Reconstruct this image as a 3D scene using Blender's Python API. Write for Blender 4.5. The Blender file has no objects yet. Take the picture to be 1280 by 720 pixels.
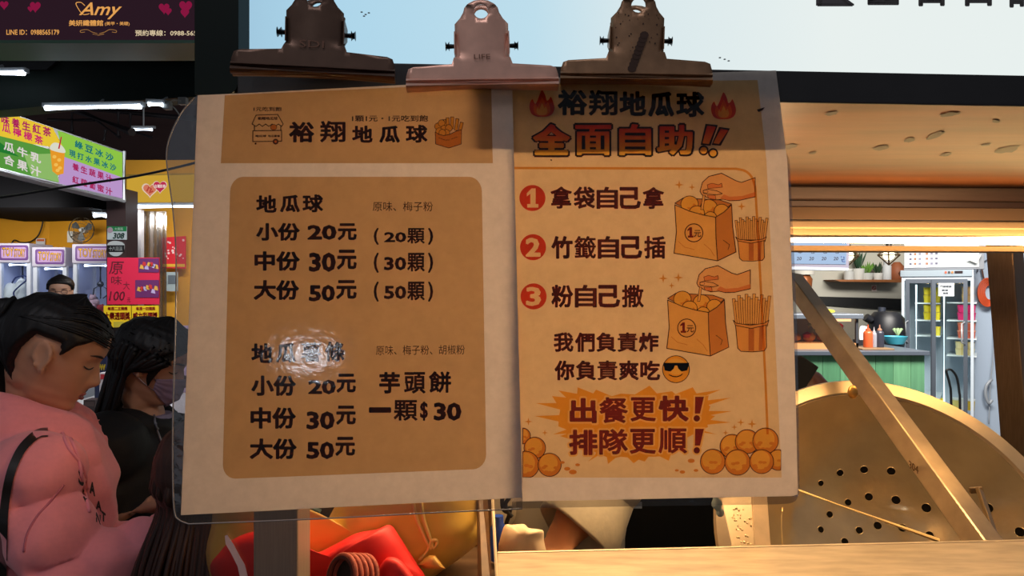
import bpy, bmesh, math, random
from mathutils import Vector, Matrix, noise
from mathutils.geometry import delaunay_2d_cdt
from mathutils.bvhtree import BVHTree

random.seed(7)
SC = bpy.context.scene
COL = SC.collection

# ------------------------------------------------------------------ camera, world, lights, exposure
CZ = 1.6
F = 1280 * 24.0 / 36.0
cam_data = bpy.data.cameras.new('camera')
cam_data.lens = 24.0
cam_data.sensor_width = 36.0
cam_data.sensor_fit = 'HORIZONTAL'
cam_data.clip_start = 0.02
cam = bpy.data.objects.new('camera', cam_data)
cam.location = (0, 0, CZ)
cam.rotation_euler = (math.radians(90), 0, 0)
COL.objects.link(cam)
SC.camera = cam

world = bpy.data.worlds.new('world')
SC.world = world
world.use_nodes = True
bg = world.node_tree.nodes['Background']
bg.inputs['Color'].default_value = (0.80, 0.86, 1.0, 1)
bg.inputs['Strength'].default_value = 0.13

vs = SC.view_settings
vs.view_transform = 'Standard'
vs.look = 'None'
vs.exposure = 0.0
vs.gamma = 1.0
vs.use_curve_mapping = False
SC.cycles.transparent_max_bounces = 24
SC.cycles.max_bounces = 8


def area(name, loc, target, size, size_y, color, power):
    l = bpy.data.lights.new(name, 'AREA')
    l.shape = 'RECTANGLE'
    l.size = size
    l.size_y = size_y
    l.color = color
    l.energy = power
    o = bpy.data.objects.new(name, l)
    o.location = loc
    o.rotation_euler = (Vector(target) - Vector(loc)).to_track_quat('-Z', 'Y').to_euler()
    COL.objects.link(o)
    return o


WARM = (1.0, 0.69, 0.37)
# aisle lamps over the walkway behind the photographer
area('aisle_lamp', (-0.72, -2.4, 1.97), (-0.15, 0.6, 1.5), 0.20, 0.05, (0.86, 0.92, 1.0), 1.5)
area('aisle_lamp_high', (-0.5, -0.3, 3.2), (-0.6, 1.2, 1.2), 1.4, 0.5, (0.95, 0.93, 1.0), 8)
# ceiling lamps of the eatery on the right and of the arcade on the left
area('eatery_ceiling_lamp', (3.3, 4.5, 3.0), (3.6, 6.6, 0.9), 2.0, 0.6, (1.0, 0.94, 0.86), 210)
area('arcade_ceiling_lamp', (-5.3, 6.6, 2.35), (-6.0, 8.4, 2.2), 1.4, 0.3, (1.0, 0.97, 0.92), 20)
# fill lights added to brighten the pillar signs and the lottery shop wall
area('market_fill', (-2.05, 3.5, 2.35), (-2.6, 4.8, 1.3), 0.9, 0.1, (0.92, 0.95, 1.0), 22)
area('shop_fill', (-2.75, 5.6, 2.2), (-2.9, 6.6, 1.4), 0.8, 0.1, (1.0, 0.96, 0.9), 18)
# unseen warm fills added in the stall: sheets from behind, vendor and bags, pan
area('stall_fill', (0.10, 1.10, 1.58), (0.08, 0.6, 1.53), 0.60, 0.03, WARM, 6.5)
area('stall_fill_rear', (0.0, 1.14, 1.71), (0.0, 1.32, 1.1), 0.9, 0.03, WARM, 5)
area('stall_fill_right', (0.75, 1.0, 1.765), (0.75, 1.25, 1.1), 0.5, 0.05, WARM, 2.0)

# ------------------------------------------------------------------ helpers


def lin(c):
    r = []
    for v in c:
        v = v / 255.0
        r.append(v / 12.92 if v <= 0.04045 else ((v + 0.055) / 1.055) ** 2.4)
    return (r[0], r[1], r[2], 1.0)


def P(px, py, d):
    return Vector(((px - 640) / F * d, d, CZ - (py - 360) / F * d))


YAW = 0.06


def sd(px, d0):
    return d0 / (1 - YAW * (px - 640) / F)


def S(px, py, d0):
    """a point of the stall, whose front runs back a little to the right"""
    return P(px, py, sd(px, d0))


def ray(px, py):
    return Vector(((px - 640) / F, 1.0, (360 - py) / F))


class Plane:
    def __init__(self, a, b, c):
        self.p = a
        n = (b - a).cross(c - a).normalized()
        if n.dot(Vector((0, 0, CZ)) - a) < 0:
            n = -n
        self.n = n

    def __call__(self, px, py, lift=0.0):
        r = ray(px, py)
        o = Vector((0, 0, CZ))
        t = (self.p + self.n * lift - o).dot(self.n) / r.dot(self.n)
        return o + r * t


MATS = {}


def M(name, color, rough=0.5, metal=0.0, nscale=0, namp=0.0, stretch=(1, 1, 1), bump=0.0, spec=0.5, trans=0.0, sheen=0.0):
    """principled material with an optional noise variation of its own colour and a noise bump"""
    if name in MATS:
        return MATS[name]
    m = bpy.data.materials.new(name)
    m.use_nodes = True
    nt = m.node_tree
    b = nt.nodes['Principled BSDF']
    c = lin(color)
    b.inputs['Base Color'].default_value = c
    b.inputs['Roughness'].default_value = rough
    b.inputs['Metallic'].default_value = metal
    b.inputs['Specular IOR Level'].default_value = spec
    b.inputs['Transmission Weight'].default_value = trans
    if sheen:
        b.inputs['Sheen Weight'].default_value = sheen
    if nscale:
        tc = nt.nodes.new('ShaderNodeTexCoord')
        mp = nt.nodes.new('ShaderNodeMapping')
        mp.inputs['Scale'].default_value = stretch
        nz = nt.nodes.new('ShaderNodeTexNoise')
        nz.inputs['Scale'].default_value = nscale
        nz.inputs['Detail'].default_value = 6
        nt.links.new(tc.outputs['Object'], mp.inputs['Vector'])
        nt.links.new(mp.outputs['Vector'], nz.inputs['Vector'])
        if namp:
            rp = nt.nodes.new('ShaderNodeValToRGB')
            rp.color_ramp.elements[0].position = 0.3
            rp.color_ramp.elements[1].position = 0.7
            rp.color_ramp.elements[0].color = (c[0] * (1 - namp), c[1] * (1 - namp), c[2] * (1 - namp), 1)
            rp.color_ramp.elements[1].color = (min(1, c[0] * (1 + namp)), min(1, c[1] * (1 + namp)), min(1, c[2] * (1 + namp)), 1)
            nt.links.new(nz.outputs['Fac'], rp.inputs['Fac'])
            nt.links.new(rp.outputs['Color'], b.inputs['Base Color'])
        if bump:
            bp = nt.nodes.new('ShaderNodeBump')
            bp.inputs['Strength'].default_value = bump
            bp.inputs['Distance'].default_value = 0.01
            nt.links.new(nz.outputs['Fac'], bp.inputs['Height'])
            nt.links.new(bp.outputs['Normal'], b.inputs['Normal'])
    MATS[name] = m
    return m


def EM(name, color, strength=1.0):
    if name in MATS:
        return MATS[name]
    m = bpy.data.materials.new(name)
    m.use_nodes = True
    nt = m.node_tree
    nt.nodes.remove(nt.nodes['Principled BSDF'])
    e = nt.nodes.new('ShaderNodeEmission')
    e.inputs['Color'].default_value = lin(color)
    e.inputs['Strength'].default_value = strength
    nt.links.new(e.outputs['Emission'], nt.nodes['Material Output'].inputs['Surface'])
    MATS[name] = m
    return m


def INK(name, color):
    """transparent printing ink: filters what the paper under it gives back"""
    if name in MATS:
        return MATS[name]
    m = bpy.data.materials.new(name)
    m.use_nodes = True
    nt = m.node_tree
    nt.nodes.remove(nt.nodes['Principled BSDF'])
    e = nt.nodes.new('ShaderNodeBsdfTransparent')
    e.inputs['Color'].default_value = lin(color)
    nt.links.new(e.outputs['BSDF'], nt.nodes['Material Output'].inputs['Surface'])
    MATS[name] = m
    return m


def FILM(name, tint=(245, 245, 245), gloss=0.08, rough=0.12, bump=0.25, scale=60, stretch=(1, 1, 1)):
    """clear plastic film or sheet: mostly see-through with a glossy, slightly crinkled skin"""
    if name in MATS:
        return MATS[name]
    m = bpy.data.materials.new(name)
    m.use_nodes = True
    nt = m.node_tree
    nt.nodes.remove(nt.nodes['Principled BSDF'])
    t = nt.nodes.new('ShaderNodeBsdfTransparent')
    t.inputs['Color'].default_value = lin(tint)
    g = nt.nodes.new('ShaderNodeBsdfGlossy')
    g.inputs['Roughness'].default_value = rough
    mx = nt.nodes.new('ShaderNodeMixShader')
    mx.inputs['Fac'].default_value = gloss
    nz = nt.nodes.new('ShaderNodeTexNoise')
    nz.inputs['Scale'].default_value = scale
    nz.inputs['Detail'].default_value = 4
    tc = nt.nodes.new('ShaderNodeTexCoord')
    mp = nt.nodes.new('ShaderNodeMapping')
    mp.inputs['Scale'].default_value = stretch
    bp = nt.nodes.new('ShaderNodeBump')
    bp.inputs['Strength'].default_value = bump
    bp.inputs['Distance'].default_value = 0.004
    L = nt.links.new
    L(tc.outputs['Object'], mp.inputs['Vector'])
    L(mp.outputs['Vector'], nz.inputs['Vector'])
    L(nz.outputs['Fac'], bp.inputs['Height'])
    L(bp.outputs['Normal'], g.inputs['Normal'])
    L(t.outputs['BSDF'], mx.inputs[1])
    L(g.outputs['BSDF'], mx.inputs[2])
    L(mx.outputs['Shader'], nt.nodes['Material Output'].inputs['Surface'])
    MATS[name] = m
    return m


def PAPER(name, color, trans=0.55):
    if name in MATS:
        return MATS[name]
    m = bpy.data.materials.new(name)
    m.use_nodes = True
    nt = m.node_tree
    nt.nodes.remove(nt.nodes['Principled BSDF'])
    c = lin(color)
    tc = nt.nodes.new('ShaderNodeTexCoord')
    nz = nt.nodes.new('ShaderNodeTexNoise')
    nz.inputs['Scale'].default_value = 90
    nz.inputs['Detail'].default_value = 8
    nz.inputs['Roughness'].default_value = 0.7
    rp = nt.nodes.new('ShaderNodeValToRGB')
    rp.color_ramp.elements[0].position = 0.3
    rp.color_ramp.elements[1].position = 0.7
    rp.color_ramp.elements[0].color = (c[0] * .86, c[1] * .86, c[2] * .86, 1)
    rp.color_ramp.elements[1].color = c
    d = nt.nodes.new('ShaderNodeBsdfDiffuse')
    t = nt.nodes.new('ShaderNodeBsdfTranslucent')
    mx = nt.nodes.new('ShaderNodeMixShader')
    mx.inputs['Fac'].default_value = trans
    L = nt.links.new
    L(tc.outputs['Object'], nz.inputs['Vector'])
    L(nz.outputs['Fac'], rp.inputs['Fac'])
    L(rp.outputs['Color'], d.inputs['Color'])
    L(rp.outputs['Color'], t.inputs['Color'])
    L(d.outputs['BSDF'], mx.inputs[1])
    L(t.outputs['BSDF'], mx.inputs[2])
    L(mx.outputs['Shader'], nt.nodes['Material Output'].inputs['Surface'])
    MATS[name] = m
    return m


def wloc(o):
    v = Vector((0, 0, 0))
    while o is not None:
        v += Vector(o.location)
        o = o.parent
    return v


def tag(o, label=None, cat=None, group=None, kind=None):
    if label:
        o['label'] = label
    if cat:
        o['category'] = cat
    if group:
        o['group'] = group
    if kind:
        o['kind'] = kind
    return o


def thing(name, label, cat, loc, group=None):
    o = bpy.data.objects.new(name, None)
    o.empty_display_size = 0.05
    o.location = loc
    COL.objects.link(o)
    return tag(o, label, cat, group)


def mk_mesh(name, me, mats, parent=None, smooth=False, bevel=0.0, label=None, cat=None, group=None, kind=None, solid=0.0, angle=40):
    """links a mesh given in world coordinates; its origin becomes the parent's or the foot of the mesh"""
    if mats is not None:
        for m in (mats if isinstance(mats, (list, tuple)) else [mats]):
            me.materials.append(m)
    o = bpy.data.objects.new(name, me)
    if parent is None:
        vs_ = [v.co for v in me.vertices]
        if vs_:
            lo = [min(v[i] for v in vs_) for i in range(3)]
            hi = [max(v[i] for v in vs_) for i in range(3)]
            org = Vector(((lo[0] + hi[0]) / 2, (lo[1] + hi[1]) / 2, lo[2]))
        else:
            org = Vector((0, 0, 0))
        o.location = org
    else:
        org = wloc(parent)
        o.parent = parent
    me.transform(Matrix.Translation(-org))
    COL.objects.link(o)
    if smooth:
        for p in me.polygons:
            p.use_smooth = True
        if smooth == 'angle':
            try:
                me.set_sharp_from_angle(angle=math.radians(angle))
            except Exception:
                pass
    if solid:
        md = o.modifiers.new('solid', 'SOLIDIFY')
        md.thickness = solid
        md.offset = -1
    if bevel:
        md = o.modifiers.new('bevel', 'BEVEL')
        md.width = bevel
        md.segments = 2
        md.limit_method = 'ANGLE'
        md.angle_limit = math.radians(35)
    return tag(o, label, cat, group, kind)


def mk(name, bm, mats, parent=None, **k):
    bmesh.ops.recalc_face_normals(bm, faces=bm.faces[:])
    me = bpy.data.meshes.new(name)
    bm.to_mesh(me)
    bm.free()
    return mk_mesh(name, me, mats, parent, **k)


def dup(root, delta, label=None, group=None, parent=None, rot=0.0):
    r = root.copy()
    COL.objects.link(r)
    r.location = Vector(root.location) + Vector(delta)
    r.rotation_euler.z += rot
    if label:
        r['label'] = label
    if group:
        r['group'] = group
    for ch in list(root.children):
        c = ch.copy()
        COL.objects.link(c)
        c.parent = r
        for g in list(ch.children):
            d = g.copy()
            COL.objects.link(d)
            d.parent = c
    return r


def NB():
    return bmesh.new()


def box(bm, x0, x1, y0, y1, z0, z1, mi=0):
    v = [bm.verts.new((x, y, z)) for x in (x0, x1) for y in (y0, y1) for z in (z0, z1)]
    for q in ((0, 1, 3, 2), (4, 6, 7, 5), (0, 4, 5, 1), (2, 3, 7, 6), (0, 2, 6, 4), (1, 5, 7, 3)):
        f = bm.faces.new([v[i] for i in q])
        f.material_index = mi
    return v


def pxbox(bm, px0, py0, px1, py1, d, depth, mi=0):
    a = P(px0, py0, d)
    b = P(px1, py1, d)
    box(bm, min(a.x, b.x), max(a.x, b.x), d, d + depth, min(a.z, b.z), max(a.z, b.z), mi)


def hexa(bm, f4, b4, mi=0):
    v = [bm.verts.new(p) for p in list(f4) + list(b4)]
    n = 4
    for q in ((0, 1, 2, 3), (7, 6, 5, 4), (0, 4, 5, 1), (1, 5, 6, 2), (2, 6, 7, 3), (3, 7, 4, 0)):
        bm.faces.new([v[i] for i in q]).material_index = mi


def prism(bm, loop, off, mi=0, side_mi=None):
    """closed prism: the loop of points and its copy shifted by off"""
    off = Vector(off)
    a = [bm.verts.new(p) for p in loop]
    b = [bm.verts.new(Vector(p) + off) for p in loop]
    n = len(a)
    fs = [bm.faces.new(a), bm.faces.new(list(reversed(b)))]
    for i in range(n):
        f = bm.faces.new((a[i], b[i], b[(i + 1) % n], a[(i + 1) % n]))
        f.material_index = mi if side_mi is None else side_mi
    for f in fs:
        f.material_index = mi
    bmesh.ops.triangulate(bm, faces=[f for f in fs if len(f.verts) > 4])


def slab(bm, pl, poly, thick, lift=0.0, mi=0, side_mi=None):
    prism(bm, [pl(x, y, lift) for x, y in poly], -pl.n * thick, mi, side_mi)


def frame_of(t):
    t = t.normalized()
    up = Vector((0, 0, 1)) if abs(t.z) < 0.95 else Vector((1, 0, 0))
    a = t.cross(up).normalized()
    return a, a.cross(t).normalized()


def tube(bm, pts, r, seg=10, caps=True, mi=0, flat=1.0, closed=False, a0=None):
    pts = [Vector(p) for p in pts]
    n = len(pts)
    rs = r if isinstance(r, (list, tuple)) else [r] * n
    rings = []
    pa = a0
    for i, p in enumerate(pts):
        if closed:
            t = pts[(i + 1) % n] - pts[i - 1]
        else:
            t = pts[min(i + 1, n - 1)] - pts[max(i - 1, 0)]
        if t.length < 1e-9:
            t = Vector((0, 0, 1))
        t.normalize()
        if pa is None:
            a, b = frame_of(t)
        else:
            a = (pa - t * pa.dot(t))
            a = a.normalized() if a.length > 1e-6 else frame_of(t)[0]
            b = t.cross(a).normalized()
        pa = a
        rings.append([bm.verts.new(p + a * (math.cos(2 * math.pi * k / seg) * rs[i]) + b * (math.sin(2 * math.pi * k / seg) * rs[i] * flat)) for k in range(seg)])
    m = n if closed else n - 1
    for i in range(m):
        A, B = rings[i], rings[(i + 1) % n]
        for k in range(seg):
            f = bm.faces.new((A[k], A[(k + 1) % seg], B[(k + 1) % seg], B[k]))
            f.material_index = mi
    if caps and not closed:
        bm.faces.new(list(reversed(rings[0]))).material_index = mi
        bm.faces.new(rings[-1]).material_index = mi


def sqtube(bm, a, b, w, h, upref, mi=0):
    """square-section bar from a to b"""
    a, b = Vector(a), Vector(b)
    t = (b - a).normalized()
    s = t.cross(Vector(upref)).normalized()
    u = s.cross(t).normalized()
    q = [s * w / 2 + u * h / 2, -s * w / 2 + u * h / 2, -s * w / 2 - u * h / 2, s * w / 2 - u * h / 2]
    hexa(bm, [a + v for v in q], [b + v for v in q], mi)


def lathe(bm, prof, c, axis=(0, 0, 1), seg=32, mi=0):
    """prof: (radius, height) pairs"""
    c = Vector(c)
    ax = Vector(axis).normalized()
    a, b = frame_of(ax)
    rings = []
    for r, h in prof:
        if r < 1e-6:
            rings.append([bm.verts.new(c + ax * h)])
        else:
            rings.append([bm.verts.new(c + ax * h + (a * math.cos(2 * math.pi * k / seg) + b * math.sin(2 * math.pi * k / seg)) * r) for k in range(seg)])
    for A, B in zip(rings, rings[1:]):
        for k in range(seg):
            k2 = (k + 1) % seg
            if len(A) == 1 and len(B) == 1:
                continue
            if len(A) == 1:
                f = bm.faces.new((A[0], B[k2], B[k]))
            elif len(B) == 1:
                f = bm.faces.new((A[k], A[k2], B[0]))
            else:
                f = bm.faces.new((A[k], A[k2], B[k2], B[k]))
            f.material_index = mi


def ball(bm, c, rx, ry=None, rz=None, rot=None, u=20, v=12, mi=0):
    ry = rx if ry is None else ry
    rz = rx if rz is None else rz
    m = Matrix.Translation(Vector(c)) @ ((rot.to_4x4() if rot is not None else Matrix.Identity(4))) @ Matrix.Diagonal((rx, ry, rz, 1))
    r = bmesh.ops.create_uvsphere(bm, u_segments=u, v_segments=v, radius=1.0, matrix=m)
    if mi:
        for vv in r['verts']:
            for f in vv.link_faces:
                f.material_index = mi


def cap(bm, a, b, ra, rb, seg=14):
    """tapered capsule (two overlapping solids, for merging)"""
    a, b = Vector(a), Vector(b)
    ball(bm, a, ra, u=seg, v=8)
    ball(bm, b, rb, u=seg, v=8)
    if (b - a).length > 1e-5:
        tube(bm, [a, b], [ra, rb], seg)


def chain(bm, pts, rs, seg=14):
    for i in range(len(pts) - 1):
        cap(bm, pts[i], pts[i + 1], rs[i], rs[i + 1], seg)


def loft(bm, secs, seg=24):
    """secs: list of (centre, axis a vector, axis b vector)"""
    rings = []
    for c, a, b in secs:
        rings.append([bm.verts.new(Vector(c) + Vector(a) * math.cos(2 * math.pi * k / seg) + Vector(b) * math.sin(2 * math.pi * k / seg)) for k in range(seg)])
    for A, B in zip(rings, rings[1:]):
        for k in range(seg):
            bm.faces.new((A[k], A[(k + 1) % seg], B[(k + 1) % seg], B[k]))
    bm.faces.new(list(reversed(rings[0])))
    bm.faces.new(rings[-1])


def merged(bm, voxel, smooth=4, fac=0.5):
    """one continuous skin round the overlapping solids of bm"""
    bmesh.ops.recalc_face_normals(bm, faces=bm.faces[:])
    me = bpy.data.meshes.new('tmp')
    bm.to_mesh(me)
    bm.free()
    o = bpy.data.objects.new('tmp', me)
    COL.objects.link(o)
    md = o.modifiers.new('r', 'REMESH')
    md.mode = 'VOXEL'
    md.voxel_size = voxel
    if smooth:
        ms = o.modifiers.new('s', 'SMOOTH')
        ms.iterations = smooth
        ms.factor = fac
    dg = bpy.context.evaluated_depsgraph_get()
    dg.update()
    out = bpy.data.meshes.new_from_object(o.evaluated_get(dg))
    bpy.data.objects.remove(o)
    bpy.data.meshes.remove(me)
    return out


def wrinkle(me, amp, scale, stretch=(1, 1, 1), amp2=0.0, scale2=1):
    me.update()
    ns = [v.normal.copy() for v in me.vertices]
    for v, n in zip(me.vertices, ns):
        p = v.co
        q = Vector((p.x * stretch[0], p.y * stretch[1], p.z * stretch[2]))
        d = amp * noise.noise(q * scale)
        if amp2:
            d += amp2 * (1 - 2 * abs(noise.noise(q * scale2 + Vector((3, 5, 7)))))
        v.co = p + n * d


def smooth_loop(pts, n=8, closed=True):
    """Catmull-Rom through pts"""
    out = []
    N = len(pts)
    rng = range(N if closed else N - 1)
    for i in rng:
        if closed:
            p0, p1, p2, p3 = pts[i - 1], pts[i], pts[(i + 1) % N], pts[(i + 2) % N]
        else:
            p0, p1, p2, p3 = pts[max(i - 1, 0)], pts[i], pts[i + 1], pts[min(i + 2, N - 1)]
        for k in range(n):
            t = k / n
            out.append(tuple(0.5 * (2 * b + (c - a) * t + (2 * a - 5 * b + 4 * c - d) * t * t + (-a + 3 * b - 3 * c + d) * t ** 3) for a, b, c, d in zip(p0, p1, p2, p3)))
    if not closed:
        out.append(tuple(pts[-1]))
    return out


def rrect(x0, y0, x1, y1, r, n=6):
    out = []
    for cx, cy, a0 in ((x1 - r, y0 + r, -90), (x1 - r, y1 - r, 0), (x0 + r, y1 - r, 90), (x0 + r, y0 + r, 180)):
        for k in range(n + 1):
            a = math.radians(a0 + 90 * k / n)
            out.append((cx + r * math.cos(a), cy + r * math.sin(a)))
    return out


def circ(cx, cy, r, n=28, ry=None):
    ry = r if ry is None else ry
    return [(cx + r * math.cos(2 * math.pi * k / n), cy + ry * math.sin(2 * math.pi * k / n)) for k in range(n)]


TXT = {}


def glyphs(body, bold=0.0, space=1.0):
    """outline of a text as flat vertices (0..1 of its ink box, y down) and faces; bold thickens every stroke"""
    key = (body, bold, space)
    if key in TXT:
        return TXT[key]
    c = bpy.data.curves.new('tmp', 'FONT')
    c.body = body
    c.fill_mode = 'FRONT'
    c.resolution_u = 2
    c.space_character = space
    o = bpy.data.objects.new('tmp', c)
    COL.objects.link(o)
    dg = bpy.context.evaluated_depsgraph_get()
    dg.update()
    me = bpy.data.meshes.new_from_object(o.evaluated_get(dg))
    bpy.data.objects.remove(o)
    vs_ = [(v.co.x, v.co.y) for v in me.vertices]
    fs = [tuple(p.vertices) for p in me.polygons]
    bpy.data.meshes.remove(me)
    if bold > 0:
        # never close the white gaps inside dense characters
        ar = 0.0
        edge = {}
        for f in fs:
            for p_, q_ in zip(f, f[1:] + f[:1]):
                ar += (vs_[p_][0] * vs_[q_][1] - vs_[q_][0] * vs_[p_][1]) / 2
                k = tuple(sorted(((round(vs_[p_][0], 5), round(vs_[p_][1], 5)), (round(vs_[q_][0], 5), round(vs_[q_][1], 5)))))
                edge[k] = edge.get(k, 0) + 1
        ln = sum(math.hypot(k[0][0] - k[1][0], k[0][1] - k[1][1]) for k, n in edge.items() if n == 1)
        bw = max(v[0] for v in vs_) - min(v[0] for v in vs_)
        bh = max(v[1] for v in vs_) - min(v[1] for v in vs_)
        gap = 2 * (bw * bh - abs(ar)) / max(ln, 1e-6)
        w = min(bold, 0.31 * gap) if gap > 0.03 and bold < 0.1 else (bold if gap <= 0.03 else min(bold, max(0.5 * gap, 0.075)))
        # text meshes may hold split vertices: compare by position
        pos = {}
        for f in fs:
            for a, b in zip(f, f[1:] + f[:1]):
                k = tuple(sorted(((round(vs_[a][0], 5), round(vs_[a][1], 5)), (round(vs_[b][0], 5), round(vs_[b][1], 5)))))
                pos[k] = pos.get(k, 0) + 1
        for (p, q), n in pos.items():
            if n != 1:
                continue
            tx, ty = q[0] - p[0], q[1] - p[1]
            l = math.hypot(tx, ty)
            if l < 1e-6:
                continue
            tx, ty = tx / l * w, ty / l * w
            e = 0.55
            b0 = len(vs_)
            vs_ += [(p[0] - tx * e - ty, p[1] - ty * e + tx), (p[0] - tx * e + ty, p[1] - ty * e - tx), (q[0] + tx * e + ty, q[1] + ty * e - tx), (q[0] + tx * e - ty, q[1] + ty * e + tx)]
            fs.append((b0, b0 + 1, b0 + 2, b0 + 3))
    x0 = min(v[0] for v in vs_)
    x1 = max(v[0] for v in vs_)
    y0 = min(v[1] for v in vs_)
    y1 = max(v[1] for v in vs_)
    vs_ = [((x - x0) / (x1 - x0), (y1 - y) / max(1e-6, y1 - y0)) for x, y in vs_]
    TXT[key] = (vs_, fs)
    return TXT[key]


def txt(bm, pl, body, x0, y0, x1, y1, dy=0.0, bold=0.02, lift=0.0004, mi=0, space=1.0, sh=0.0):
    """lays a line of writing on a surface; its ink box fills x0..x1, y0..y1; dy tilts, sh slants"""
    vs_, fs = glyphs(body, bold, space)
    vv = [bm.verts.new(pl(x0 + (x1 - x0) * s + sh * (0.5 - t), y0 + (y1 - y0) * t + dy * s, lift)) for s, t in vs_]
    for f in fs:
        try:
            bm.faces.new([vv[i] for i in f]).material_index = mi
        except ValueError:
            pass


class Art:
    """a flat printed drawing: later shapes cover earlier ones, the result has no overlaps"""

    def __init__(self):
        self.v = []
        self.f = []
        self.m = []

    def poly(self, pts, mi):
        a = sum(p[0] * q[1] - q[0] * p[1] for p, q in zip(pts, pts[1:] + pts[:1]))
        if a < 0:
            pts = list(reversed(pts))
        b = len(self.v)
        self.v += [Vector((p[0], p[1])) for p in pts]
        self.f.append(list(range(b, b + len(pts))))
        self.m.append(mi)

    def line(self, pts, w, mi, closed=False):
        n = len(pts)
        for i in range(n if closed else n - 1):
            a, b = Vector(pts[i]), Vector(pts[(i + 1) % n])
            t = b - a
            if t.length < 1e-6:
                continue
            t.normalize()
            s = Vector((-t.y, t.x)) * w / 2
            e = t * w * 0.3
            self.poly([tuple(a - e + s), tuple(b + e + s), tuple(b + e - s), tuple(a - e - s)], mi)

    def shape(self, pts, fill, line=None, w=1.0, smooth=0):
        if smooth:
            pts = smooth_loop(pts, smooth)
        pts = [tuple(p) for p in pts]
        self.poly(pts, fill)
        if line is not None:
            self.line(pts, w, line, True)

    def text(self, body, x0, y0, x1, y1, mi, bold=0.02, dy=0.0, grow=0.0, sh=0.0):
        vs_, fs = glyphs(body, bold)
        x0, y0, x1, y1 = x0 - grow, y0 - grow, x1 + grow, y1 + grow
        q = [(x0 + (x1 - x0) * s + sh * (0.5 - t), y0 + (y1 - y0) * t + dy * s) for s, t in vs_]
        for f in fs:
            self.poly([q[i] for i in f], mi)

    def put(self, name, pl, mats, parent, lift=0.0003, **k):
        ed = [(a_, b_) for f in self.f for a_, b_ in zip(f, f[1:] + f[:1])]
        ov, oe, of, a1, a2, a3 = delaunay_2d_cdt(self.v, ed, [], 0, 1e-4)
        bb = []
        for f, mi in zip(self.f, self.m):
            xs = [self.v[i].x for i in f]
            ys = [self.v[i].y for i in f]
            bb.append((min(xs), max(xs), min(ys), max(ys), [(self.v[i].x, self.v[i].y) for i in f], mi))
        bb.reverse()
        bm = NB()
        vv = [bm.verts.new(pl(p.x, p.y, lift)) for p in ov]
        for f in of:
            cx = sum(ov[i].x for i in f) / len(f)
            cy = sum(ov[i].y for i in f) / len(f)
            for xa, xb, ya, yb, pg, mi in bb:
                if cx < xa or cx > xb or cy < ya or cy > yb:
                    continue
                ins = False
                px_, py_ = pg[-1]
                for qx, qy in pg:
                    if (qy > cy) != (py_ > cy) and cx < (px_ - qx) * (cy - qy) / (py_ - qy) + qx:
                        ins = not ins
                    px_, py_ = qx, qy
                if ins:
                    if mi is not None:
                        try:
                            bm.faces.new([vv[i] for i in f]).material_index = mi
                        except ValueError:
                            pass
                    break
        loose = [v for v in bm.verts if not v.link_faces]
        bmesh.ops.delete(bm, geom=loose, context='VERTS')
        return mk(name, bm, mats, parent, **k)


def bvh_of(objs):
    """ray-cast tree over objects placed by translation only"""
    vs_, fs = [], []
    for o in objs:
        b = len(vs_)
        w = wloc(o)
        vs_ += [v.co + w for v in o.data.vertices]
        fs += [tuple(i + b for i in p.vertices) for p in o.data.polygons]
    return BVHTree.FromPolygons(vs_, fs)


def drape(tree, fallback):
    def f(px, py, lift=0.0):
        r = ray(px, py).normalized()
        hit = tree.ray_cast(Vector((0, 0, CZ)), r)
        if hit[0] is None:
            return P(px, py, fallback)
        return hit[0] - r * lift
    return f


def pillow(outline, d, thick, rings=7, bulge=0.6, tilt=None):
    """soft stuffed shape from an outline at depth d, front and back bulging"""
    bm = NB()
    n = len(outline)
    cx = sum(p[0] for p in outline) / n
    cy = sum(p[1] for p in outline) / n
    dep = (lambda x, y: d) if tilt is None else tilt
    def ring(s, sign):
        h = thick * math.sqrt(max(0, 1 - s ** 2.4)) * sign
        return [bm.verts.new(P(cx + (x - cx) * s, cy + (y - cy) * s, dep(x, y) + (0 if False else h))) for x, y in outline]
    edge = ring(1.0, 1)
    for sign in (-1, 1):
        prev = edge
        for k in range(1, rings):
            s = 1 - (k / rings) ** 1.3
            cur = ring(s, sign)
            for i in range(n):
                bm.faces.new((prev[i], prev[(i + 1) % n], cur[(i + 1) % n], cur[i]))
            prev = cur
        c = bm.verts.new(P(cx, cy, sum(dep(x, y) for x, y in outline) / n + thick * sign))
        for i in range(n):
            bm.faces.new((prev[i], prev[(i + 1) % n], c))
    return bm
# ------------------------------------------------------------------ materials of the stall
steel = M('brushed_steel', (176, 170, 162), 0.32, 0.85, 40, 0.10, (1, 1, 14), 0.04)
steel_flat = M('worn_steel_sheet', (190, 180, 168), 0.45, 0.55, 30, 0.16, (6, 1, 1), 0.03)
bowl_steel = M('pan_steel', (214, 190, 150), 0.16, 0.7, 16, 0.10, (1, 1, 1), 0.2)
dark_metal = M('charcoal_metal', (52, 50, 50), 0.45, 0.4, 12, 0.15, (1, 1, 1), 0.02)
black = M('matt_black', (10, 10, 11), 0.6)
dark_green = M('dark_green_plastic', (5, 18, 13), 0.6, spec=.2)
white_pl = M('white_plastic', (225, 228, 230), 0.4)

# ------------------------------------------------------------------ setting
bm = NB()
box(bm, -9, 9, -4, 12, -0.1, 0.0)
mk('floor', bm, M('market_floor', (96, 92, 88), 0.7, 0, 3, 0.15), kind='structure')
bm = NB()
box(bm, -9, -0.75, 8.6, 8.75, 0.0, 5.2)
mk('wall_back', bm, M('maroon_cladding', (74, 50, 48), 0.7, 0, 1.2, 0.12), kind='structure')
bm = NB()
box(bm, -9, 0.6, 2.2, 8.7, 5.2, 5.3)
mk('ceiling', bm, M('dark_hall_ceiling', (34, 30, 30), 0.8), kind='structure')

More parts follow.
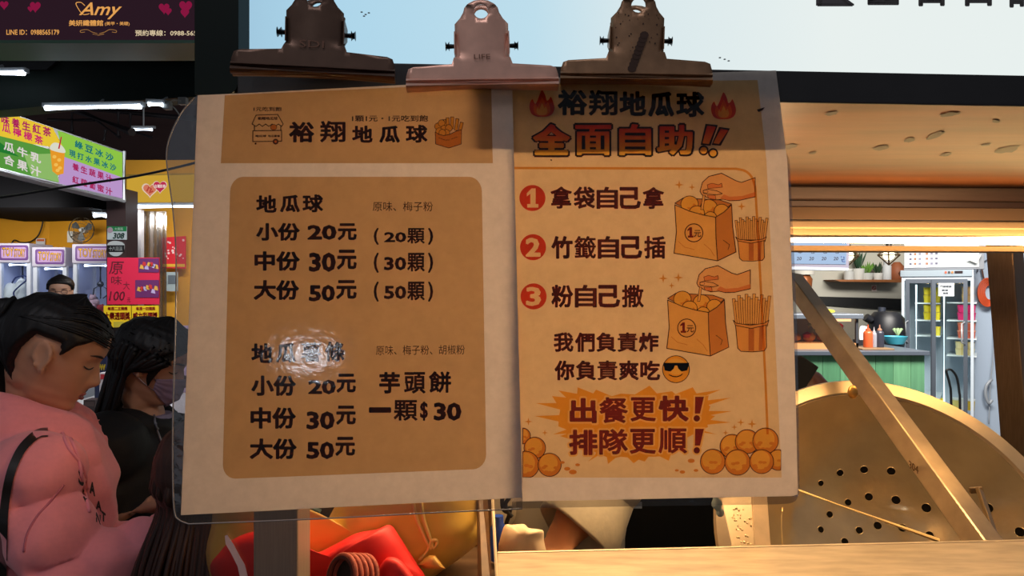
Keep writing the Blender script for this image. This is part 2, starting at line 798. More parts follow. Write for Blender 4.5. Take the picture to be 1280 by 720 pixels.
# eatery on the right: plaster wall with a black band, side wall
bm = NB()
box(bm, 1.2, 5.2, 8.3, 8.45, 0.0, 3.6)
mk('wall_eatery', bm, M('eatery_plaster', (186, 184, 172), 0.85, 0, 2, 0.04), kind='structure')
bm = NB()
a, b = P(1010, 372, 8.28), P(1130, 388, 8.28)
prism(bm, [P(1000, 370, 8.29), P(1150, 374, 8.29), P(1150, 390, 8.29), P(1000, 379, 8.29)], (0, -0.03, 0))
mk('trim_1', bm, M('black_wall_band', (14, 14, 15), 0.5), kind='structure')
bm = NB()
pxbox(bm, 1216, 250, 1420, 660, 7.0, 0.1)
mk('wall_right', bm, M('pale_blue_wall', (172, 188, 208), 0.6), kind='structure')
bm = NB()
box(bm, 1.0, 6.5, 5.0, 8.5, 3.5, 3.6)
mk('ceiling.001', bm, M('eatery_ceiling', (190, 188, 180), 0.9), kind='structure')

# ------------------------------------------------------------------ food stall
st = thing('food_stall', 'stainless steel food stall with golden lit roof underside, rails and posts', 'food stall', (0, 0.95, 0))
D0 = 0.662
# front lip of the roof: the dark strip that carries the clips
bm = NB()
for (d, zz) in ((D0, 0),):
    L_, R_ = -60 + 360, 1420
    f4 = [S(296, 0, D0), S(1420, 0, D0)]
    def at(px, d0, z):
        p = S(px, 360, d0)
        return Vector((p.x, p.y, z))
ZT, ZB = CZ + 184.3 / F, CZ + 157.5 / F
def sbox(bm, px0, px1, d0, d1, z0, z1, mi=0):
    hexa(bm, [at(px0, d0, z0), at(px1, d0, z0), at(px1, d0, z1), at(px0, d0, z1)],
         [at(px0, d1, z0), at(px1, d1, z0), at(px1, d1, z1), at(px0, d1, z1)], mi)
sbox(bm, 297, 1460, D0, D0 + 0.004, ZB, ZT)
mk('roof_lip', bm, dark_metal, st, bevel=0.001)

# roof underside: golden, scuffed
roofm = M('roof_laminate', (96, 52, 20), 0.42, 0.0, 5, 0.35, (0.8, 4.0, 1), 0.06, spec=.35)
bm = NB()
hexa(bm, [at(297, 0.667, ZB + 0.003), at(1460, 0.667, ZB + 0.003), at(1460, 1.235, ZB + 0.003), at(297, 1.235, ZB + 0.003)],
     [at(297, 0.667, ZB + 0.02), at(1460, 0.667, ZB + 0.02), at(1460, 1.235, ZB + 0.02), at(297, 1.235, ZB + 0.02)])
roof = mk('roof_panel', bm, roofm, st)
# dark scuffs on the underside
rz = ZB + 0.0022
for px, py, w, h, rot in ((1039, 142, 18, 5, -.15), (1016, 191, 10, 3, -.2), (1101, 185, 22, 6, -.2), (1187, 143, 24, 5, -.12), (1137, 175, 14, 5, -.2), (1182, 193, 16, 4, -.2), (1260, 187, 30, 8, -.2),
                           (1168, 170, 24, 7, -.3), (988, 183, 18, 6, -.2), (1245, 152, 12, 4, 0), (1232, 181, 14, 3, -.2)):
    bm = NB()
    r0 = ray(px, py)
    t = (rz - CZ) / r0.z
    c = Vector((0, 0, CZ)) + r0 * t
    vv = []
    for k in range(14):
        a = 2 * math.pi * k / 14
        j = 0.75 + 0.5 * random.random()
        dx = w / 2 * math.cos(a) * j
        dy = h / 2 * math.sin(a) * j
        q = ray(px + dx * math.cos(rot) - dy * math.sin(rot), py + dx * math.sin(rot) + dy * math.cos(rot))
        vv.append(bm.verts.new(Vector((0, 0, CZ)) + q * ((rz - CZ) / q.z)))
    bm.faces.new(vv)
    mk('scuff_mark', bm, M('roof_scuff', (34, 21, 13), 0.5), st)

# rear rails
bm = NB()
zz = lambda py, d: CZ + (360 - py) / F * d
def rail(bm, py0, py1, d0, dep):
    sbox(bm, 330, 1460, d0, d0 + dep, zz(py1, d0), zz(py0, d0))
rail(bm, 229, 247, 1.22, 0.03)
mk('rear_beam', bm, M('rail_brown', (112, 88, 74), 0.45, 0.3, 20, 0.1, (1, 1, 12)), st, bevel=0.003)
bm = NB()
rail(bm, 247, 256, 1.228, 0.03)
mk('rear_beam', bm, M('rail_brown_dark', (92, 70, 60), 0.45, 0.3), st, bevel=0.002)
bm = NB()
hexa(bm, [at(330, 1.215, zz(272, 1.215)), at(1460, 1.215, zz(272, 1.215)), at(1460, 1.23, zz(256, 1.23)), at(330, 1.23, zz(256, 1.23))],
     [at(330, 1.26, zz(272, 1.215)), at(1460, 1.26, zz(272, 1.215)), at(1460, 1.26, zz(256, 1.23)), at(330, 1.26, zz(256, 1.23))])
mk('fascia', bm, M('fascia_tan', (150, 120, 92), 0.5), st, bevel=0.001)

# tube lamp
tl = thing('tube_lamp', 'long glowing tube lamp under the stall rail beside the menu sheets', 'lamp', at(900, 1.16, zz(298, 1.16)))
bm = NB()
sbox(bm, 336, 1460, 1.185, 1.235, zz(292, 1.185), zz(273, 1.185))
sbox(bm, 336, 1460, 1.165, 1.185, zz(283, 1.165), zz(273.5, 1.165))
mk('housing', bm, M('lamp_housing', (120, 96, 70), 0.6), tl, bevel=0.002)
bm = NB()
zt = zz(298.5, 1.16)
tube(bm, [at(340, 1.16, zt), at(1458, 1.16, zt)], 0.0120, 14)
mk('tube', bm, EM('warm_tube', (255, 205, 134), 26.0), tl, smooth=True)
for px in (338, 1459):
    bm = NB()
    p = at(px, 1.16, zt)
    box(bm, p.x - .012, p.x + .012, p.y - .014, p.y + .03, p.z - .014, p.z + .02)
    mk('end_socket', bm, white_pl, tl, bevel=0.003)
bm = NB()
rail(bm, 305.5, 312.5, 1.19, 0.05)
mk('lower_rail', bm, M('lower_rail_gold', (110, 84, 58), 0.6), st, bevel=0.001)

# posts
bm = NB()
x0 = P(316, 0, .80).x
x1 = P(372, 0, .80).x
box(bm, x0, x1, .80, .852, 0, ZB)
pf = mk('post', bm, M('post_steel', (142, 122, 108), 0.42, 0.3, 30, 0.12, (12, 12, 0.4), 0.03), st, bevel=0.003)
bm = NB()
sqtube(bm, P(1251, 250, 1.62), P(1290, 760, 1.62), .056, .056, (0.62, -1, 0))
p = P(1290, 760, 1.62)
box(bm, p.x - .03, p.x + .03, p.y - .03, p.y + .03, 0, p.z + .01)
mk('post', bm, M('post_bronze', (140, 112, 88), 0.36, 0.75, 30, 0.12, (12, 12, 0.4), 0.03), st, bevel=0.003)

# counter top (front ledge) with its acrylic end edge
zc = CZ - 0.37 * 0 - (690 - 360) / F * 0.956
bm = NB()
cb = [S(621, 690, .957), S(1460, 690, .957)]
cf = [P(624, 760, .80), P(1440, 748, .80)]
zc = cb[0].z
lp = [Vector((cb[0].x, cb[0].y, zc)), Vector((cb[1].x, cb[1].y, zc)), Vector((cb[1].x - .1, .80, zc)), Vector((P(622, 0, .80).x + .0, .80, zc))]
prism(bm, lp, (0, 0, -.03))
prism(bm, [v + Vector((0, 0, .0015)) for v in (lp[0], lp[1], lp[1] + Vector((0, -.006, 0)), lp[0] + Vector((0, -.006, 0)))], (0, 0, -.01))
countm = M('counter_steel', (176, 156, 128), 0.42, 0.3, 16, 0.2, (1.0, 4.5, 1), 0.05)
mk('countertop', bm, countm, st, bevel=0.002)
bm = NB()
box(bm, lp[3].x + .01, 1.2, .84, .86, 0, zc - .03)
mk('front_panel', bm, steel_flat, st)
# side divider: brown board with a bright edge, left of the counter
bm = NB()
hexa(bm, [P(612, 560, 1.02), P(614, 560, 1.02), P(625, 760, .80), P(623, 760, .80)],
     [P(610.5, 560, 1.022), P(612, 560, 1.022), P(623, 760, .802), P(621, 760, .802)])
mk('divider_edge', bm, M('clear_edge', (236, 214, 176), 0.2, 0.0), st)
bm = NB()
pxbox(bm, 385, 520, 614, 800, 1.16, .02)
wood = M('brown_board', (124, 90, 54), 0.55, 0.0, 7, 0.25, (6, 1, 0.6), 0.03)
mk('back_board', bm, wood, st)
bm = NB()
zf = P(500, 735, 1.0).z
box(bm, P(250, 0, 1.0).x, P(620, 0, 1.0).x, .84, 1.18, zf - .03, zf)
box(bm, P(330, 0, .9).x, P(620, 0, .9).x, .87, .89, 0, zf - .03)
mk('bin_floor', bm, M('bin_floor_wood', (96, 70, 46), 0.6, 0, 8, 0.2, (1, 6, 1)), st)
bm = NB()
hexa(bm, [P(596, 545, 1.16), P(606, 545, 1.13), P(616, 760, .86), P(604, 760, .86)],
     [P(594, 545, 1.165), P(600, 545, 1.15), P(606, 760, .90), P(598, 760, .90)])
mk('divider', bm, M('brown_board_edge', (110, 80, 50), 0.55, 0, 9, 0.25, (6, 6, .6)), st)

# clear end panel of the stall, with a white scratch
bm = NB()
slab(bm, Plane(P(240, 640, .80), P(316, 640, .815), P(240, 720, .80)), [(240, 420), (318, 420), (318, 800), (244, 800)], .004)
mk('clear_end_panel', bm, FILM('clear_acrylic', (236, 226, 222), 0.10, 0.1, 0.2, 20, (3, 3, .4)), st)
bm = NB()
pl = Plane(P(240, 640, .795), P(316, 640, .81), P(240, 720, .795))
slab(bm, pl, [(281, 670), (284, 669), (292, 681), (300, 696), (306, 706), (310, 722), (300, 722), (297, 708), (289, 692), (282, 680)], .0008)
mk('scratch', bm, M('white_scratch', (226, 190, 188), 0.7), st)

# ------------------------------------------------------------------ light box sign above
sg = thing('lightbox_sign', 'large glowing pale blue and white light box sign above the clips', 'sign', at(800, .72, ZT))
bm = NB()
sbox(bm, 297, 1460, .705, .86, ZB + .022, ZT + .5)
mk('sign_case', bm, M('sign_case_grey', (70, 74, 78), 0.5), sg)
bm = NB()
for i in range(26):
    pass
f = [at(299, .7035, ZB + .012), at(1460, .7035, ZB + .012), at(1460, .7035, ZT + .49), at(299, .7035, ZT + .49)]
bm.faces.new([bm.verts.new(p) for p in f])
m = bpy.data.materials.new('backlit_print')
m.use_nodes = True
nt = m.node_tree
nt.nodes.remove(nt.nodes['Principled BSDF'])
e = nt.nodes.new('ShaderNodeEmission')
tc = nt.nodes.new('ShaderNodeTexCoord')
sx = nt.nodes.new('ShaderNodeSeparateXYZ')
rp = nt.nodes.new('ShaderNodeValToRGB')
rp.color_ramp.elements[0].position = 0.0
rp.color_ramp.elements[0].color = lin((160, 199, 222))
rp.color_ramp.elements[1].position = 0.62
rp.color_ramp.elements[1].color = lin((232, 240, 238))
for pos, c in ((0.08, (172, 213, 234)), (0.30, (190, 222, 236)), (0.40, (216, 232, 236))):
    el = rp.color_ramp.elements.new(pos)
    el.color = lin(c)
nt.links.new(tc.outputs['Generated'], sx.inputs['Vector'])
nt.links.new(sx.outputs['X'], rp.inputs['Fac'])
nt.links.new(rp.outputs['Color'], e.inputs['Color'])
nt.links.new(e.outputs['Emission'], nt.nodes['Material Output'].inputs['Surface'])
mk('sign_face', bm, m, sg)
bm = NB()
spl = Plane(S(300, 50, .7035), S(1300, 50, .7035), S(300, 0, .7035))
txt(bm, spl, '【', 1020, -62, 1068, 8, bold=0.03, lift=.001)
txt(bm, spl, '全', 1082, -62, 1126, 6.5, bold=0.03, lift=.001)
txt(bm, spl, '自', 1148, -62, 1181, 8, bold=0.03, lift=.001)
txt(bm, spl, '自', 1206, -62, 1240, 8, bold=0.03, lift=.001)
txt(bm, spl, '都', 1256, -62, 1300, 10, bold=0.03, lift=.001)
mk('sign_lettering', bm, M('sign_letter_grey', (96, 92, 92), 0.6), sg)
for q, (px, py) in enumerate(((452, 15), (457, 18), (461, 16), (455, 20), (900, 72), (906, 74), (911, 76))):
    bm = NB()
    slab(bm, spl, circ(px, py, 1.6, 8, .8), .0006, .001)
    mk('smudge', bm, M('sign_smudge', (120, 128, 130), 0.6), sg)
# dark green moulded end of the sign
bm = NB()
gp = Plane(P(243, 0, .66), P(298, 0, .66), P(243, 100, .66))
slab(bm, gp, [(243, -260), (243, 118)] + [(282, 118), (290, 116), (295, 112), (297.5, 105), (298, 98)] + [(298, -260)], .2)
mk('end_cap', bm, dark_green, sg, bevel=0.003)

# ------------------------------------------------------------------ the two laminated sheets
LP = Plane(P(250, 118, .630), P(640, 108, .648), P(226, 644, .585))
RP = Plane(P(653, 100, .657), P(970, 88, .674), P(653, 625, .613))
kraft = INK('ink_kraft', (222, 194, 156))
dark = INK('ink_dark_brown', (82, 36, 24))
thin = INK('ink_brown', (84, 46, 30))
paper = PAPER('laminated_paper', (216, 206, 198), 0.6)
film = FILM('laminate_film', (250, 250, 250), 0.035, 0.07, 0.035, 150)
film_edge = FILM('laminate_rim', (216, 212, 210), 0.3, 0.25, 1.0, 70)

ls = thing('menu_sheet', 'laminated brown price list with dark Chinese writing and prices, left of the two sheets', 'menu sheet', P(440, 644, .60))
bm = NB()
slab(bm, LP, [(247, 119), (294, 117), (640, 99), (653, 622), (226, 644)], .0006)
mk('paper', bm, paper, ls)
bm = NB()
bm.faces.new([bm.verts.new(LP(x, y, .0003)) for x, y in [(281, 119), (614, 104), (616, 204), (276, 204)]])
ka = mk('printed_panel', bm, kraft, ls)
bm = NB()
c4 = [(288, 221), (602, 221), (608, 586), (278, 599)]
def bil(u, v):
    return tuple((1 - v) * ((1 - u) * a + u * b) + v * ((1 - u) * d + u * c) for a, b, c, d in zip(*c4))
bm.faces.new([bm.verts.new(LP(*bil(x, y), .0003)) for x, y in rrect(0, 0, 1, 1, .05)])
kb = mk('printed_panel', bm, kraft, ls)


def line_part(parent, pl, name, items, mat, bold=0.022, lift=.0006):
    bm = NB()
    for it in items:
        body, x0, y0, x1, y1 = it[:5]
        txt(bm, pl, body, x0, y0, x1, y1, dy=it[5] if len(it) > 5 else 0, bold=it[6] if len(it) > 6 else bold, lift=lift)
    return mk(name, bm, mat, parent)


B = .034
line_part(ls, LP, 'printed_heading', [('裕', 361, 152, 393, 178), ('翔', 400, 151, 432, 178), ('地', 440, 157, 466, 178.5), ('瓜', 474, 157, 500, 178.5), ('球', 507, 156, 534.5, 178.5)], dark, .045)
line_part(ls, LP, 'printed_slogan', [('1顆1元・1元吃到飽', 440, 144, 535, 152)], dark, .02)
line_part(ls, LP, 'printed_title', [('地', 320, 244, 346, 266), ('瓜', 350, 243.5, 375, 265.5), ('球', 378, 243, 404, 265.5)], dark, .045)
line_part(ls, LP, 'printed_flavours', [('原味、梅子粉', 466, 252, 541, 264)], thin, 0.0)
for rows in ((('小份', 320, 278.5, 375, 301), ('20', 384, 281, 421, 300), ('元', 422, 279, 446, 300.5)),
             (('中份', 318, 314, 375, 338.5), ('30', 386, 315.5, 420, 340), ('元', 421, 312, 446, 337)),
             (('大份', 317, 350, 374, 375), ('50', 386, 356, 419, 377), ('元', 420, 350, 446, 374)),
             (('小份', 314, 469, 370, 495), ('20', 385, 474.5, 420, 493), ('元', 420.5, 467, 445, 491)),
             (('中份', 313, 509, 370, 536), ('30', 383, 514, 418.5, 537), ('元', 420, 507, 445, 531)),
             (('大份', 312, 548, 371, 574), ('50', 383, 552, 418, 574), ('元', 419, 546, 444, 570))):
    line_part(ls, LP, 'printed_price', rows, dark, .042)
for s, x0, y0, x1, y1 in (('20', 480, 290, 508, 303), ('30', 480, 321, 508, 338), ('50', 480, 357, 508, 374)):
    line_part(ls, LP, 'printed_count', [('(', 467, y0 - 5, 473.5, y1 + 3), (s, x0, y0, x1, y1), ('顆', 509, y0 - 5, 531, y1 + 1.5), (')', 535, y0 - 5, 541.5, y1 + 3)], dark, .035)
line_part(ls, LP, 'printed_title', [('地', 314, 429, 341, 454), ('瓜', 345, 428.5, 370, 453.5), ('薯', 376, 427.5, 401, 452.5), ('條', 406, 427, 431, 452)], dark, .045)
line_part(ls, LP, 'printed_flavours', [('原味、梅子粉、胡椒粉', 470, 432, 581, 444, -1)], thin, 0.0)
line_part(ls, LP, 'printed_price', [('芋', 474, 465, 500, 492), ('頭', 505, 465, 532, 492), ('餅', 536, 464, 564, 491)], dark, .04)
line_part(ls, LP, 'printed_price', [('一', 461, 509, 489, 516), ('顆', 492, 500, 522, 526), ('$', 525, 502, 535, 526), ('30', 542, 503, 577, 526)], dark, .045)

# street-cart drawing
a = Art()
W_, DK, OR = None, 0, 1
a.text('1元吃到飽', 317, 133.5, 352, 139, DK, .02)
a.line([(320, 144), (347, 143), (354, 155), (352, 158), (348, 155), (344, 158), (340, 155), (336, 158), (332, 155), (328, 158), (324, 155), (320, 158), (315, 155)], 1.0, DK, True)
a.text('裕翔地瓜球', 322, 146, 347, 150, DK, .05)
a.line([(318, 157), (318, 163)], 1.2, DK)
a.line([(351, 157), (351, 163)], 1.2, DK)
a.line([(316, 163.5), (352, 163), (352, 176.5), (316, 177)], 1.1, DK, True)
a.shape(circ(342, 159, 4, 14, 3.5), OR, DK, .6)
a.text('地瓜球', 319, 168.5, 333, 171.5, DK, .05)
a.text('地瓜薯條', 335, 168.5, 350, 171.5, DK, .05)
a.shape(circ(344.5, 177, 3.6, 18), DK)
a.shape(circ(344.5, 177, 1.6, 12), OR)
a.shape(circ(319.5, 179.5, 1.3, 10), DK)
a.put('cart_drawing', LP, [dark, INK('ink_orange', (236, 170, 90))], ls, .0006)

# bag-of-fries drawing on the heading
a = Art()
for (x, y, ang) in ((560, 152, -.1), (565, 151, .05), (570, 153, .3), (574, 157, .6), (557, 154, -.3)):
    dx, dy = 12 * math.sin(ang), -12 * math.cos(ang)
    p, q = Vector((x, y + 10)), Vector((x + dx * .5, y + dy * .4))
    t = (q - p).normalized()
    s = Vector((-t.y, t.x)) * 1.9
    a.shape([tuple(p + s), tuple(q + s), tuple(q - s), tuple(p - s)], 1, 0, .7)
for x, y in ((547.5, 158), (552, 154), (555, 161), (561, 160), (549, 164), (558, 166), (553, 166)):
    a.shape(circ(x, y, 4.3, 18), 1, 0, .7)
a.shape([(544, 165), (549, 168), (555, 169.5), (562, 168), (570, 164), (577, 162), (576.5, 180), (561, 185), (544.5, 180)], 2, 0, .8)
a.line([(548, 172), (556, 175), (562, 175)], .6, 0)
a.line([(564, 174), (572, 171)], .6, 0)
a.put('fries_drawing', LP, [dark, INK('ink_yellow', (248, 206, 96)), INK('ink_amber', (232, 170, 84))], ls, .0006)

# clear film over the sheet and its wide clear rim
bm = NB()
bm.faces.new([bm.verts.new(LP(x, y, .0016)) for x, y in [(247, 119), (294, 117), (640, 99), (653, 622), (226, 644)]])
mk('film_cover', bm, film, ls)
bm = NB()
outer = smooth_loop([(243, 122), (226, 142), (212, 172), (208, 195), (211, 225), (216, 262), (220, 320), (219, 420), (216, 520), (216, 600), (218, 640), (224, 650), (236, 655)], 5, False)
inner = []
n = len(outer)
for k in range(n):
    y = 119 + (644 - 119) * min(1, k / (n - 6))
    inner.append((247 - 21 * (y - 119) / 525, y) if k < n - 5 else (226 + (k - (n - 6)) * 2, 644))
o_ = [bm.verts.new(LP(x, y, -.004 - .012 * math.sin(math.pi * min(1, k / n * 1.3)) if k / n * 1.3 < 1 else -.003)) for k, (x, y) in enumerate(outer)]
i_ = [bm.verts.new(LP(x, y, .0010)) for x, y in inner]
for k in range(n - 1):
    bm.faces.new((o_[k], o_[k + 1], i_[k + 1], i_[k]))
# lower rim
lo_o = [(236, 655), (330, 651.5), (430, 647), (540, 641), (653, 636)]
lo_i = [(236, 643.5), (330, 639), (430, 633.5), (540, 628), (653, 622)]
q_o = [bm.verts.new(LP(x, y, -.003)) for x, y in lo_o]
q_i = [bm.verts.new(LP(x, y, .001)) for x, y in lo_i]
for k in range(4):
    bm.faces.new((q_o[k], q_o[k + 1], q_i[k + 1], q_i[k]))
mk('clear_rim', bm, film_edge, ls, smooth=True, label='clear plastic rim')
bm = NB()
tube(bm, [LP(x, y, -.004 - .012 * math.sin(math.pi * min(1, k / n * 1.3)) if k / n * 1.3 < 1 else -.003) for k, (x, y) in enumerate(outer)] + [LP(x, y, -.003) for x, y in lo_o[1:]], .0006, 6)
mk('rim_edge', bm, M('rim_edge_clear', (150, 138, 130), 0.25), ls, smooth=True)

bc = thing('shade_card', 'plain translucent card added behind the heads of both sheets to shade them', 'card', P(780, 196, .665))
bm = NB()
slab(bm, Plane(P(653, 100, .667), P(970, 88, .683), P(653, 196, .659)), [(594, 101), (968, 92), (976, 193), (594, 199)], .0006)  # unseen card, added to dim the top of the sheets
mk('card', bm, PAPER('shade_card_paper', (226, 220, 212), .42), bc)

# ---- right sheet
rs = thing('menu_sheet', 'laminated cream self-service poster with flames and a starburst, right of the two sheets', 'menu sheet', P(820, 632, .64))
bm = NB()
rpoly = [(640, 98), (700, 97), (970, 88), (978, 150), (985, 210), (992, 400), (998, 620), (640, 627)]
slab(bm, RP, rpoly, .0006)
mk('paper', bm, paper, rs)
bm = NB()
bm.faces.new([bm.verts.new(RP(x, y, .0002)) for x, y in [(640, 104), (947, 100), (958, 200), (968, 400), (977, 597), (640, 597)]])
mk('printed_panel', bm, INK('ink_cream', (250, 228, 190)), rs)


def art_text(name, mats, items, lift=.0006):
    a = Art()
    for fn in items:
        fn(a)
    return a.put(name, RP, mats, rs, lift)


# heading
line_part(rs, RP, 'printed_heading', [('裕', 697, 112, 734, 144), ('翔', 736, 112.5, 772, 144.5), ('地', 774, 114, 808, 145), ('瓜', 810, 114.5, 843, 146), ('球', 845, 114.5, 880.5, 146.5)], INK('ink_darkest', (60, 26, 24)), .05)
# flame drawings
for fx, fy, sc in ((677.5, 145, 1.0), (904.5, 148, 1.0)):
    a = Art()
    fl = [(0, -34), (4, -27), (6, -20), (9, -22), (11, -25), (14, -18), (15.5, -10), (13, -3), (7, 0.5), (0, 1), (-7, 0.5), (-13, -3), (-15.5, -10), (-15, -17), (-12, -22), (-10, -18), (-8, -16), (-5, -22), (-3, -28)]
    a.shape([(fx + x, fy + y * .96) for x, y in fl], 0, None, 0, 3)
    a.shape([(fx + x * .68, fy - 1 + y * .66) for x, y in fl], 1, None, 0, 3)
    a.shape([(fx + x * .44, fy - 1.5 + y * .42) for x, y in fl], 2, None, 0, 3)
    a.put('flame_drawing', RP, [INK('ink_red', (226, 84, 44)), INK('ink_flame_orange', (246, 140, 50)), INK('ink_flame_yellow', (255, 216, 120))], rs, .0006)

# big title in a red to yellow print
m = INK('ink_title_fade', (230, 110, 40))
nt = m.node_tree
tb = [n_ for n_ in nt.nodes if n_.type == 'BSDF_TRANSPARENT'][0]
tc = nt.nodes.new('ShaderNodeTexCoord')
sx = nt.nodes.new('ShaderNodeSeparateXYZ')
rp = nt.nodes.new('ShaderNodeValToRGB')
rp.color_ramp.elements[0].position = 0.12
rp.color_ramp.elements[0].color = lin((255, 226, 110))
rp.color_ramp.elements[1].position = 0.85
rp.color_ramp.elements[1].color = lin((236, 96, 78))
el = rp.color_ramp.elements.new(0.5)
el.color = lin((252, 170, 84))
nt.links.new(tc.outputs['Generated'], sx.inputs['Vector'])
nt.links.new(sx.outputs['Z'], rp.inputs['Fac'])
nt.links.new(rp.outputs['Color'], tb.inputs['Color'])
a = Art()
cells = (('全', 665, 154, 713.5, 195), ('面', 718, 155, 765, 195), ('自', 773, 154, 815, 195), ('助', 820, 155, 867, 194.5))
for s, x0, y0, x1, y1 in cells:
    a.text(s, x0 - 1.5, y0 - 1.5, x1 + 1.5, y1 + 1.5, 0, .105)
for s, x0, y0, x1, y1 in cells:
    a.text(s, x0 + 1, y0 + 1, x1 - 1, y1 - 1, 1, .052)
for dx in (0, 17):
    for g, mi in ((2.2, 0), (0, 1)):
        a.poly([(884 - g + dx, 157 - g + dx * .22), (895 + g + dx * .9, 158.5 - g + dx * .25), (886 + g + dx * .75, 180 + g), (878 - g + dx * .8, 179 + g)], mi)
        a.poly(circ(879.5 + dx * .7, 188 + dx * .2, 4.2 + g, 20), mi)
a.put('printed_title', RP, [INK('ink_title_edge', (72, 24, 20)), m], rs, .0006)

gold = INK('ink_gold', (236, 184, 92))
a = Art()
a.line([(641, 210), (800, 210.5), (920, 211)] + smooth_loop([(920, 211), (932, 214), (940, 222), (944, 234)], 4, False) + [(948, 300), (953, 400), (957, 480), (959.5, 542)], 3.0, 0)
a.put('printed_border', RP, [gold], rs, .0004)

# numbered items
redc = INK('ink_dot_red', (222, 78, 50))
whi = INK('ink_paper', (255, 246, 232))
for n_, cx, cy in (('1', 665.5, 247.5), ('2', 666.3, 309), ('3', 667, 370.5)):
    a = Art()
    a.poly(circ(cx, cy, 16.3, 36), 0)
    if n_ == '1':
        a.poly([(cx - 7, cy - 6), (cx - 1, cy - 12), (cx + 4, cy - 12), (cx + 4, cy + 7.5), (cx + 7.5, cy + 7.5), (cx + 7.5, cy + 12), (cx - 6.5, cy + 12), (cx - 6.5, cy + 7.5), (cx - 2.5, cy + 7.5), (cx - 2.5, cy - 5.5), (cx - 7, cy - 2)], 1)
    else:
        a.text(n_, cx - 9.5, cy - 12, cx + 9.5, cy + 12, 1, .06)
    a.put('printed_number', RP, [redc, whi], rs, .0006)
tx = INK('ink_text_brown', (122, 48, 30))
line_part(rs, RP, 'printed_step', [(c, 688 + 28.8 * k, 233 + k * .2, 688 + 28.8 * k + 27, 261 + k * .1) for k, c in enumerate('拿袋自己拿')], tx, .042)
line_part(rs, RP, 'printed_step', [(c, 689 + 29 * k, 295, 689 + 29 * k + 27, 323.5) for k, c in enumerate('竹籤自己插')], tx, .042)
line_part(rs, RP, 'printed_step', [(c, 689 + 29.4 * k, 356, 689 + 29.4 * k + 27.6, 384.5) for k, c in enumerate('粉自己撒')], tx, .042)
line_part(rs, RP, 'printed_promise', [(c, 692 + 26.6 * k, 415.5, 692 + 26.6 * k + 25, 440) for k, c in enumerate('我們負責炸')], tx, .04)
line_part(rs, RP, 'printed_promise', [(c, 693 + 26.8 * k, 450.5, 693 + 26.8 * k + 25.2, 475.5) for k, c in enumerate('你負責爽吃')], tx, .04)

# starburst with the two shouted lines
a = Art()
pts = []
cx, cy = 791, 530
spikes = [(670, 504), (690, 495), (698, 488), (722, 484), (745, 487), (776, 492), (812, 482), (840, 489), (866, 484), (901, 487), (886, 494), (914, 497), (888, 508), (915, 514), (894, 520), (914, 528), (885, 534), (896, 543), (872, 540), (850, 560), (836, 576), (818, 571), (806, 577), (792, 579), (776, 571), (760, 580), (752, 569), (735, 577), (745, 566), (700, 545), (691, 543), (698, 533), (668, 520), (700, 514)]
bp = []
for k, (x, y) in enumerate(spikes):
    bp.append((x, y))
    x2, y2 = spikes[(k + 1) % len(spikes)]
    mx, my = (x + x2) / 2, (y + y2) / 2
    f_ = .86 if my < 545 else .93
    bp.append((cx + (mx - cx) * f_, cy + (my - cy) * f_))
a.poly(bp, 0)
rows = ((('出', 712, 497.5, 746, 529), ('餐', 749, 496.5, 785, 529), ('更', 788, 496.5, 820, 527), ('快', 823, 494.5, 861, 527)),
        (('排', 711, 537, 747, 569), ('隊', 749, 536, 785, 568.5), ('更', 787, 536, 820, 567.5), ('順', 823, 535, 859, 567)))
for r in rows:
    for s, x0, y0, x1, y1 in r:
        a.text(s, x0 - 2.3, y0 - 2.3, x1 + 2.3, y1 + 2.3, 1, .13)
for y0 in (496, 536):
    for g, mi in ((2, 1), (0, 2)):
        a.poly([(869 - g, y0 - g), (880 + g, y0 - g), (875 + g, y0 + 21 + g), (868.5 - g, y0 + 21 + g)], mi)
        a.poly(circ(871, y0 + 27, 4 + g, 18), mi)
for r in rows:
    for s, x0, y0, x1, y1 in r:
        a.text(s, x0, y0, x1, y1, 2, .05)
a.put('starburst_print', RP, [INK('ink_burst', (250, 196, 74)), INK('ink_halo', (255, 226, 160)), INK('ink_shout', (140, 46, 30))], rs, .0006)

# winking-free sunglasses face
a = Art()
a.shape(circ(845, 461.5, 16.8, 40), 0, 2, 1.0)
a.shape(circ(845, 458, 12.5, 30, 10), 3)
a.shape([(829, 453.5), (861.5, 453.5), (861, 457), (859, 463), (852, 464.5), (848, 461), (846.5, 457), (843.5, 457), (842, 461), (838, 464.5), (831, 463), (829.5, 457)], 1)
a.line([(836.5, 468.5), (841, 470.5), (846, 471), (850.5, 469.5), (853, 467.5)], 1.3, 2)
a.put('face_drawing', RP, [INK('ink_face', (250, 200, 80)), INK('ink_black', (26, 20, 18)), INK('ink_line', (84, 40, 18)), INK('ink_face_light', (255, 220, 116))], rs, .0006)

LINE, BAG, BAGD, SK, SKD, BALL, BALLD, CUP, CUPD, STK, SPK, REDL = range(12)
art_m = [INK('ink_outline', (96, 40, 22)), INK('ink_bag', (250, 214, 146)), INK('ink_bag_side', (226, 168, 98)), INK('ink_skin', (252, 214, 172)), INK('ink_skin_deep', (242, 166, 116)), INK('ink_ball', (252, 212, 108)),
         INK('ink_ball_deep', (236, 170, 78)), INK('ink_cup', (246, 198, 128)), INK('ink_cup_deep', (212, 142, 82)), INK('ink_stick', (250, 214, 150)), gold, INK('ink_seal', (150, 44, 24))]


def spark(a, x, y, r, mi=SPK):
    p = []
    for k in range(8):
        rr = r if k % 2 == 0 else r * .28
        p.append((x + rr * math.sin(k * math.pi / 4), y - rr * math.cos(k * math.pi / 4)))
    a.poly(p, mi)


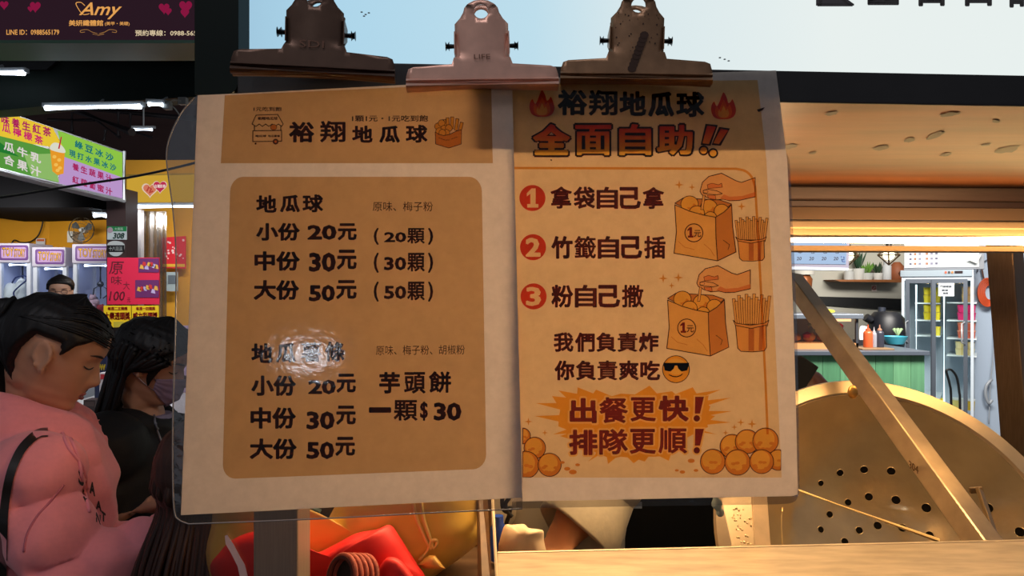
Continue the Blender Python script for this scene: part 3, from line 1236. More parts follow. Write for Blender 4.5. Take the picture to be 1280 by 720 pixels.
def bag(a, o, q):
    """o: helper mapping the first bag's own pixels"""
    a.shape([o(843.5, 254), o(854, 247.5), o(900, 250), o(914.5, 255), o(894, 272), o(860, 262)], BAGD, LINE, 1.0)
    for x, y, r in ((862, 255, 11), (886, 259, 10.5), (902, 264, 9.5), (871, 266, 9.5), (888, 272, 8)):
        c = o(x, y)
        a.shape(circ(c[0], c[1], r, 26, r * .92), BALL, LINE, .9)
        a.shape(circ(c[0] + r * .25, c[1] + r * .3, r * .55, 16, r * .4), BALLD)
        a.shape(circ(c[0] - r * .15, c[1] - r * .1, r * .6, 16, r * .5), BALL)
    a.shape([o(843.5, 256), o(862, 264), o(880, 269), o(894.5, 271.5), o(895, 298), o(897, 326), o(868, 321), o(842.5, 316.5), o(845.5, 290)], BAG, LINE, 1.1)
    a.shape([o(894.5, 271.5), o(905, 265), o(914.5, 256), o(916, 285), o(920, 315), o(897, 326), o(895, 298)], BAGD, LINE, 1.1)
    a.line([o(848, 302), o(856, 309), o(868, 312)], .7, BAGD)
    a.line([o(880, 305), o(888, 312), o(893, 320)], .7, BAGD)
    a.line([o(904, 300), o(912, 306), o(910, 312)], .7, LINE)
    c = o(867.3, 291)
    a.line(circ(c[0], c[1], 11.2, 34), 1.2, LINE, True)
    a.poly([(c[0] - 8, c[1] - 4), (c[0] - 5, c[1] - 7), (c[0] - 2.2, c[1] - 7), (c[0] - 2.2, c[1] + 3.5), (c[0] - .6, c[1] + 3.5), (c[0] - .6, c[1] + 6), (c[0] - 7.4, c[1] + 6), (c[0] - 7.4, c[1] + 3.5), (c[0] - 5.4, c[1] + 3.5), (c[0] - 5.4, c[1] - 3.5), (c[0] - 8, c[1] - 2)], REDL)
    a.text('元', c[0], c[1] - 3.5, c[0] + 9, c[1] + 5.5, LINE, .02)


def cup(a, o):
    random.seed(3)
    for k in range(15):
        x = 921 + k * 2.4
        lean = (k - 7) * .35
        top = 273 + 3 * math.sin(k * 2.1) + abs(k - 7) * .35
        a.shape([o(x + lean, top), o(x + lean + 3.2, top), o(x - lean * .4 + 3, 302), o(x - lean * .4, 302)], STK, LINE, .65)
    a.shape([o(922, 300), o(955, 300), o(955.5, 322), o(953, 325.5), o(940, 326.5), o(928, 326), o(924.5, 323)], CUP, LINE, 1.0)
    a.poly([o(936, 302), o(942, 302), o(942, 325.5), o(936, 325.5)], CUPD)
    a.poly([o(948, 302), o(952, 301.5), o(951, 325), o(947, 325)], CUPD)
    a.shape([o(919.5, 296), o(923, 299), o(938, 301), o(953, 299), o(958, 296), o(956.5, 300.5), o(939, 304), o(922, 301)], CUP, LINE, .9)


def hand(a, o):
    a.shape([o(944, 222), o(927, 228), o(920, 226), o(902, 216.5), o(886, 220.5), o(878, 228), o(875, 239), o(877, 243), o(884, 247), o(893, 250), o(904, 249), o(912, 251), o(924, 250.5), o(944, 246)], SK, LINE, 1.0)
    a.poly([o(944, 240), o(928, 245), o(912, 246), o(905, 243), o(900, 248), o(912, 250.5), o(924, 250), o(944, 245.5)], SKD)
    a.shape([o(884, 231), o(890, 229), o(898, 231), o(902, 229), o(903, 234), o(893, 235), o(885, 236)], SKD, LINE, .6)
    a.shape([o(879, 238), o(884, 236.5), o(896, 238.5), o(903, 242), o(896, 243.5), o(884, 242.5), o(879, 241.5)], SK, LINE, .8)
    a.shape([o(884, 244), o(894, 244), o(895, 249.5), o(886, 248)], SKD, LINE, .6)
    a.shape(circ(o(882, 239.5)[0], o(882, 239.5)[1], 3, 12, 2), SK, LINE, .5)
    a.shape([o(878.5, 244), o(881.5, 244), o(879, 262), o(875.8, 262)], STK, LINE, .7)


for k, (dx, dy) in enumerate(((0, 0), (-9, 119))):
    b_ = lambda x, y, dx=dx, dy=dy: (x + dx, y + dy)
    a = Art()
    bag(a, b_, None)
    hb = (lambda x, y: (x, y)) if k == 0 else (lambda x, y: (871 + (x - 875) * .97, 332 + (y - 216.5) * .98))
    hand(a, hb)
    for x, y, r in (((849, 231, 6), (865, 234, 4.5), (927, 258, 5.5)), ((829, 348, 6), (848, 347, 6.2), (839.5, 357, 4)))[k]:
        spark(a, x, y, r)
    a.put('bag_drawing', RP, art_m, rs, .0006)
    a = Art()
    cb_ = (lambda x, y: (x, y)) if k == 0 else (lambda x, y: (917 + (x - 920) * 1.16, 369 + (y - 272) * 1.30))
    cup(a, cb_)
    a.put('cup_drawing', RP, art_m, rs, .0008)

# fried balls along the lower edge
for k, balls in enumerate((((653, 545, 10, 1), (668.5, 560, 13.5, 0), (657, 581, 17, 2), (687, 581, 14.5, 0)),
                           ((915, 558, 15, 0), (934, 552, 15, 0), (957, 551, 16, 0), (973, 575, 13, 3), (891, 577, 15.5, 0), (922, 578, 16, 0), (952, 577, 15, 0)))):
    a = Art()
    for x, y, r, clip in balls:
        c = [(min(976, max(653.5, px)), min(596.5, py)) for px, py in circ(x, y, r, 32)]
        a.shape(c, BALLD, LINE, 1.0)
        a.poly([(min(976, max(654, px)), py) for px, py in circ(x - r * .08, y - r * .14, r * .78, 24)], BALL)
        for q in range(5):
            an = q * 1.9 + x
            a.poly([(min(976, max(654, px)), min(596, py)) for px, py in circ(x + r * .55 * math.cos(an), y + r * .35 + r * .3 * math.sin(an), r * .2, 9, r * .12)], BALLD)
    for x, y, r in ((((709, 586, 4), (716, 590, 5), (722, 581, 3), (703, 578, 3)) if k == 0 else ((864, 576, 4.5), (853, 590, 3.5), (846, 588, 2.5), (870, 588, 3)))):
        a.poly(circ(x, y, r, 10, r * .6), BALLD)
    for x, y, r in ((((660.5, 527, 5), (681, 541, 4)) if k == 0 else ((926, 528, 5), (918, 534, 4), (940, 530, 6), (907, 541, 4)))):
        spark(a, x, y, r)
    a.put('balls_drawing', RP, art_m, rs, .0006)
a = Art()
a.poly([(946, 137), (956, 134), (953, 138), (948, 140)], 0)
a.poly([(688, 199), (690, 199.5), (690, 201), (688, 200.5)], 0)
a.put('scuff', RP, [dark], rs, .0006)

bm = NB()
bm.faces.new([bm.verts.new(RP(x, y, .0016)) for x, y in rpoly])
mk('film_cover', bm, film, rs)
bm = NB()
o_l = [(640, 636), (700, 634.5), (820, 632.5), (940, 631)] + smooth_loop([(970, 630.5), (988, 629), (996, 624), (999.5, 612)], 5, False) + [(998, 500), (996, 400), (992, 300), (987, 200), (984, 192)]
i_l = [(640, 627), (700, 626), (820, 623.5), (940, 621)] + [(960 + 37 * k / 15, 620.7) for k in range(16)] + [(995, 500), (992, 400), (988, 300), (984, 200), (983, 192)]
oo = [bm.verts.new(RP(x, y, -.002)) for x, y in o_l]
ii = [bm.verts.new(RP(x, y, .0006)) for x, y in i_l[:len(o_l)]]
for k in range(min(len(oo), len(ii)) - 1):
    try:
        bm.faces.new((oo[k], oo[k + 1], ii[k + 1], ii[k]))
    except ValueError:
        pass
mk('clear_rim', bm, film_edge, rs, label='clear plastic rim')

# ------------------------------------------------------------------ clips
clipm = [M('clip_steel', (240, 184, 160), 0.33, 0.4, 60, 0.10, (1, 1, 1), 0.03), M('clip_steel_aged', (158, 118, 86), 0.38, 0.5, 60, 0.22, (1, 1, 1), 0.06), M('clip_steel_brown', (104, 78, 64), 0.38, 0.6, 50, 0.15, (1, 1, 1), 0.04)]


def make_clip(label, px, ptop, pbot, width_px, d, yaw, roll, body_m, open_ang=0.20, lean=0.0):
    """bulldog clip: two pressed plates with rolled jaws, a spring rod with knobs between them"""
    c = P(px, pbot, d)
    root = thing('bulldog_clip', label, 'clip', c, 'bulldog clips holding up the sheets')
    s = width_px * d / F / 0.132           # scale
    H = (pbot - ptop) * d / F
    hw = .066 * s
    bh = .018 * s
    bw = .0235 * s
    rot = Matrix.Rotation(yaw, 3, 'Z') @ Matrix.Rotation(roll, 3, 'Y')

    def outline():
        r = [(-hw, .004 * s), (-hw, bh * .55), (-hw * .97, bh * .9), (-hw * .90, bh)]
        r += [(-bw * 1.12, bh * 1.12), (-bw, bh * 1.5), (-bw * .98, H * .62)]
        r += [(-bw * .98, H * .74), (-bw * .78, H * .80), (-bw * .66, H * .86)]
        for k in range(9):
            t = math.pi * (1 - k / 8)
            r.append((bw * .66 * math.cos(t), H * .86 + H * .14 * math.sin(t)))
        r2 = [(-x, y) for x, y in reversed(r[:10])]
        return r + r2
    ol = outline()
    hc, hr = (0, H * .865), .0062 * s
    hole = [(hc[0] + hr * math.cos(2 * math.pi * k / 16), hc[1] + hr * math.sin(2 * math.pi * k / 16)) for k in range(16)]
    def inside(x, y, pg):
        r_ = False
        px_, py_ = pg[-1]
        for qx, qy in pg:
            if (qy > y) != (py_ > y) and x < (px_ - qx) * (y - qy) / (py_ - qy) + qx:
                r_ = not r_
            px_, py_ = qx, qy
        return r_
    grid = [Vector((-hw + hw * 2 * i / 22, H * j / 18)) for i in range(1, 22) for j in range(1, 18)]
    grid = [g for g in grid if inside(g.x, g.y, ol) and (g - Vector(hc)).length > hr * 1.25]
    n0 = len(ol)
    ov, oe, of, a1, a2, a3 = delaunay_2d_cdt([Vector(p) for p in ol] + [Vector(p) for p in hole] + grid, [(i, (i + 1) % n0) for i in range(n0)] + [(n0 + i, n0 + (i + 1) % 16) for i in range(16)], [], 0, 1e-6)
    for side, nm in ((-1, 'front_plate'), (1, 'back_plate')):
        bm = NB()
        def pt(x, y, off=0.0):
            yy = side * (.0022 + max(0, y - bh) * math.tan(open_ang) * (1.0 if side > 0 else .25) + off)
            # cylinder-like rounding of the handle
            yy += side * (-.004 * s * (x / bw) ** 2 if y > bh * 1.4 else 0)
            return c + rot @ Vector((x, yy, y))
        fr = [bm.verts.new(pt(p.x, p.y)) for p in ov]
        for f in of:
            gx, gy = sum(ov[i].x for i in f) / 3, sum(ov[i].y for i in f) / 3
            if not inside(gx, gy, ol) or inside(gx, gy, hole):
                continue
            try:
                bm.faces.new([fr[i] for i in f])
            except ValueError:
                pass
        loose = [v for v in bm.verts if not v.link_faces]
        bmesh.ops.delete(bm, geom=loose, context='VERTS')
        pl_ = mk(nm, bm, body_m, root, solid=.0012, smooth='angle')
        bm = NB()
        for rr, dz in ((.0034, .001), (.0022, .0058)):
            tube(bm, [c + rot @ Vector((-hw, side * .0035, dz * s)), c + rot @ Vector((hw, side * .0035, dz * s))], rr * s, 10)
        mk('rolled_jaw', bm, body_m, pl_, smooth='angle')
    bm = NB()
    yb = bh + (H - bh) * .36
    tube(bm, [c + rot @ Vector((-bw * 1.30, .006 * s, yb)), c + rot @ Vector((bw * 1.30, .006 * s, yb))], .0022 * s, 10)
    for sx_ in (-1, 1):
        tube(bm, [c + rot @ Vector((sx_ * bw * 1.22, .006 * s, yb)), c + rot @ Vector((sx_ * bw * 1.36, .006 * s, yb))], .0042 * s, 12)
    mk('spring_rod', bm, M('clip_dark', (60, 58, 60), 0.4, 0.8), root, smooth='angle')
    bm = NB()
    coil = [c + rot @ Vector((-bw * .8 + bw * 1.6 * k / 120, .006 * s + .0042 * s * math.cos(k * .9), yb + .0042 * s * math.sin(k * .9))) for k in range(121)]
    tube(bm, coil, .0009 * s, 6)
    mk('spring', bm, M('clip_dark', (60, 58, 60), 0.4, 0.8), root, smooth=True)
    for sx_ in (-1, 1):
        for sd_ in (-1, 1):
            bm = NB()
            base = [Vector((sx_ * bw * .98, sd_ * .003, yb + .010 * s)), Vector((sx_ * bw * .98, sd_ * .003, yb - .010 * s)), Vector((sx_ * bw * 1.02, .010 * s, yb - .004 * s)), Vector((sx_ * bw * 1.02, .010 * s, yb + .006 * s))]
            prism(bm, [c + rot @ v for v in base], rot @ Vector((sx_ * .001, 0, 0)))
            mk('side_lug', bm, body_m, root)
    return root, c, rot, s, H


r2 = make_clip('middle bulldog clip, clean coppery steel, over the joint of both sheets', 603.5, 2, 110, 189, .640, 0.03, -0.022, clipm[0], .10)
r1 = make_clip('dark brown bulldog clip at the left top of the price list', 393, -12, 95, 199, .618, 0.10, 0.02, clipm[2], .30)
r3 = make_clip('rust-speckled bulldog clip gripping the top of the cream poster', 794, -4, 103, 187, .648, -0.06, 0.032, clipm[1], .30)
for (r_, c, rot, s, H), body, q in ((r2, 'LIFE', (-.007, .024, .007, .028)), (r1, 'SDI', (-.012, .022, .008, .028))):
    bm = NB()
    vs_, fs = glyphs(body, 0.0, 1)
    off = -.0042
    vv = [bm.verts.new(c + rot @ Vector((q[0] * s + (q[2] - q[0]) * s * x, off * 1.0 - .0006 - (q[1] * s - .018 * s) * .03, q[3] * s - (q[3] - q[1]) * s * y))) for x, y in vs_]
    for f in fs:
        bm.faces.new([vv[i] for i in f])
    mk('stamped_mark', bm, M('clip_stamp', (120, 86, 70), 0.5, 0.7), r_)
# rust patch of the right clip
r_, c, rot, s, H = r3
bm = NB()
random.seed(5)
for k in range(40):
    x, y = random.uniform(-.019, .019) * s, random.uniform(.02, .06) * s
    rr = random.uniform(.0003, .0009)
    yy = -.0034 - (max(0, y - .018 * s)) * math.tan(.30) * .25 + .004 * s * (x / (.0235 * s)) ** 2 - .0004
    bm.faces.new([bm.verts.new(c + rot @ Vector((x + rr * math.cos(2 * math.pi * q / 7), yy, y + rr * math.sin(2 * math.pi * q / 7)))) for q in range(7)])
for k in range(9):
    x, y = (.006 - .0012 * k) * s, (.040 - .0036 * k) * s
    yy = -.0038 - (max(0, y - .018 * s)) * math.tan(.30) * .25 + .004 * s * (x / (.0235 * s)) ** 2 - .0004
    bm.faces.new([bm.verts.new(c + rot @ Vector((x + .0042 * math.cos(2 * math.pi * q / 9), yy, y + .0035 * math.sin(2 * math.pi * q / 9)))) for q in range(9)])
mk('rust_spot', bm, M('clip_rust', (70, 46, 34), 0.7, 0.3), r_)
# ================================================================== street market on the left
red = M('sign_red', (190, 30, 44), 0.6)
yellow = M('arcade_yellow', (232, 160, 24), 0.7, 0, 3, 0.05)

# arcade walls
bm = NB()
box(bm, P(-60, 0, 8.5).x, P(62, 0, 8.5).x, 8.5, 8.59, 0, P(0, 232, 8.5).z)
hexa(bm, [P(62, 670, 8.5), P(142, 670, 8.25), P(142, 268, 8.25), P(62, 250, 8.5)], [P(62, 670, 8.59), P(142, 670, 8.34), P(142, 268, 8.34), P(62, 250, 8.59)])
mk('wall_left', bm, yellow, kind='structure')
bm = NB()
box(bm, P(-80, 0, 7.2).x, P(128, 0, 7.2).x, 7.0, 8.5, P(0, 262, 7.2).z, P(0, 205, 7.2).z)
mk('ceiling.002', bm, M('arcade_soffit', (4, 4, 6), 0.9, spec=.1), kind='structure')
# brown pillar
bm = NB()
pxbox(bm, 133, 236, 157, 760, 4.9, .16)
mk('column', bm, M('pillar_brown', (66, 46, 44), 0.55, 0, 4, 0.1), kind='structure')

# steel truss and hall roof bits behind
bm = NB()
tube(bm, [P(95, 138, 7), P(165, 165, 6.4)], .04, 6)
for a_, b_ in (((90, 135), (90, 165)), ((60, 150), (118, 150)), ((120, 150), (150, 172)), ((148, 140), (148, 170)), ((163, 140), (163, 165)), ((132, 162), (130, 176)), ((163, 163), (190, 172))):
    tube(bm, [P(a_[0], a_[1], 7), P(b_[0], b_[1], 7)], .018, 6)
tube(bm, [P(-40, 122, 7), P(260, 150, 7)], .03, 6)
mk('trim_2', bm, M('truss_dark', (40, 36, 40), 0.5, 0.4), kind='structure')

# big dark green awning beam
aw = thing('awning', 'dark green awning beam across the market below the nail salon sign', 'awning', P(110, 138, 3.3))
bm = NB()
prism(bm, [P(-60, 84, 3.3), P(60, 76, 3.3), P(246, 72, 3.3), P(246, 121, 3.3), P(60, 132, 3.3), P(0, 138, 3.3), P(-60, 142, 3.3)], (0, .12, 0))
mk('canvas', bm, M('awning_green', (8, 26, 20), 0.6, 0, 6, 0.2, (1, 1, 3), 0.1, spec=.25), aw)
bm = NB()
prism(bm, [P(-60, 84, 3.28), P(58, 87, 3.28), P(72, 75, 3.28), P(52, 58, 3.28), (P(-60, 62, 3.28))], (0, .1, 0))
mk('bracket', bm, M('awning_bracket', (18, 20, 22), 0.6), aw)
# row of small pale tiles
for k in range(13):
    bm = NB()
    x = 78 + k * 12.6
    prism(bm, [P(x, 66.5, 3.26), P(x + 11.4, 66.5, 3.26), P(x + 11.4, 72, 3.26), P(x, 71, 3.26)], (0, .02, 0))
    mk('vent_slot', bm, M('vent_grey', (70, 72, 70), 0.6), aw)

# salon sign
ss = thing('salon_sign', 'dark purple salon light box with gold script lettering at the top left', 'sign', P(110, 54, 2.6))
bm = NB()
pxbox(bm, -70, -70, 246, 50, 2.6, .18)
mk('case', bm, M('salon_print', (44, 28, 36), 0.35, 0, 4, 0.35), ss)
spl2 = Plane(P(0, 0, 2.6), P(240, 0, 2.6), P(0, 50, 2.6))
bm = NB()
slab(bm, spl2, [(-70, -70), (246, -70), (246, 50), (-70, 50)], .002, .003)
fm = EM('salon_face_glow', (46, 28, 38), .8)
mk('face', bm, fm, ss)
for x, y, r in ((5, 6, 6), (44, 8, 7.5), (38, 11, 4), (205, 10, 7.5), (210, 14, 5), (232, 8, 9), (231, 16, 6)):
    bm = NB()
    pts = []
    for k in range(24):
        t = 2 * math.pi * k / 24
        pts.append((x + r * .062 * 16 * math.sin(t) ** 3 * .9, y - r * .062 * (13 * math.cos(t) - 5 * math.cos(2 * t) - 2 * math.cos(3 * t) - math.cos(4 * t))))
    slab(bm, spl2, pts, .001, .0045)
    mk('heart_print', bm, EM('salon_heart', (150, 26, 70), .75), ss)
goldem = EM('salon_gold', (226, 160, 84), 1.0)
whiteem = EM('salon_cream', (216, 196, 160), 1.0)
bm = NB()
txt(bm, spl2, 'Amy', 101, 3, 150, 24, bold=.012, lift=.005, sh=9)
mk('sign_name', bm, goldem, ss)
bm = NB()
# swash of the capital and the ornament under the name
sw = smooth_loop([(112, 17), (104, 18), (98, 11), (95, 4), (101, 3), (106, 7)], 5, False)
tube(bm, [spl2(x, y, .006) for x, y in sw], .0014, 6)
mk('sign_swash', bm, goldem, ss)
bm = NB()
txt(bm, spl2, '美妍纖體館', 86, 25, 129, 32.5, bold=.02, lift=.005)
txt(bm, spl2, '(美甲・美睫)', 131, 27, 162, 32.5, bold=.01, lift=.005)
mk('sign_line', bm, goldem, ss)
bm = NB()
for sgn in (-1, 1):
    tube(bm, [spl2(123 + sgn * x, y, .006) for x, y in smooth_loop([(1, 42), (8, 40), (14, 37), (22, 38), (22, 40.5), (17, 40)], 4, False)], .001, 6)
tube(bm, [spl2(x, y, .006) for x, y in ((116, 42.5), (123, 44), (130, 42.5))], .001, 6)
mk('sign_ornament', bm, EM('salon_gold_dim', (170, 120, 66), .9), ss)
bm = NB()
txt(bm, spl2, 'LINE ID：0988565179', 8, 37, 74, 43.5, bold=.015, lift=.005)
mk('sign_line', bm, goldem, ss)
bm = NB()
txt(bm, spl2, '預約專線：0988-565-179', 169, 37.5, 262, 45, bold=.015, lift=.005)
mk('sign_line', bm, whiteem, ss)
bm = NB()
pxbox(bm, -70, 50, 246, 54, 2.58, .2)
mk('frame', bm, M('salon_frame_green', (70, 104, 84), 0.5), ss)


# fluorescent tubes under the awning
def batten(label, x0, y0, x1, y1, d, r, strength, col=(226, 240, 255), fix=True, grp=None, hang=(0, .085, .05)):
    t = thing('strip_light', label, 'lamp', P((x0 + x1) / 2, (y0 + y1) / 2, d), grp)
    bm = NB()
    tube(bm, [P(x0, y0, d), P(x1, y1, d)], r, 10)
    mk('tube', bm, EM('cool_tube_%d' % int(strength), col, strength), t, smooth=True)
    if fix:
        bm = NB()
        a, b = P(x0 - 2, y0 - 3, d + .01), P(x1 + 4, y1 - 3, d + .01)
        sqtube(bm, a, b, .03, .02, (0, 0, 1))
        mk('housing', bm, M('batten_grey', (150, 154, 158), 0.5), t)
        bm = NB()
        q = (a + b) / 2
        tube(bm, [q, q + Vector(hang)], .008, 6)
        mk('hanger', bm, M('batten_grey', (150, 154, 158), 0.5), t)
    return t


batten('bright strip light along the lower edge of the green awning', 57, 135, 176, 133, 3.22, .012, 9)
batten('short strip light at the left edge under the salon sign', -60, 92, 30, 91, 3.15, .013, 6)
t = batten('short lit lamp with hanging wires at the right end of the awning', 186, 130, 204, 131, 3.2, .011, 9, hang=(0, .12, .06))
bm = NB()
pxbox(bm, 203, 126, 212, 136, 3.2, .03)
mk('connector', bm, M('connector_grey', (140, 142, 140), 0.5), t, bevel=.003)
bm = NB()
pxbox(bm, 222, 121, 232, 130, 3.2, .03)
mk('connector', bm, M('connector_grey', (140, 142, 140), 0.5), t, bevel=.003)
for pts in ([(210, 132), (217, 134), (222, 140), (224, 143)], [(211, 128), (218, 125), (226, 126)]):
    bm = NB()
    tube(bm, [P(x, y, 3.19) for x, y in smooth_loop(pts, 5, False)], .003, 6)
    mk('wire', bm, M('wire_pale', (170, 168, 160), 0.5), t, smooth=True)
batten('faint small strip light far back in the hall', 167, 162, 190, 162, 6.8, .015, 3, hang=(0, 0, 2.05))
batten('small strip light on the arcade ceiling left of the pillar', 118, 269, 135, 270, 7.3, .026, 8, hang=(0, 0, .06))

# juice sign: light box running back to the right
js = thing('juice_sign', 'slanting yellow, green and purple drink shop light box with an orange cup', 'sign', P(80, 235, 4.1))
JP = Plane(P(0, 137, 3.6), P(155, 190, 4.76), P(0, 213, 3.6))
bm = NB()
slab(bm, JP, [(-60, 116), (155, 190), (155, 251), (-60, 196)], .14)
mk('case', bm, M('sign_case_pale', (168, 168, 170), 0.5), js)
def em_poly(name, poly, color, lift=.004, s=.85):
    bm = NB()
    vv = [bm.verts.new(JP(x, y, lift)) for x, y in poly]
    bm.faces.new(vv)
    return mk(name, bm, EM('juice_' + name + str(color[0]) + str(color[2]), color, s), js)
em_poly('panel', [(-60, 117), (0, 138), (36, 150), (66, 160), (80, 186), (40, 180), (0, 170), (-60, 155)], (246, 208, 58), .004)
em_poly('panel', [(72, 163), (153, 191), (153, 222), (120, 210), (80, 196)], (150, 208, 74), .004)
em_poly('panel', [(-60, 155), (0, 170), (40, 180), (66, 188), (72, 204), (73, 228), (0, 211), (-60, 194)], (92, 160, 66), .004)
em_poly('panel', [(30, 193), (66, 192), (74, 228), (40, 220)], (150, 196, 110), .005)
em_poly('panel', [(80, 196), (120, 210), (153, 222), (153, 248), (72, 229)], (196, 158, 214), .004)
em_poly('panel', [(-60, 160), (-60, 172), (0, 190), (24, 196), (0, 178)], (38, 128, 52), .006)
def jt(name, rows, col):
    bm = NB()
    for s, x0, y0, x1, y1, dy in rows:
        n_ = len(s)
        w = (x1 - x0) / n_
        for k, ch in enumerate(s):
            yy = dy * k / max(1, n_ - 1)
            txt(bm, JP, ch, x0 + w * k + w * .04, y0 + yy, x0 + w * k + w * .84, y1 + yy, dy=dy / max(1, n_ - 1) * .8, bold=.03, lift=.009)
    return mk(name, bm, EM('juice_text_%d_%d' % (col[0], col[2]), col, .9), js)
jt('lettering', [('原味養生紅茶', -12, 139.5, 66, 151, 18)], (176, 28, 96))
jt('lettering', [('瓜檸檬茶', 2, 153.5, 56, 164, 14)], (206, 30, 110))
jt('lettering', [('瓜牛乳', 4, 175.5, 54, 187, 13)], (226, 218, 214))
jt('lettering', [('合果汁', 4, 192, 54, 204, 13)], (226, 218, 214))
jt('lettering', [('綠豆冰沙', 93, 174.5, 144, 184, 15)], (20, 116, 120))
jt('lettering', [('現打水果冰沙', 86, 186.5, 147, 195, 17)], (20, 116, 120))
jt('lettering', [('養生蔬果汁', 90, 203, 142, 212, 14)], (170, 34, 92))
jt('lettering', [('紅蘿蔔蜜汁', 90, 219, 142, 228, 14)], (170, 34, 92))
bm = NB()
vv = [(62.5, 186), (81, 190), (79.5, 217), (72, 219), (65.5, 214)]
bm.faces.new([bm.verts.new(JP(x, y, .010)) for x, y in vv])
mk('cup_print', bm, EM('juice_cup', (238, 158, 44), .9), js)
bm = NB()
bm.faces.new([bm.verts.new(JP(x, y, .012)) for x, y in smooth_loop([(62, 186), (66, 179), (73, 179), (80, 185), (81.5, 191), (72, 190)], 3)])
mk('cup_lid_print', bm, EM('juice_cup_lid', (226, 226, 206), .9), js)
bm = NB()
bm.faces.new([bm.verts.new(JP(x, y, .014)) for x, y in [(72.5, 186), (76, 171), (77.5, 171), (74.5, 186)]])
mk('straw_print', bm, EM('juice_straw', (196, 40, 60), .9), js)
for x, y in ((68, 196), (74, 200), (70, 206), (75, 210), (72, 213)):
    bm = NB()
    bm.faces.new([bm.verts.new(JP(px, py, .0115)) for px, py in circ(x, y, 2.6, 10, 2.2)])
    mk('ice_print', bm, EM('juice_ice', (250, 196, 90), .9), js)
bm = NB()
tube(bm, [JP(x, y, .008) for x, y in ((-60, 197), (155, 251.5))], .012, 6)
mk('frame', bm, M('sign_frame_alu', (200, 204, 206), 0.4, 0.3), js)
bm = NB()
tube(bm, [JP(155, 189, .006), JP(155, 252, .006)], .012, 6)
mk('frame', bm, M('sign_frame_alu', (200, 204, 206), 0.4, 0.3), js)

# black cable sagging in front of the juice sign
bm = NB()
tube(bm, [P(x, y, 3.2) for x, y in smooth_loop([(-40, 252), (20, 244), (80, 234), (120, 228), (160, 222), (205, 213), (250, 202)], 5, False)], .006, 8)
mk('overhead_cable', bm, M('cable_black', (14, 14, 15), 0.5), smooth=True, label='black cable sagging across the front of the drink shop light box', cat='cable')
bm = NB()
tube(bm, [P(x, y, 8.45) for x, y in smooth_loop([(55, 264), (53, 280), (48, 294), (38, 302), (26, 303), (18, 300), (14, 306)], 5, False)], .008, 6)
mk('wall_cable', bm, M('cable_black', (14, 14, 15), 0.5), smooth=True, label='thin black cable hanging down the yellow arcade wall', cat='cable')

# wall fan
fn = thing('wall_fan', 'grey wall fan on the yellow arcade wall above the claw machines', 'fan', P(98, 300, 8.1))
fc = P(101.5, 287.5, 8.05)
FS = 8.05 / 5.72
bm = NB()
for rr in (.148, .112, .077):
    tube(bm, [fc + Vector((rr * math.cos(t * .2618), -.03 * (1 - rr / .17), rr * math.sin(t * .2618))) for t in range(24)], .0022, 5, closed=True)
for k in range(20):
    a_ = k * math.pi / 10
    tube(bm, [fc + Vector((.02 * math.cos(a_), -.03, .02 * math.sin(a_))), fc + Vector((.105 * FS * math.cos(a_), -.002, .105 * FS * math.sin(a_)))], .0012, 4)
tube(bm, [fc + Vector((.106 * FS * math.cos(t * .2618), .005, .106 * FS * math.sin(t * .2618))) for t in range(24)], .005, 6, closed=True)
mk('guard', bm, M('fan_guard', (100, 96, 84), 0.4, 0.4), fn, smooth=True)
for k in range(3):
    bm = NB()
    a0 = k * 2.094 + .5
    pts = [(0.02, -.2), (.05, -.5), (.085, -.42), (.097, 0), (.085, .35), (.05, .3), (.02, .2)]
    prism(bm, [fc + Vector((FS * r_ * math.cos(a0 + t_), .012 + .012 * t_, FS * r_ * math.sin(a0 + t_))) for r_, t_ in pts], (0, .003, 0))
    mk('blade', bm, M('fan_blade', (82, 84, 84), 0.4), fn)
bm = NB()
ball(bm, fc + Vector((0, -.012, 0)), .022, .016, .022)
mk('hub', bm, M('fan_hub', (196, 198, 196), 0.4), fn, smooth=True)
bm = NB()
lathe(bm, [(0, .10), (.03, .10), (.04, .06), (.035, .02), (0, .015)], fc, (0, 1, 0), 18)
tube(bm, [fc + Vector((0, .06, 0)), P(88, 297, 8.2)], .015, 8)
box(bm, P(84, 0, 8.18).x, P(91, 0, 8.18).x, 8.18, 8.42, P(0, 303, 8.18).z, P(0, 289, 8.18).z)
mk('motor_arm', bm, M('fan_body', (206, 204, 196), 0.45), fn, smooth='angle')

bm = NB()
pxbox(bm, 45, 298, 56, 309, 8.46, .01)
o = mk('notice', bm, M('notice_white', (222, 220, 218), 0.6), label='small white notice with an orange top on the yellow wall', cat='notice')
bm = NB()
pxbox(bm, 46, 299, 55, 301.5, 8.455, .004)
mk('heading_strip', bm, M('notice_orange', (220, 100, 40), 0.6), o)


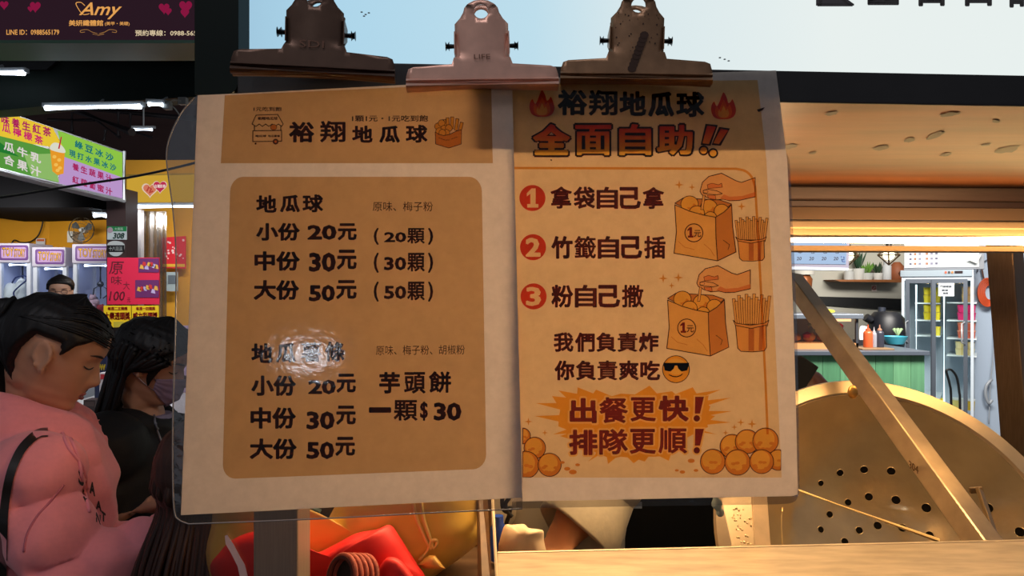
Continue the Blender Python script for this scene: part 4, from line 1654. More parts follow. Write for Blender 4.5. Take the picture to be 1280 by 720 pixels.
# claw machines
ZC_ = 1.26
CDP = .38
def claw(label, x0, x1, y0, d, seed):
    rnd = random.Random(seed)
    X0, X1 = P(x0, 0, d).x, P(x1, 0, d).x
    zt = P(0, y0, d).z
    w = X1 - X0
    root = thing('claw_machine', label, 'claw machine', ((X0 + X1) / 2, d + CDP / 2, 0), 'claw machines in the arcade')
    body = M('claw_white', (214, 220, 232), 0.35)
    bm = NB()
    box(bm, X0, X1, d, d + CDP, 0, ZC_)
    mk('cabinet', bm, body, root, bevel=.01)
    for xx in (X0, X1 - .045):
        for yy in (d, d + CDP - .045):
            bm = NB()
            box(bm, xx, xx + .045, yy, yy + .045, ZC_, zt - .2)
            mk('corner_post', bm, body, root, bevel=.006)
    bm = NB()
    box(bm, X0, X1, d + CDP - .03, d + CDP, ZC_, zt - .2)
    box(bm, X0 + .004, X0 + .012, d + .03, d + CDP - .03, ZC_, zt - .2)
    mk('back_wall', bm, M('claw_back', (196, 206, 236), 0.5), root)
    bm = NB()
    box(bm, X0, X1, d - .02, d + CDP, zt - .215, zt)
    top = mk('header', bm, M('claw_header', (196, 190, 206), 0.4), root, bevel=.012)
    hp = Plane(Vector((X0, d - .021, zt)), Vector((X1, d - .021, zt)), Vector((X0, d - .021, zt - .2)))
    y1 = 360 + (CZ - (zt - .2)) / d * F
    f = F / d
    mx = (x0 + x1) / 2
    bm = NB()
    slab(bm, hp, rrect(x0 + 3, y0 + 2.5, x1 - 3, y1 - 1.5, 2.5, 3), .004, .004)
    mk('header_frame', bm, M('claw_purple', (104, 62, 130), 0.5), top)
    bm = NB()
    slab(bm, hp, rrect(x0 + 5.5, y0 + 5, x1 - 5.5, y1 - 4, 2, 3), .004, .007)
    mk('header_panel', bm, M('claw_lilac', (186, 150, 196), 0.5), top)
    for nm, mt_, lf, bd, gr in (('lettering_edge', M('claw_letter_edge', (60, 20, 60), .5), .009, .045, .8), ('lettering', M('claw_letter', (240, 178, 40), .4), .0105, .008, 0)):
        bm = NB()
        txt(bm, hp, 'TOY', x0 + 7 - gr * .6, y0 + 5.5 - gr * .6, mx - .5 + gr * .6, y1 - 6.5 + gr * .6, bold=bd, lift=lf)
        txt(bm, hp, 'STORY', mx + .8 - gr * .6, y0 + 7 - gr * .6, x1 - 7 + gr * .6, y1 - 5.5 + gr * .6, bold=bd, lift=lf)
        mk(nm, bm, mt_, top)
    bm = NB()
    tube(bm, [(X0 + .08, d + .08, zt - .235), (X1 - .08, d + .08, zt - .235)], .012, 8)
    mk('inside_tube', bm, EM('claw_tube', (226, 236, 255), 7), root, smooth=True)
    bm = NB()
    cx, cy, cz = (X0 + X1) / 2 + rnd.uniform(-.05, .05), d + CDP / 2, zt - .22
    tube(bm, [(cx, cy, cz), (cx, cy, cz - .2)], .012, 8)
    ball(bm, (cx, cy, cz - .22), .035)
    for k in range(3):
        a_ = k * 2.094
        u = Vector((math.cos(a_), math.sin(a_), 0))
        c0 = Vector((cx, cy, cz - .23))
        tube(bm, [c0, c0 + u * .07 - Vector((0, 0, .04)), c0 + u * .08 - Vector((0, 0, .11)), c0 + u * .03 - Vector((0, 0, .15))], .007, 6)
    mk('claw', bm, M('claw_chrome', (90, 92, 100), 0.3, 0.8), root, smooth='angle')
    bm = NB()
    box(bm, X0 + .045, X1 - .045, d + .01, d + .014, ZC_, zt - .215)
    mk('glass', bm, FILM('claw_glass', (244, 247, 252), .05, .05, .0, 5), root)
    return X0, X1, zt, root


c1 = claw('claw machine at the left edge holding a big white plush', -4, 38, 304, 7.5, 1)
c2 = claw('middle claw machine behind the person with glasses', 41, 83, 309, 7.5, 2)
c3 = claw('claw machine beside the brown pillar, full of coloured plush toys', 91, 140, 305, 7.5, 3)


def plush(label, c, r, col, seed, grp=None):
    rnd = random.Random(seed)
    root = thing('plush_toy', label, 'plush toy', Vector(c) - Vector((0, 0, r)), grp)
    m_ = M('plush_%d_%d_%d' % col, col, 0.9, 0, 30, 0.08, (1, 1, 1), 0.2)
    bm = NB()
    ball(bm, c, r, r * .9, r * .9)
    mk('body', bm, m_, root, smooth=True)
    h = Vector(c) + Vector((rnd.uniform(-.3, .3) * r, -r * .3, r * .95))
    bm = NB()
    ball(bm, h, r * .62)
    hd = mk('head', bm, m_, root, smooth=True)
    for s in (-1, 1):
        bm = NB()
        ball(bm, h + Vector((s * r * .42, 0, r * .5)), r * .2, r * .12, r * .24)
        mk('ear', bm, m_, root, smooth=True)
        bm = NB()
        ball(bm, Vector(c) + Vector((s * r * .85, -r * .35, r * .1)), r * .26, r * .24, r * .4)
        mk('arm', bm, m_, root, smooth=True)
        bm = NB()
        ball(bm, Vector(c) + Vector((s * r * .45, -r * .8, -r * .62)), r * .3, r * .34, r * .28)
        mk('leg', bm, m_, root, smooth=True)
    return root


# the big white plush with a blue swirl
X0, X1, zt, _ = c1
w1 = thing('plush_toy', 'big round white plush with a dark blue swirl stripe, in the left claw machine', 'plush toy', (X0 + .1, 7.67, ZC_))
bm = NB()
for px, py, rr, ry_, rz_ in ((13, 374, .13, .11, .19), (27, 366, .07, .08, .17), (16, 389, .17, .11, .08)):
    ball(bm, P(px, py, 7.67), rr, ry_, rz_)
me = merged(bm, .016, 6)
for v in me.vertices:
    v.co.z = max(ZC_ + .003, v.co.z)
mk_mesh('body', me, M('plush_white', (226, 230, 222), .9, 0, 20, .05, (1, 1, 1), .2), w1, smooth=True)
bm = NB()
tube(bm, [P(x, y, 7.555) for x, y in smooth_loop([(15, 354), (20, 347), (31, 345), (33, 350), (24, 358), (17, 366), (20, 374)], 5, False)], .008, 6)
mk('stripe', bm, M('plush_stripe', (40, 56, 110), .8), w1, smooth=True)
k = 0
for col, lab, px, r, up in (((60, 130, 140), 'teal plush toy at the left of the middle claw machine', 50, .07, 0), ((90, 60, 140), 'violet plush toy at the right of the middle claw machine', 72, .07, 0), ((210, 214, 230), 'pale plush toy on top of the heap in the middle claw machine', 61, .06, .13),
                            ((70, 140, 140), 'teal plush toy in the claw machine beside the pillar', 98, .062, 0), ((226, 224, 226), 'white plush toy in the claw machine beside the pillar', 112, .066, 0), ((190, 60, 70), 'red plush toy in the claw machine beside the pillar', 126, .062, 0), ((96, 40, 120), 'purple plush toy on the heap in the claw machine beside the pillar', 105, .056, .125), ((230, 190, 200), 'pink plush toy on the heap in the claw machine beside the pillar', 119, .056, .125)):
    plush(lab, (P(px, 0, 7.66).x, 7.66 - (.02 if up else 0), ZC_ + r * .93 + up), r, col, k, 'plush toys in the claw machines')
    k += 1

# pillar signs
def board(name, label, cat, poly, d, mat, thick=.01, grp=None):
    pl = Plane(P(100, 300, d), P(200, 300, d), P(100, 400, d))
    bm = NB()
    slab(bm, pl, poly, thick)
    return mk(name, bm, mat, label=label, cat=cat, group=grp), pl
o, pl = board('number_plate', 'green and white house number plate on the brown pillar', 'number plate', [(134, 283), (158, 283), (158, 299.5), (134, 299.5)], 4.885, M('plate_white', (196, 206, 204), .4))
bm = NB()
slab(bm, pl, [(134, 283), (158, 283), (158, 289), (134, 289)], .002, .003)
mk('green_band', bm, M('plate_green', (30, 130, 70), .4), o)
bm = NB()
txt(bm, pl, '308', 141.5, 291, 155.5, 298.5, bold=.04, lift=.002, sh=1.5)
mk('plate_number', bm, M('plate_ink', (20, 80, 60), .5), o)
bm = NB()
slab(bm, pl, circ(137.5, 287.5, 3.6, 14), .003, .006)
mk('badge', bm, M('plate_badge', (176, 150, 160), .4), o)
bm = NB()
txt(bm, pl, '大南路', 143, 284.2, 154, 288, bold=.02, lift=.005)
mk('plate_street', bm, M('plate_cream', (200, 220, 200), .4), o)

o, pl = board('round_plaque', 'black plaque with a white emblem below the number plate', 'plaque', smooth_loop([(135, 304), (144, 301), (154, 304), (154.5, 312), (151, 318), (145, 320.5), (138, 318), (134.5, 312)], 3), 4.885, M('plaque_white', (196, 200, 196), .5))
bm = NB()
slab(bm, pl, [(134, 306.5), (155, 306.5), (155, 315), (134, 315)], .002, .003)
mk('band', bm, M('plaque_black', (24, 22, 24), .5), o)
bm = NB()
txt(bm, pl, '十八羅漢', 136, 308, 153, 313.5, bold=.03, lift=.004)
mk('plaque_lettering', bm, M('plaque_white', (196, 200, 196), .5), o)

o, pl = board('price_sign', 'big pink-red handwritten sign with two small colour pictures on the pillar', 'sign', [(134, 322), (199, 322), (199, 380.5), (134, 380.5)], 4.6, M('sign_crimson', (214, 26, 66), .7))
bm = NB()
txt(bm, pl, '100', 137, 364, 156, 376, bold=.01, lift=.002, sh=2)
txt(bm, pl, '元', 159, 372, 163, 378, bold=.005, lift=.002)
txt(bm, pl, '原', 137, 327, 154, 343, bold=.005, lift=.002, sh=2)
txt(bm, pl, '味', 139, 345, 152, 356, bold=.0, lift=.002)
txt(bm, pl, '大', 154, 352, 162, 362, bold=.0, lift=.002)
mk('handwriting', bm, M('pen_dark', (96, 14, 34), .7), o)
for q, (x0, y0, x1, y1) in enumerate(((173, 323, 198.5, 340.5), (169, 350, 198.5, 372))):
    bm = NB()
    slab(bm, pl, [(x0, y0), (x1, y0), (x1, y1), (x0, y1)], .003, .005)
    pm = M('picture_purple', (104, 40, 96), .5)
    pic = mk('picture', bm, pm, o)
    for j in range(7):
        bm = NB()
        rx = random.Random(q * 10 + j)
        cx, cy = x0 + (x1 - x0) * (.15 + .12 * j), y0 + (y1 - y0) * rx.uniform(.35, .65)
        slab(bm, pl, [(cx - 2.5, cy + 2), (cx - 1, cy - 3), (cx + 2, cy - 2), (cx + 3, cy + 3)], .001, .007)
        mk('picture_patch', bm, M(('picture_gold', 'picture_red', 'picture_pale')[j % 3], ((226, 170, 70), (200, 50, 50), (190, 170, 210))[j % 3], .5), pic)

for lab, x0, x1, head, big, foot in (('left yellow lottery sign with red writing under the pink-red sign', 129.5, 163.5, '每週二五開獎', '大樂透頭獎', '上看'), ('right yellow lottery sign with red writing under the pink-red sign', 165, 198, '每週一四開獎', '威力彩頭獎', '上看')):
    o, pl = board('lottery_sign', lab, 'sign', [(x0, 382), (x1, 382), (x1, 409.5), (x0, 409.5)], 4.55, M('lottery_yellow', (236, 196, 20), .6), grp='lottery signs')
    bm = NB()
    txt(bm, pl, head, x0 + 5, 383.5, x1 - 4, 388, bold=.03, lift=.002)
    txt(bm, pl, big, x0 + .8, 390, x1 - .8, 400, bold=.05, lift=.002)
    txt(bm, pl, foot, x0 + 1, 402.5, x0 + 10, 408.5, bold=.04, lift=.002)
    txt(bm, pl, '億', x1 - 7, 402.5, x1 - 1.5, 408.5, bold=.03, lift=.002)
    mk('lottery_lettering', bm, M('lottery_red', (190, 30, 20), .6), o)
    bm = NB()
    slab(bm, pl, [(x0 + 12.5, 402), (x1 - 9, 402), (x1 - 9, 409), (x0 + 12.5, 409)], .002, .003)
    mk('amount_box', bm, M('lottery_olive', (190, 170, 50), .6), o)
# support post behind the sign boards
bm = NB()
pxbox(bm, 140, 322, 150, 720, 4.66, .04)
pxbox(bm, 180, 322, 190, 720, 4.66, .04)
mk('trim_3', bm, M('sign_post_grey', (80, 74, 74), .6), kind='structure')

# lottery shop behind the pillar
bm = NB()
pxbox(bm, 157, 200, 300, 760, 6.6, .1)
mk('wall_shop', bm, M('shop_yellow', (236, 170, 50), .7), kind='structure')
o, pl = board('heart_sign', 'yellow shop fascia with two overlapping hearts beside the pillar', 'sign', [(157.5, 218), (260, 216), (260, 254), (157.5, 255)], 5.3, M('heart_sign_case', (200, 160, 60), .5), .1)
bm = NB()
bm.faces.new([bm.verts.new(pl(x, y, .003)) for x, y in [(158.5, 220), (260, 218), (260, 252), (158.5, 253)]])
mk('glowing_face', bm, EM('heart_sign_face', (212, 168, 58), .85), o)
def heart(cx, cy, r):
    p = []
    for k in range(28):
        t = 2 * math.pi * k / 28
        p.append((cx + r * 16 * math.sin(t) ** 3 / 17, cy - r * (13 * math.cos(t) - 5 * math.cos(2 * t) - 2 * math.cos(3 * t) - math.cos(4 * t)) / 17))
    return p
for cx, cy, r, col, lf in ((187.5, 237, 11, (240, 214, 190), .005), (187.5, 237, 9, (226, 130, 100), .007), (200, 233, 9.5, (244, 220, 200), .009), (200, 233, 8.5, (200, 50, 86), .011)):
    bm = NB()
    bm.faces.new([bm.verts.new(pl(x, y, lf)) for x, y in heart(cx, cy, r)])
    mk('heart_print', bm, EM('heart_%d_%d' % (col[0], col[2]), col, .8), o)
bm = NB()
txt(bm, pl, '台灣彩券', 193, 230.5, 207, 235, bold=.03, lift=.013)
mk('heart_lettering', bm, EM('heart_text', (250, 226, 220), .8), o)
bm = NB()
tube(bm, [pl(183.5, 239, .013), pl(186, 234, .013), pl(189, 236, .013), pl(187, 241, .013), pl(191, 239, .013)], .006, 6)
mk('heart_face_line', bm, EM('heart_line', (190, 70, 60), .8), o)
batten('bright strip light under the yellow heart sign', 166, 258.5, 262, 258, 5.25, .017, 9, hang=(0, .08, .05))
# door frame
bm = NB()
for x0, x1 in ((159, 165), (167, 169.5), (171, 176)):
    pxbox(bm, x0, 262, x1, 700, 5.7, .05)
mk('door_1', bm, M('door_alu', (130, 128, 132), .4, .6), kind='structure')
# curtain of clear plastic strips
bm = NB()
tube(bm, [P(206, 255, 5.33), P(206, 225, 5.33), Vector((P(206, 0, 5.33).x, 6.62, P(0, 225, 5.33).z))], .02, 6)
o = mk('hanger', bm, M('sign_hanger', (60, 56, 54), .5), o)
cu = thing('strip_curtain', 'clear hanging plastic strip curtain at the shop doorway under the heart sign', 'curtain', P(190, 700, 5.8))
for k in range(6):
    bm = NB()
    x0 = 176 + k * 5.2
    n_ = 8
    f_ = [P(x0, 264, 5.8 + .02 * (k % 2)), P(x0 + 6, 264, 5.8 + .02 * (k % 2)), P(x0 + 6, 700, 5.8 + .02 * (k % 2)), P(x0, 700, 5.8 + .02 * (k % 2))]
    prism(bm, f_, (0, .003, 0))
    mk('strip', bm, FILM('curtain_film', (206, 204, 200), .22, .2, .8, 6, (6, 6, .6)), cu)
# red poster inside
o, pl = board('wall_poster', 'red poster with white dots seen behind the strip curtain', 'poster', [(201, 297), (232, 295), (232, 336), (203, 335)], 6.45, M('poster_red', (214, 36, 52), .6))
for j in range(16):
    rx = random.Random(j)
    bm = NB()
    slab(bm, pl, circ(203 + rx.uniform(1, 27), 298 + rx.uniform(2, 26), rx.uniform(.8, 1.8), 8), .002, .004)
    mk('dot_print', bm, M('poster_white', (240, 210, 210), .6), o)
bm = NB()
slab(bm, pl, [(203, 330), (231, 330), (231, 333.5), (203, 333.5)], .002, .004)
mk('gold_band', bm, M('poster_gold', (230, 180, 60), .6), o)
o, pl = board('wall_notice', 'pale blue notice below the red poster behind the curtain', 'notice', [(208, 340), (222, 340), (222, 364), (208, 364)], 6.45, M('notice_blue', (170, 186, 190), .6))
bm = NB()
slab(bm, pl, [(210, 344), (220, 344), (220, 355), (210, 355)], .002, .004)
mk('notice_picture', bm, M('notice_grey', (100, 110, 120), .6), o)

# stall table with goods behind the two women
tb_ = thing('goods_table', 'white topped goods table behind the two women', 'table', (P(120, 0, 3.6).x, 3.9, 0))
zt = P(0, 535, 3.2).z
bm = NB()
box(bm, P(72, 0, 3.3).x - .35, P(300, 0, 3.3).x, 3.2, 4.27, zt - .05, zt)
mk('table_top', bm, M('table_white', (214, 212, 210), .35), tb_, bevel=.004)
for x in (66, 240):
    for y in (3.26, 4.2):
        bm = NB()
        xx = P(x, 0, 3.3).x
        box(bm, xx, xx + .05, y, y + .05, 0, zt - .05)
        mk('leg', bm, M('table_leg', (120, 116, 110), .5, .5), tb_)
bm = NB()
box(bm, P(60, 0, 3.3).x, P(300, 0, 3.3).x, 4.28, 4.3, zt, zt + .42)
mk('table_back', bm, M('table_mauve', (176, 150, 178), .6), tb_)
bx = [('upright black and blue comic box with yellow letters on the goods table', 118, 442, 133, 500, (24, 30, 60)), ('pink box with scribbled lines on the goods table', 135, 439, 150, 500, (214, 170, 190)), ('small red and white carton at the front of the goods table', 124, 466, 132, 520, (206, 196, 196)),
      ('small white carton with a red patch beside the pink box', 134, 470, 146, 520, (214, 210, 210)), ('dark brown box near the edge of the goods table', 104, 500, 119, 524, (60, 46, 44))]
for i, (lab, x0, y0, x1, y1, col) in enumerate(bx):
    d_ = 3.95 - i * .12
    zb = zt
    X0, X1, Z1 = P(x0, 0, d_).x, P(x1, 0, d_).x, P(0, y0, d_).z
    Z1 = max(Z1, zb + .06)
    bm = NB()
    box(bm, X0, X1, d_, d_ + .07, zb + .0005, Z1)
    o = mk('goods_box', bm, M('goods_%d' % i, col, .5), label=lab, cat='box', bevel=.003, group='boxes on the goods table')
    pl = Plane(Vector((X0, d_, 0)), Vector((X1, d_, 0)), Vector((X0, d_, 1)))
    bm = NB()
    if i == 0:
        txt(bm, pl, 'OW', x0 + 2, y0 + 13, x1 - 1, y0 + 21, bold=.08, lift=.002)
        mk('box_lettering', bm, M('goods_yellow', (236, 200, 50), .5), o)
    elif i == 1:
        for j in range(4):
            tube(bm, [pl(x0 + 3 + j * 2.5, y0 + 4 + j, .002), pl(x0 + 8 - j, y0 + 10, .002), pl(x0 + 4 + j * 2.5, y0 + 20, .002), pl(x0 + 11, y0 + 24 - j * 3, .002)], .0018, 5)
        mk('scribble', bm, M('goods_scribble', (190, 60, 110), .5), o)
    else:
        slab(bm, pl, [(x0 + 1.5, y0 + 2), (x1 - 1.5, y0 + 2), (x1 - 1.5, y0 + 8), (x0 + 1.5, y0 + 8)], .001, .002)
        mk('box_print', bm, M('goods_red' if i < 4 else 'goods_dim', (190, 50, 56) if i < 4 else (90, 70, 66), .5), o)

# ================================================================== eatery on the right
# menu light box
mb = thing('menu_lightbox', 'pale blue lit menu board with small black writing at the top of the eatery', 'sign', P(1020, 338, 5.6))
MP = Plane(P(990, 310, 5.6), P(1060, 310, 5.75), P(990, 330, 5.6))
bm = NB()
slab(bm, MP, [(940, 296), (1062, 296), (1061, 335), (940, 332)], .12)
mk('case', bm, M('menu_case', (110, 106, 120), .5), mb)
bm = NB()
bm.faces.new([bm.verts.new(MP(x, y, .004)) for x, y in [(940, 297), (1059, 297), (1057.5, 330.5), (940, 329)]])
mk('face', bm, EM('menu_face', (182, 208, 240), .9), mb)
bm = NB()
for k, (x, c) in enumerate(((997.5, '單'), (1013, '包'), (1028.5, '包'), (1043.5, '包'))):
    txt(bm, MP, c, x, 312, x + 5.2, 317, bold=.03, lift=.006)
    txt(bm, MP, '20', x - 1.5, 321, x + 4.5, 325.5, bold=.03, lift=.006, sh=.8)
mk('menu_lettering', bm, M('menu_ink', (40, 44, 60), .6), mb)
bm = NB()
tube(bm, [MP(x, y, .006) for x, y in ((1051, 321), (1055, 321), (1055, 325), (1052, 324), (1053, 327), (1056, 327))], .005, 5)
mk('menu_symbol', bm, M('menu_ink_blue', (50, 70, 120), .6), mb)
bm = NB()
slab(bm, MP, [(940, 332), (1061, 335), (1060, 338), (940, 336)], .16)
q_ = MP(1040, 300) + Vector((0, .06, 0))
tube(bm, [q_, Vector((q_.x, q_.y, 3.5))], .012, 6)
q_ = MP(960, 300) + Vector((0, .06, 0))
tube(bm, [q_, Vector((q_.x, q_.y, 3.5))], .012, 6)
mk('ledge', bm, M('menu_ledge', (180, 190, 206), .4), mb)


# geometric pendant lamps
def pendant(label, px, py, d, r):
    c = P(px, py, d)
    root = thing('pendant_lamp', label, 'lamp', c - Vector((0, 0, r)), 'wire pendant lamps in the eatery')
    bm = NB()
    top = [c + Vector((r * .55 * math.cos(a_ * math.pi / 3), r * .55 * math.sin(a_ * math.pi / 3), r * .75)) for a_ in range(6)]
    mid = [c + Vector((r * 1.25 * math.cos(a_ * math.pi / 3), r * 1.25 * math.sin(a_ * math.pi / 3), 0.1 * r)) for a_ in range(6)]
    bot = c - Vector((0, 0, r))
    for k in range(6):
        for p, q in ((top[k], top[(k + 1) % 6]), (mid[k], mid[(k + 1) % 6]), (top[k], mid[k]), (mid[k], bot)):
            tube(bm, [p, q], .008, 5)
    mk('wire_cage', bm, M('pendant_bronze', (74, 56, 36), .5, .4), root)
    bm = NB()
    ball(bm, c + Vector((0, 0, .01)), .05)
    mk('bulb', bm, EM('pendant_bulb', (255, 236, 190), 8), root, smooth=True)
    bm = NB()
    lathe(bm, [(0, .12), (.025, .12), (.03, .06), (.02, .04), (0, .04)], c, (0, 0, 1), 14)
    tube(bm, [c + Vector((0, 0, .1)), Vector((c.x, c.y, 3.49))], .006, 6)
    mk('cord', bm, M('pendant_black', (26, 24, 22), .5), root)
pendant('wire cage pendant lamp to the right of the menu board, above the plant shelf', 1111, 320, 6.6, .085)
pendant('wire cage pendant lamp half hidden by the menu board', 1060, 321, 6.6, .085)

# wall shelf with plants and jars
bm = NB()
prism(bm, [P(1043, 349.5, 8.0), P(1128, 349.5, 8.0), P(1128, 353, 8.0), P(1050, 352, 8.0)], (0, .29, 0))
mk('wall_shelf', bm, M('shelf_wood', (150, 92, 48), .5, 0, 6, .15, (1, 8, 1)), label='thin brown wooden shelf on the eatery wall', cat='shelf')
zsf = P(0, 349.5, 8.0).z


def shelf_item(name, label, cat, px, w, h, kind, cols):
    c = Vector((P(px, 0, 8.12).x, 8.12, zsf))
    root = thing(name, label, cat, c)
    bm = NB()
    if kind == 'plant':
        lathe(bm, [(0, 0), (w * .4, 0), (w * .5, h * .4), (w * .42, h * .4), (w * .4, h * .36), (0, h * .36)], c, (0, 0, 1), 16)
        mk('pot', bm, M('pot_' + label[:5], cols[0], .5), root, smooth='angle')
        bm = NB()
        rx = random.Random(px)
        for k in range(22):
            a_ = rx.uniform(0, 6.28)
            l = h * rx.uniform(.4, .75)
            tip = c + Vector((math.cos(a_) * w * rx.uniform(.1, .75), math.sin(a_) * w * .4, h * .36 + l))
            b_ = c + Vector((math.cos(a_) * w * .15, math.sin(a_) * w * .15, h * .34))
            tube(bm, [b_, (b_ + tip) / 2 + Vector((0, 0, .015)), tip], [.004, .011, .002], 5)
        mk('leaves', bm, M('leaf_' + label[:5], cols[1], .6), root)
    elif kind == 'jar':
        lathe(bm, [(0, 0), (w * .5, 0), (w * .5, h * .75), (w * .35, h * .8), (w * .35, h * .85), (0, h * .85)], c, (0, 0, 1), 18)
        mk('jar_body', bm, M('jar_' + label[:6], cols[0], .25), root, smooth='angle')
        bm = NB()
        lathe(bm, [(0, h * .85), (w * .38, h * .85), (w * .38, h), (0, h)], c, (0, 0, 1), 18)
        mk('lid', bm, M('jar_lid_' + label[:6], cols[1], .5), root, smooth='angle')
    else:
        lathe(bm, [(0, 0), (w * .4, 0), (w * .52, h * .3), (w * .46, h * .75), (w * .2, h), (0, h)], c, (0, 0, 1), 20)
        mk('dome', bm, M('terra', cols[0], .6), root, smooth='angle')
        bm = NB()
        lathe(bm, [(w * .16, 0), (w * .16, .01), (0, .01)], c + Vector((0, -w * .5, h * .35)), (0, -1, 0), 14)
        mk('opening', bm, M('terra_dark', (80, 40, 24), .7), root)
shelf_item('potted_plant', 'tall dark green plant in a white pot on the wall shelf', 'plant', 1073, .14, .33, 'plant', ((206, 206, 200), (36, 70, 44)))
shelf_item('potted_plant', 'bright green low plant beside the tall plant on the wall shelf', 'plant', 1083.5, .15, .20, 'plant', ((200, 204, 200), (96, 140, 50)))
shelf_item('potted_plant', 'small round dark plant in the middle of the wall shelf', 'plant', 1097, .12, .20, 'plant', ((214, 214, 210), (40, 60, 36)))
shelf_item('glass_jar', 'pale jar at the left end of the wall shelf', 'jar', 1061, .11, .13, 'jar', ((196, 198, 196), (210, 210, 206)))
shelf_item('glass_jar', 'whitish tall jar between small plant and clay pot on the shelf', 'jar', 1108.5, .10, .22, 'jar', ((206, 210, 212), (200, 204, 206)))
shelf_item('clay_pot', 'brown domed clay pot at the right end of the wall shelf', 'pot', 1121, .17, .21, 'dome', ((142, 78, 44),))
o, pl = board('no_smoking_sign', 'small red no smoking sign under the wall shelf', 'sign', [(1089.5, 356), (1096, 356), (1096, 364.5), (1089.5, 364.5)], 8.28, M('sticker_white', (226, 214, 206), .5))
bm = NB()
tube(bm, [pl(x, y, .004) for x, y in circ(1092.7, 360, 2.2, 14)], .004, 5, closed=True)
tube(bm, [pl(1091.2, 358.6, .004), pl(1094.2, 361.6, .004)], .004, 5)
mk('symbol', bm, M('sticker_red', (196, 50, 50), .5), o)

# range hood / copper object at left end
t = thing('wall_lantern', 'white capped copper brown wall lantern under the menu board', 'lantern', P(1005, 365, 7.8))
c = P(1004, 362, 7.8)
bm = NB()
lathe(bm, [(0, -.1), (.08, -.1), (.1, .12), (.07, .17), (0, .17)], c, (0, 0, 1), 20)
mk('body', bm, M('lantern_copper', (150, 84, 40), .4, .3), t, smooth='angle')
bm = NB()
lathe(bm, [(0, .17), (.12, .17), (.13, .28), (0, .29)], c, (0, 0, 1), 20)
mk('cap', bm, M('lantern_cap', (210, 206, 196), .4), t, smooth='angle')
bm = NB()
tube(bm, [c + Vector((0, .05, .1)), c + Vector((0, .5, .1))], .015, 6)
mk('wall_arm', bm, M('lantern_arm', (90, 80, 70), .5), t)

# green counter
ct = thing('service_counter', 'green plank fronted service counter with a dark top in the eatery', 'counter', (P(1080, 0, 5.6).x, 5.9, 0))
Xa, Xb = P(940, 0, 5.6).x, P(1156, 0, 5.6).x
ztop = P(0, 438.5, 5.6).z
bm = NB()
box(bm, Xa, Xb + .02, 5.56, 6.5, ztop - .035, ztop)
mk('counter_top', bm, M('counter_slate', (84, 92, 104), .35), ct, bevel=.004)
x = Xa
gm = [M('plank_green_%d' % i, c_, .55, 0, 5, .14, (6, 6, .5)) for i, c_ in enumerate(((96, 150, 112), (84, 140, 102), (104, 160, 118)))]
i = 0
bm = NB()
box(bm, Xa, Xb - .01, 5.625, 6.45, 0, ztop - .035)
mk('carcass', bm, M('counter_carcass', (60, 90, 70), .6), ct)
while x < Xb - .01:
    w = min(.145, Xb - x)
    bm = NB()
    box(bm, x, x + w - .003, 5.6, 5.625, .03, ztop - .035)
    mk('plank', bm, gm[(i * 7) % 3], ct)
    x += w
    i += 1
# food display case
fc_ = thing('food_case', 'glass food warmer case with a lit tray on the green counter', 'display case', (P(1035, 0, 5.9).x, 5.95, ztop))
x0, x1 = P(985, 0, 5.75).x, P(1073, 0, 5.75).x
zc_ = P(0, 394, 5.75).z
bm = NB()
box(bm, x0, x1 + .03, 5.72, 6.2, zc_ - .03, zc_ + .01)
mk('case_roof', bm, M('case_grey', (120, 128, 140), .35, .4), fc_, bevel=.004)
bm = NB()
box(bm, x0, x1, 5.75, 6.18, ztop, ztop + .05)
mk('tray', bm, M('case_tray', (206, 150, 96), .4), fc_)
bm = NB()
box(bm, P(1036, 0, 5.8).x, P(1064, 0, 5.8).x, 5.8, 5.84, zc_ - .055, zc_ - .032)
mk('heat_lamp', bm, EM('case_heat_lamp', (255, 200, 150), 3.0), fc_)
for xx in (x0, x1 - .02, ):
    for yy in (5.75, 6.16):
        bm = NB()
        box(bm, xx, xx + .02, yy, yy + .02, ztop, zc_ - .03)
        mk('case_post', bm, M('case_dark', (60, 62, 68), .4), fc_)
bm = NB()
box(bm, x0 + .02, x1 - .02, 5.752, 5.756, ztop + .05, zc_ - .03)
mk('case_glass', bm, FILM('case_glass_film', (236, 230, 224), .08, .05, 0, 5), fc_)
bm = NB()
box(bm, x0 + .02, x1 - .02, 6.165, 6.17, ztop + .05, zc_ - .03)
mk('case_back', bm, M('case_back_steel', (170, 156, 140), .4, .3), fc_)
for k, px in enumerate((994, 1012, 1030, 1050)):
    c = Vector((P(px, 0, 5.9).x, 5.92, ztop + .09))
    t = thing('fried_snack', ('golden fried snack piece at the left end of the food case tray', 'second golden fried snack from the left in the food case', 'third golden fried snack from the left in the food case', 'golden fried snack nearest the sauce bottles in the food case')[k], 'food', c - Vector((0, 0, .04)), 'fried snacks in the food case')
    bm = NB()
    ball(bm, c, .055, .05, .04, u=16, v=10)
    for v in bm.verts:
        v.co += (v.co - c) * .25 * noise.noise(v.co * 40)
    mk('crust', bm, M('fried_gold', (206, 132, 60), .6, 0, 20, .2), t, smooth=True)
    bm = NB()
    tube(bm, [c, c + Vector((.0, 0, .10))], .003, 5)
    mk('skewer', bm, M('skewer_wood', (206, 170, 110), .6), t)
bm = NB()
pts_ = smooth_loop([(1027, 389), (1033, 386.5), (1042, 387.5), (1043, 390.5), (1028, 391)], 3)
prism(bm, [P(x, y, 5.85) for x, y in pts_], (0, .1, 0))
mk('yellow_cloth', bm, M('cloth_yellow', (206, 196, 60), .8), label='folded yellow cloth lying on the food case roof', cat='cloth', bevel=.003)
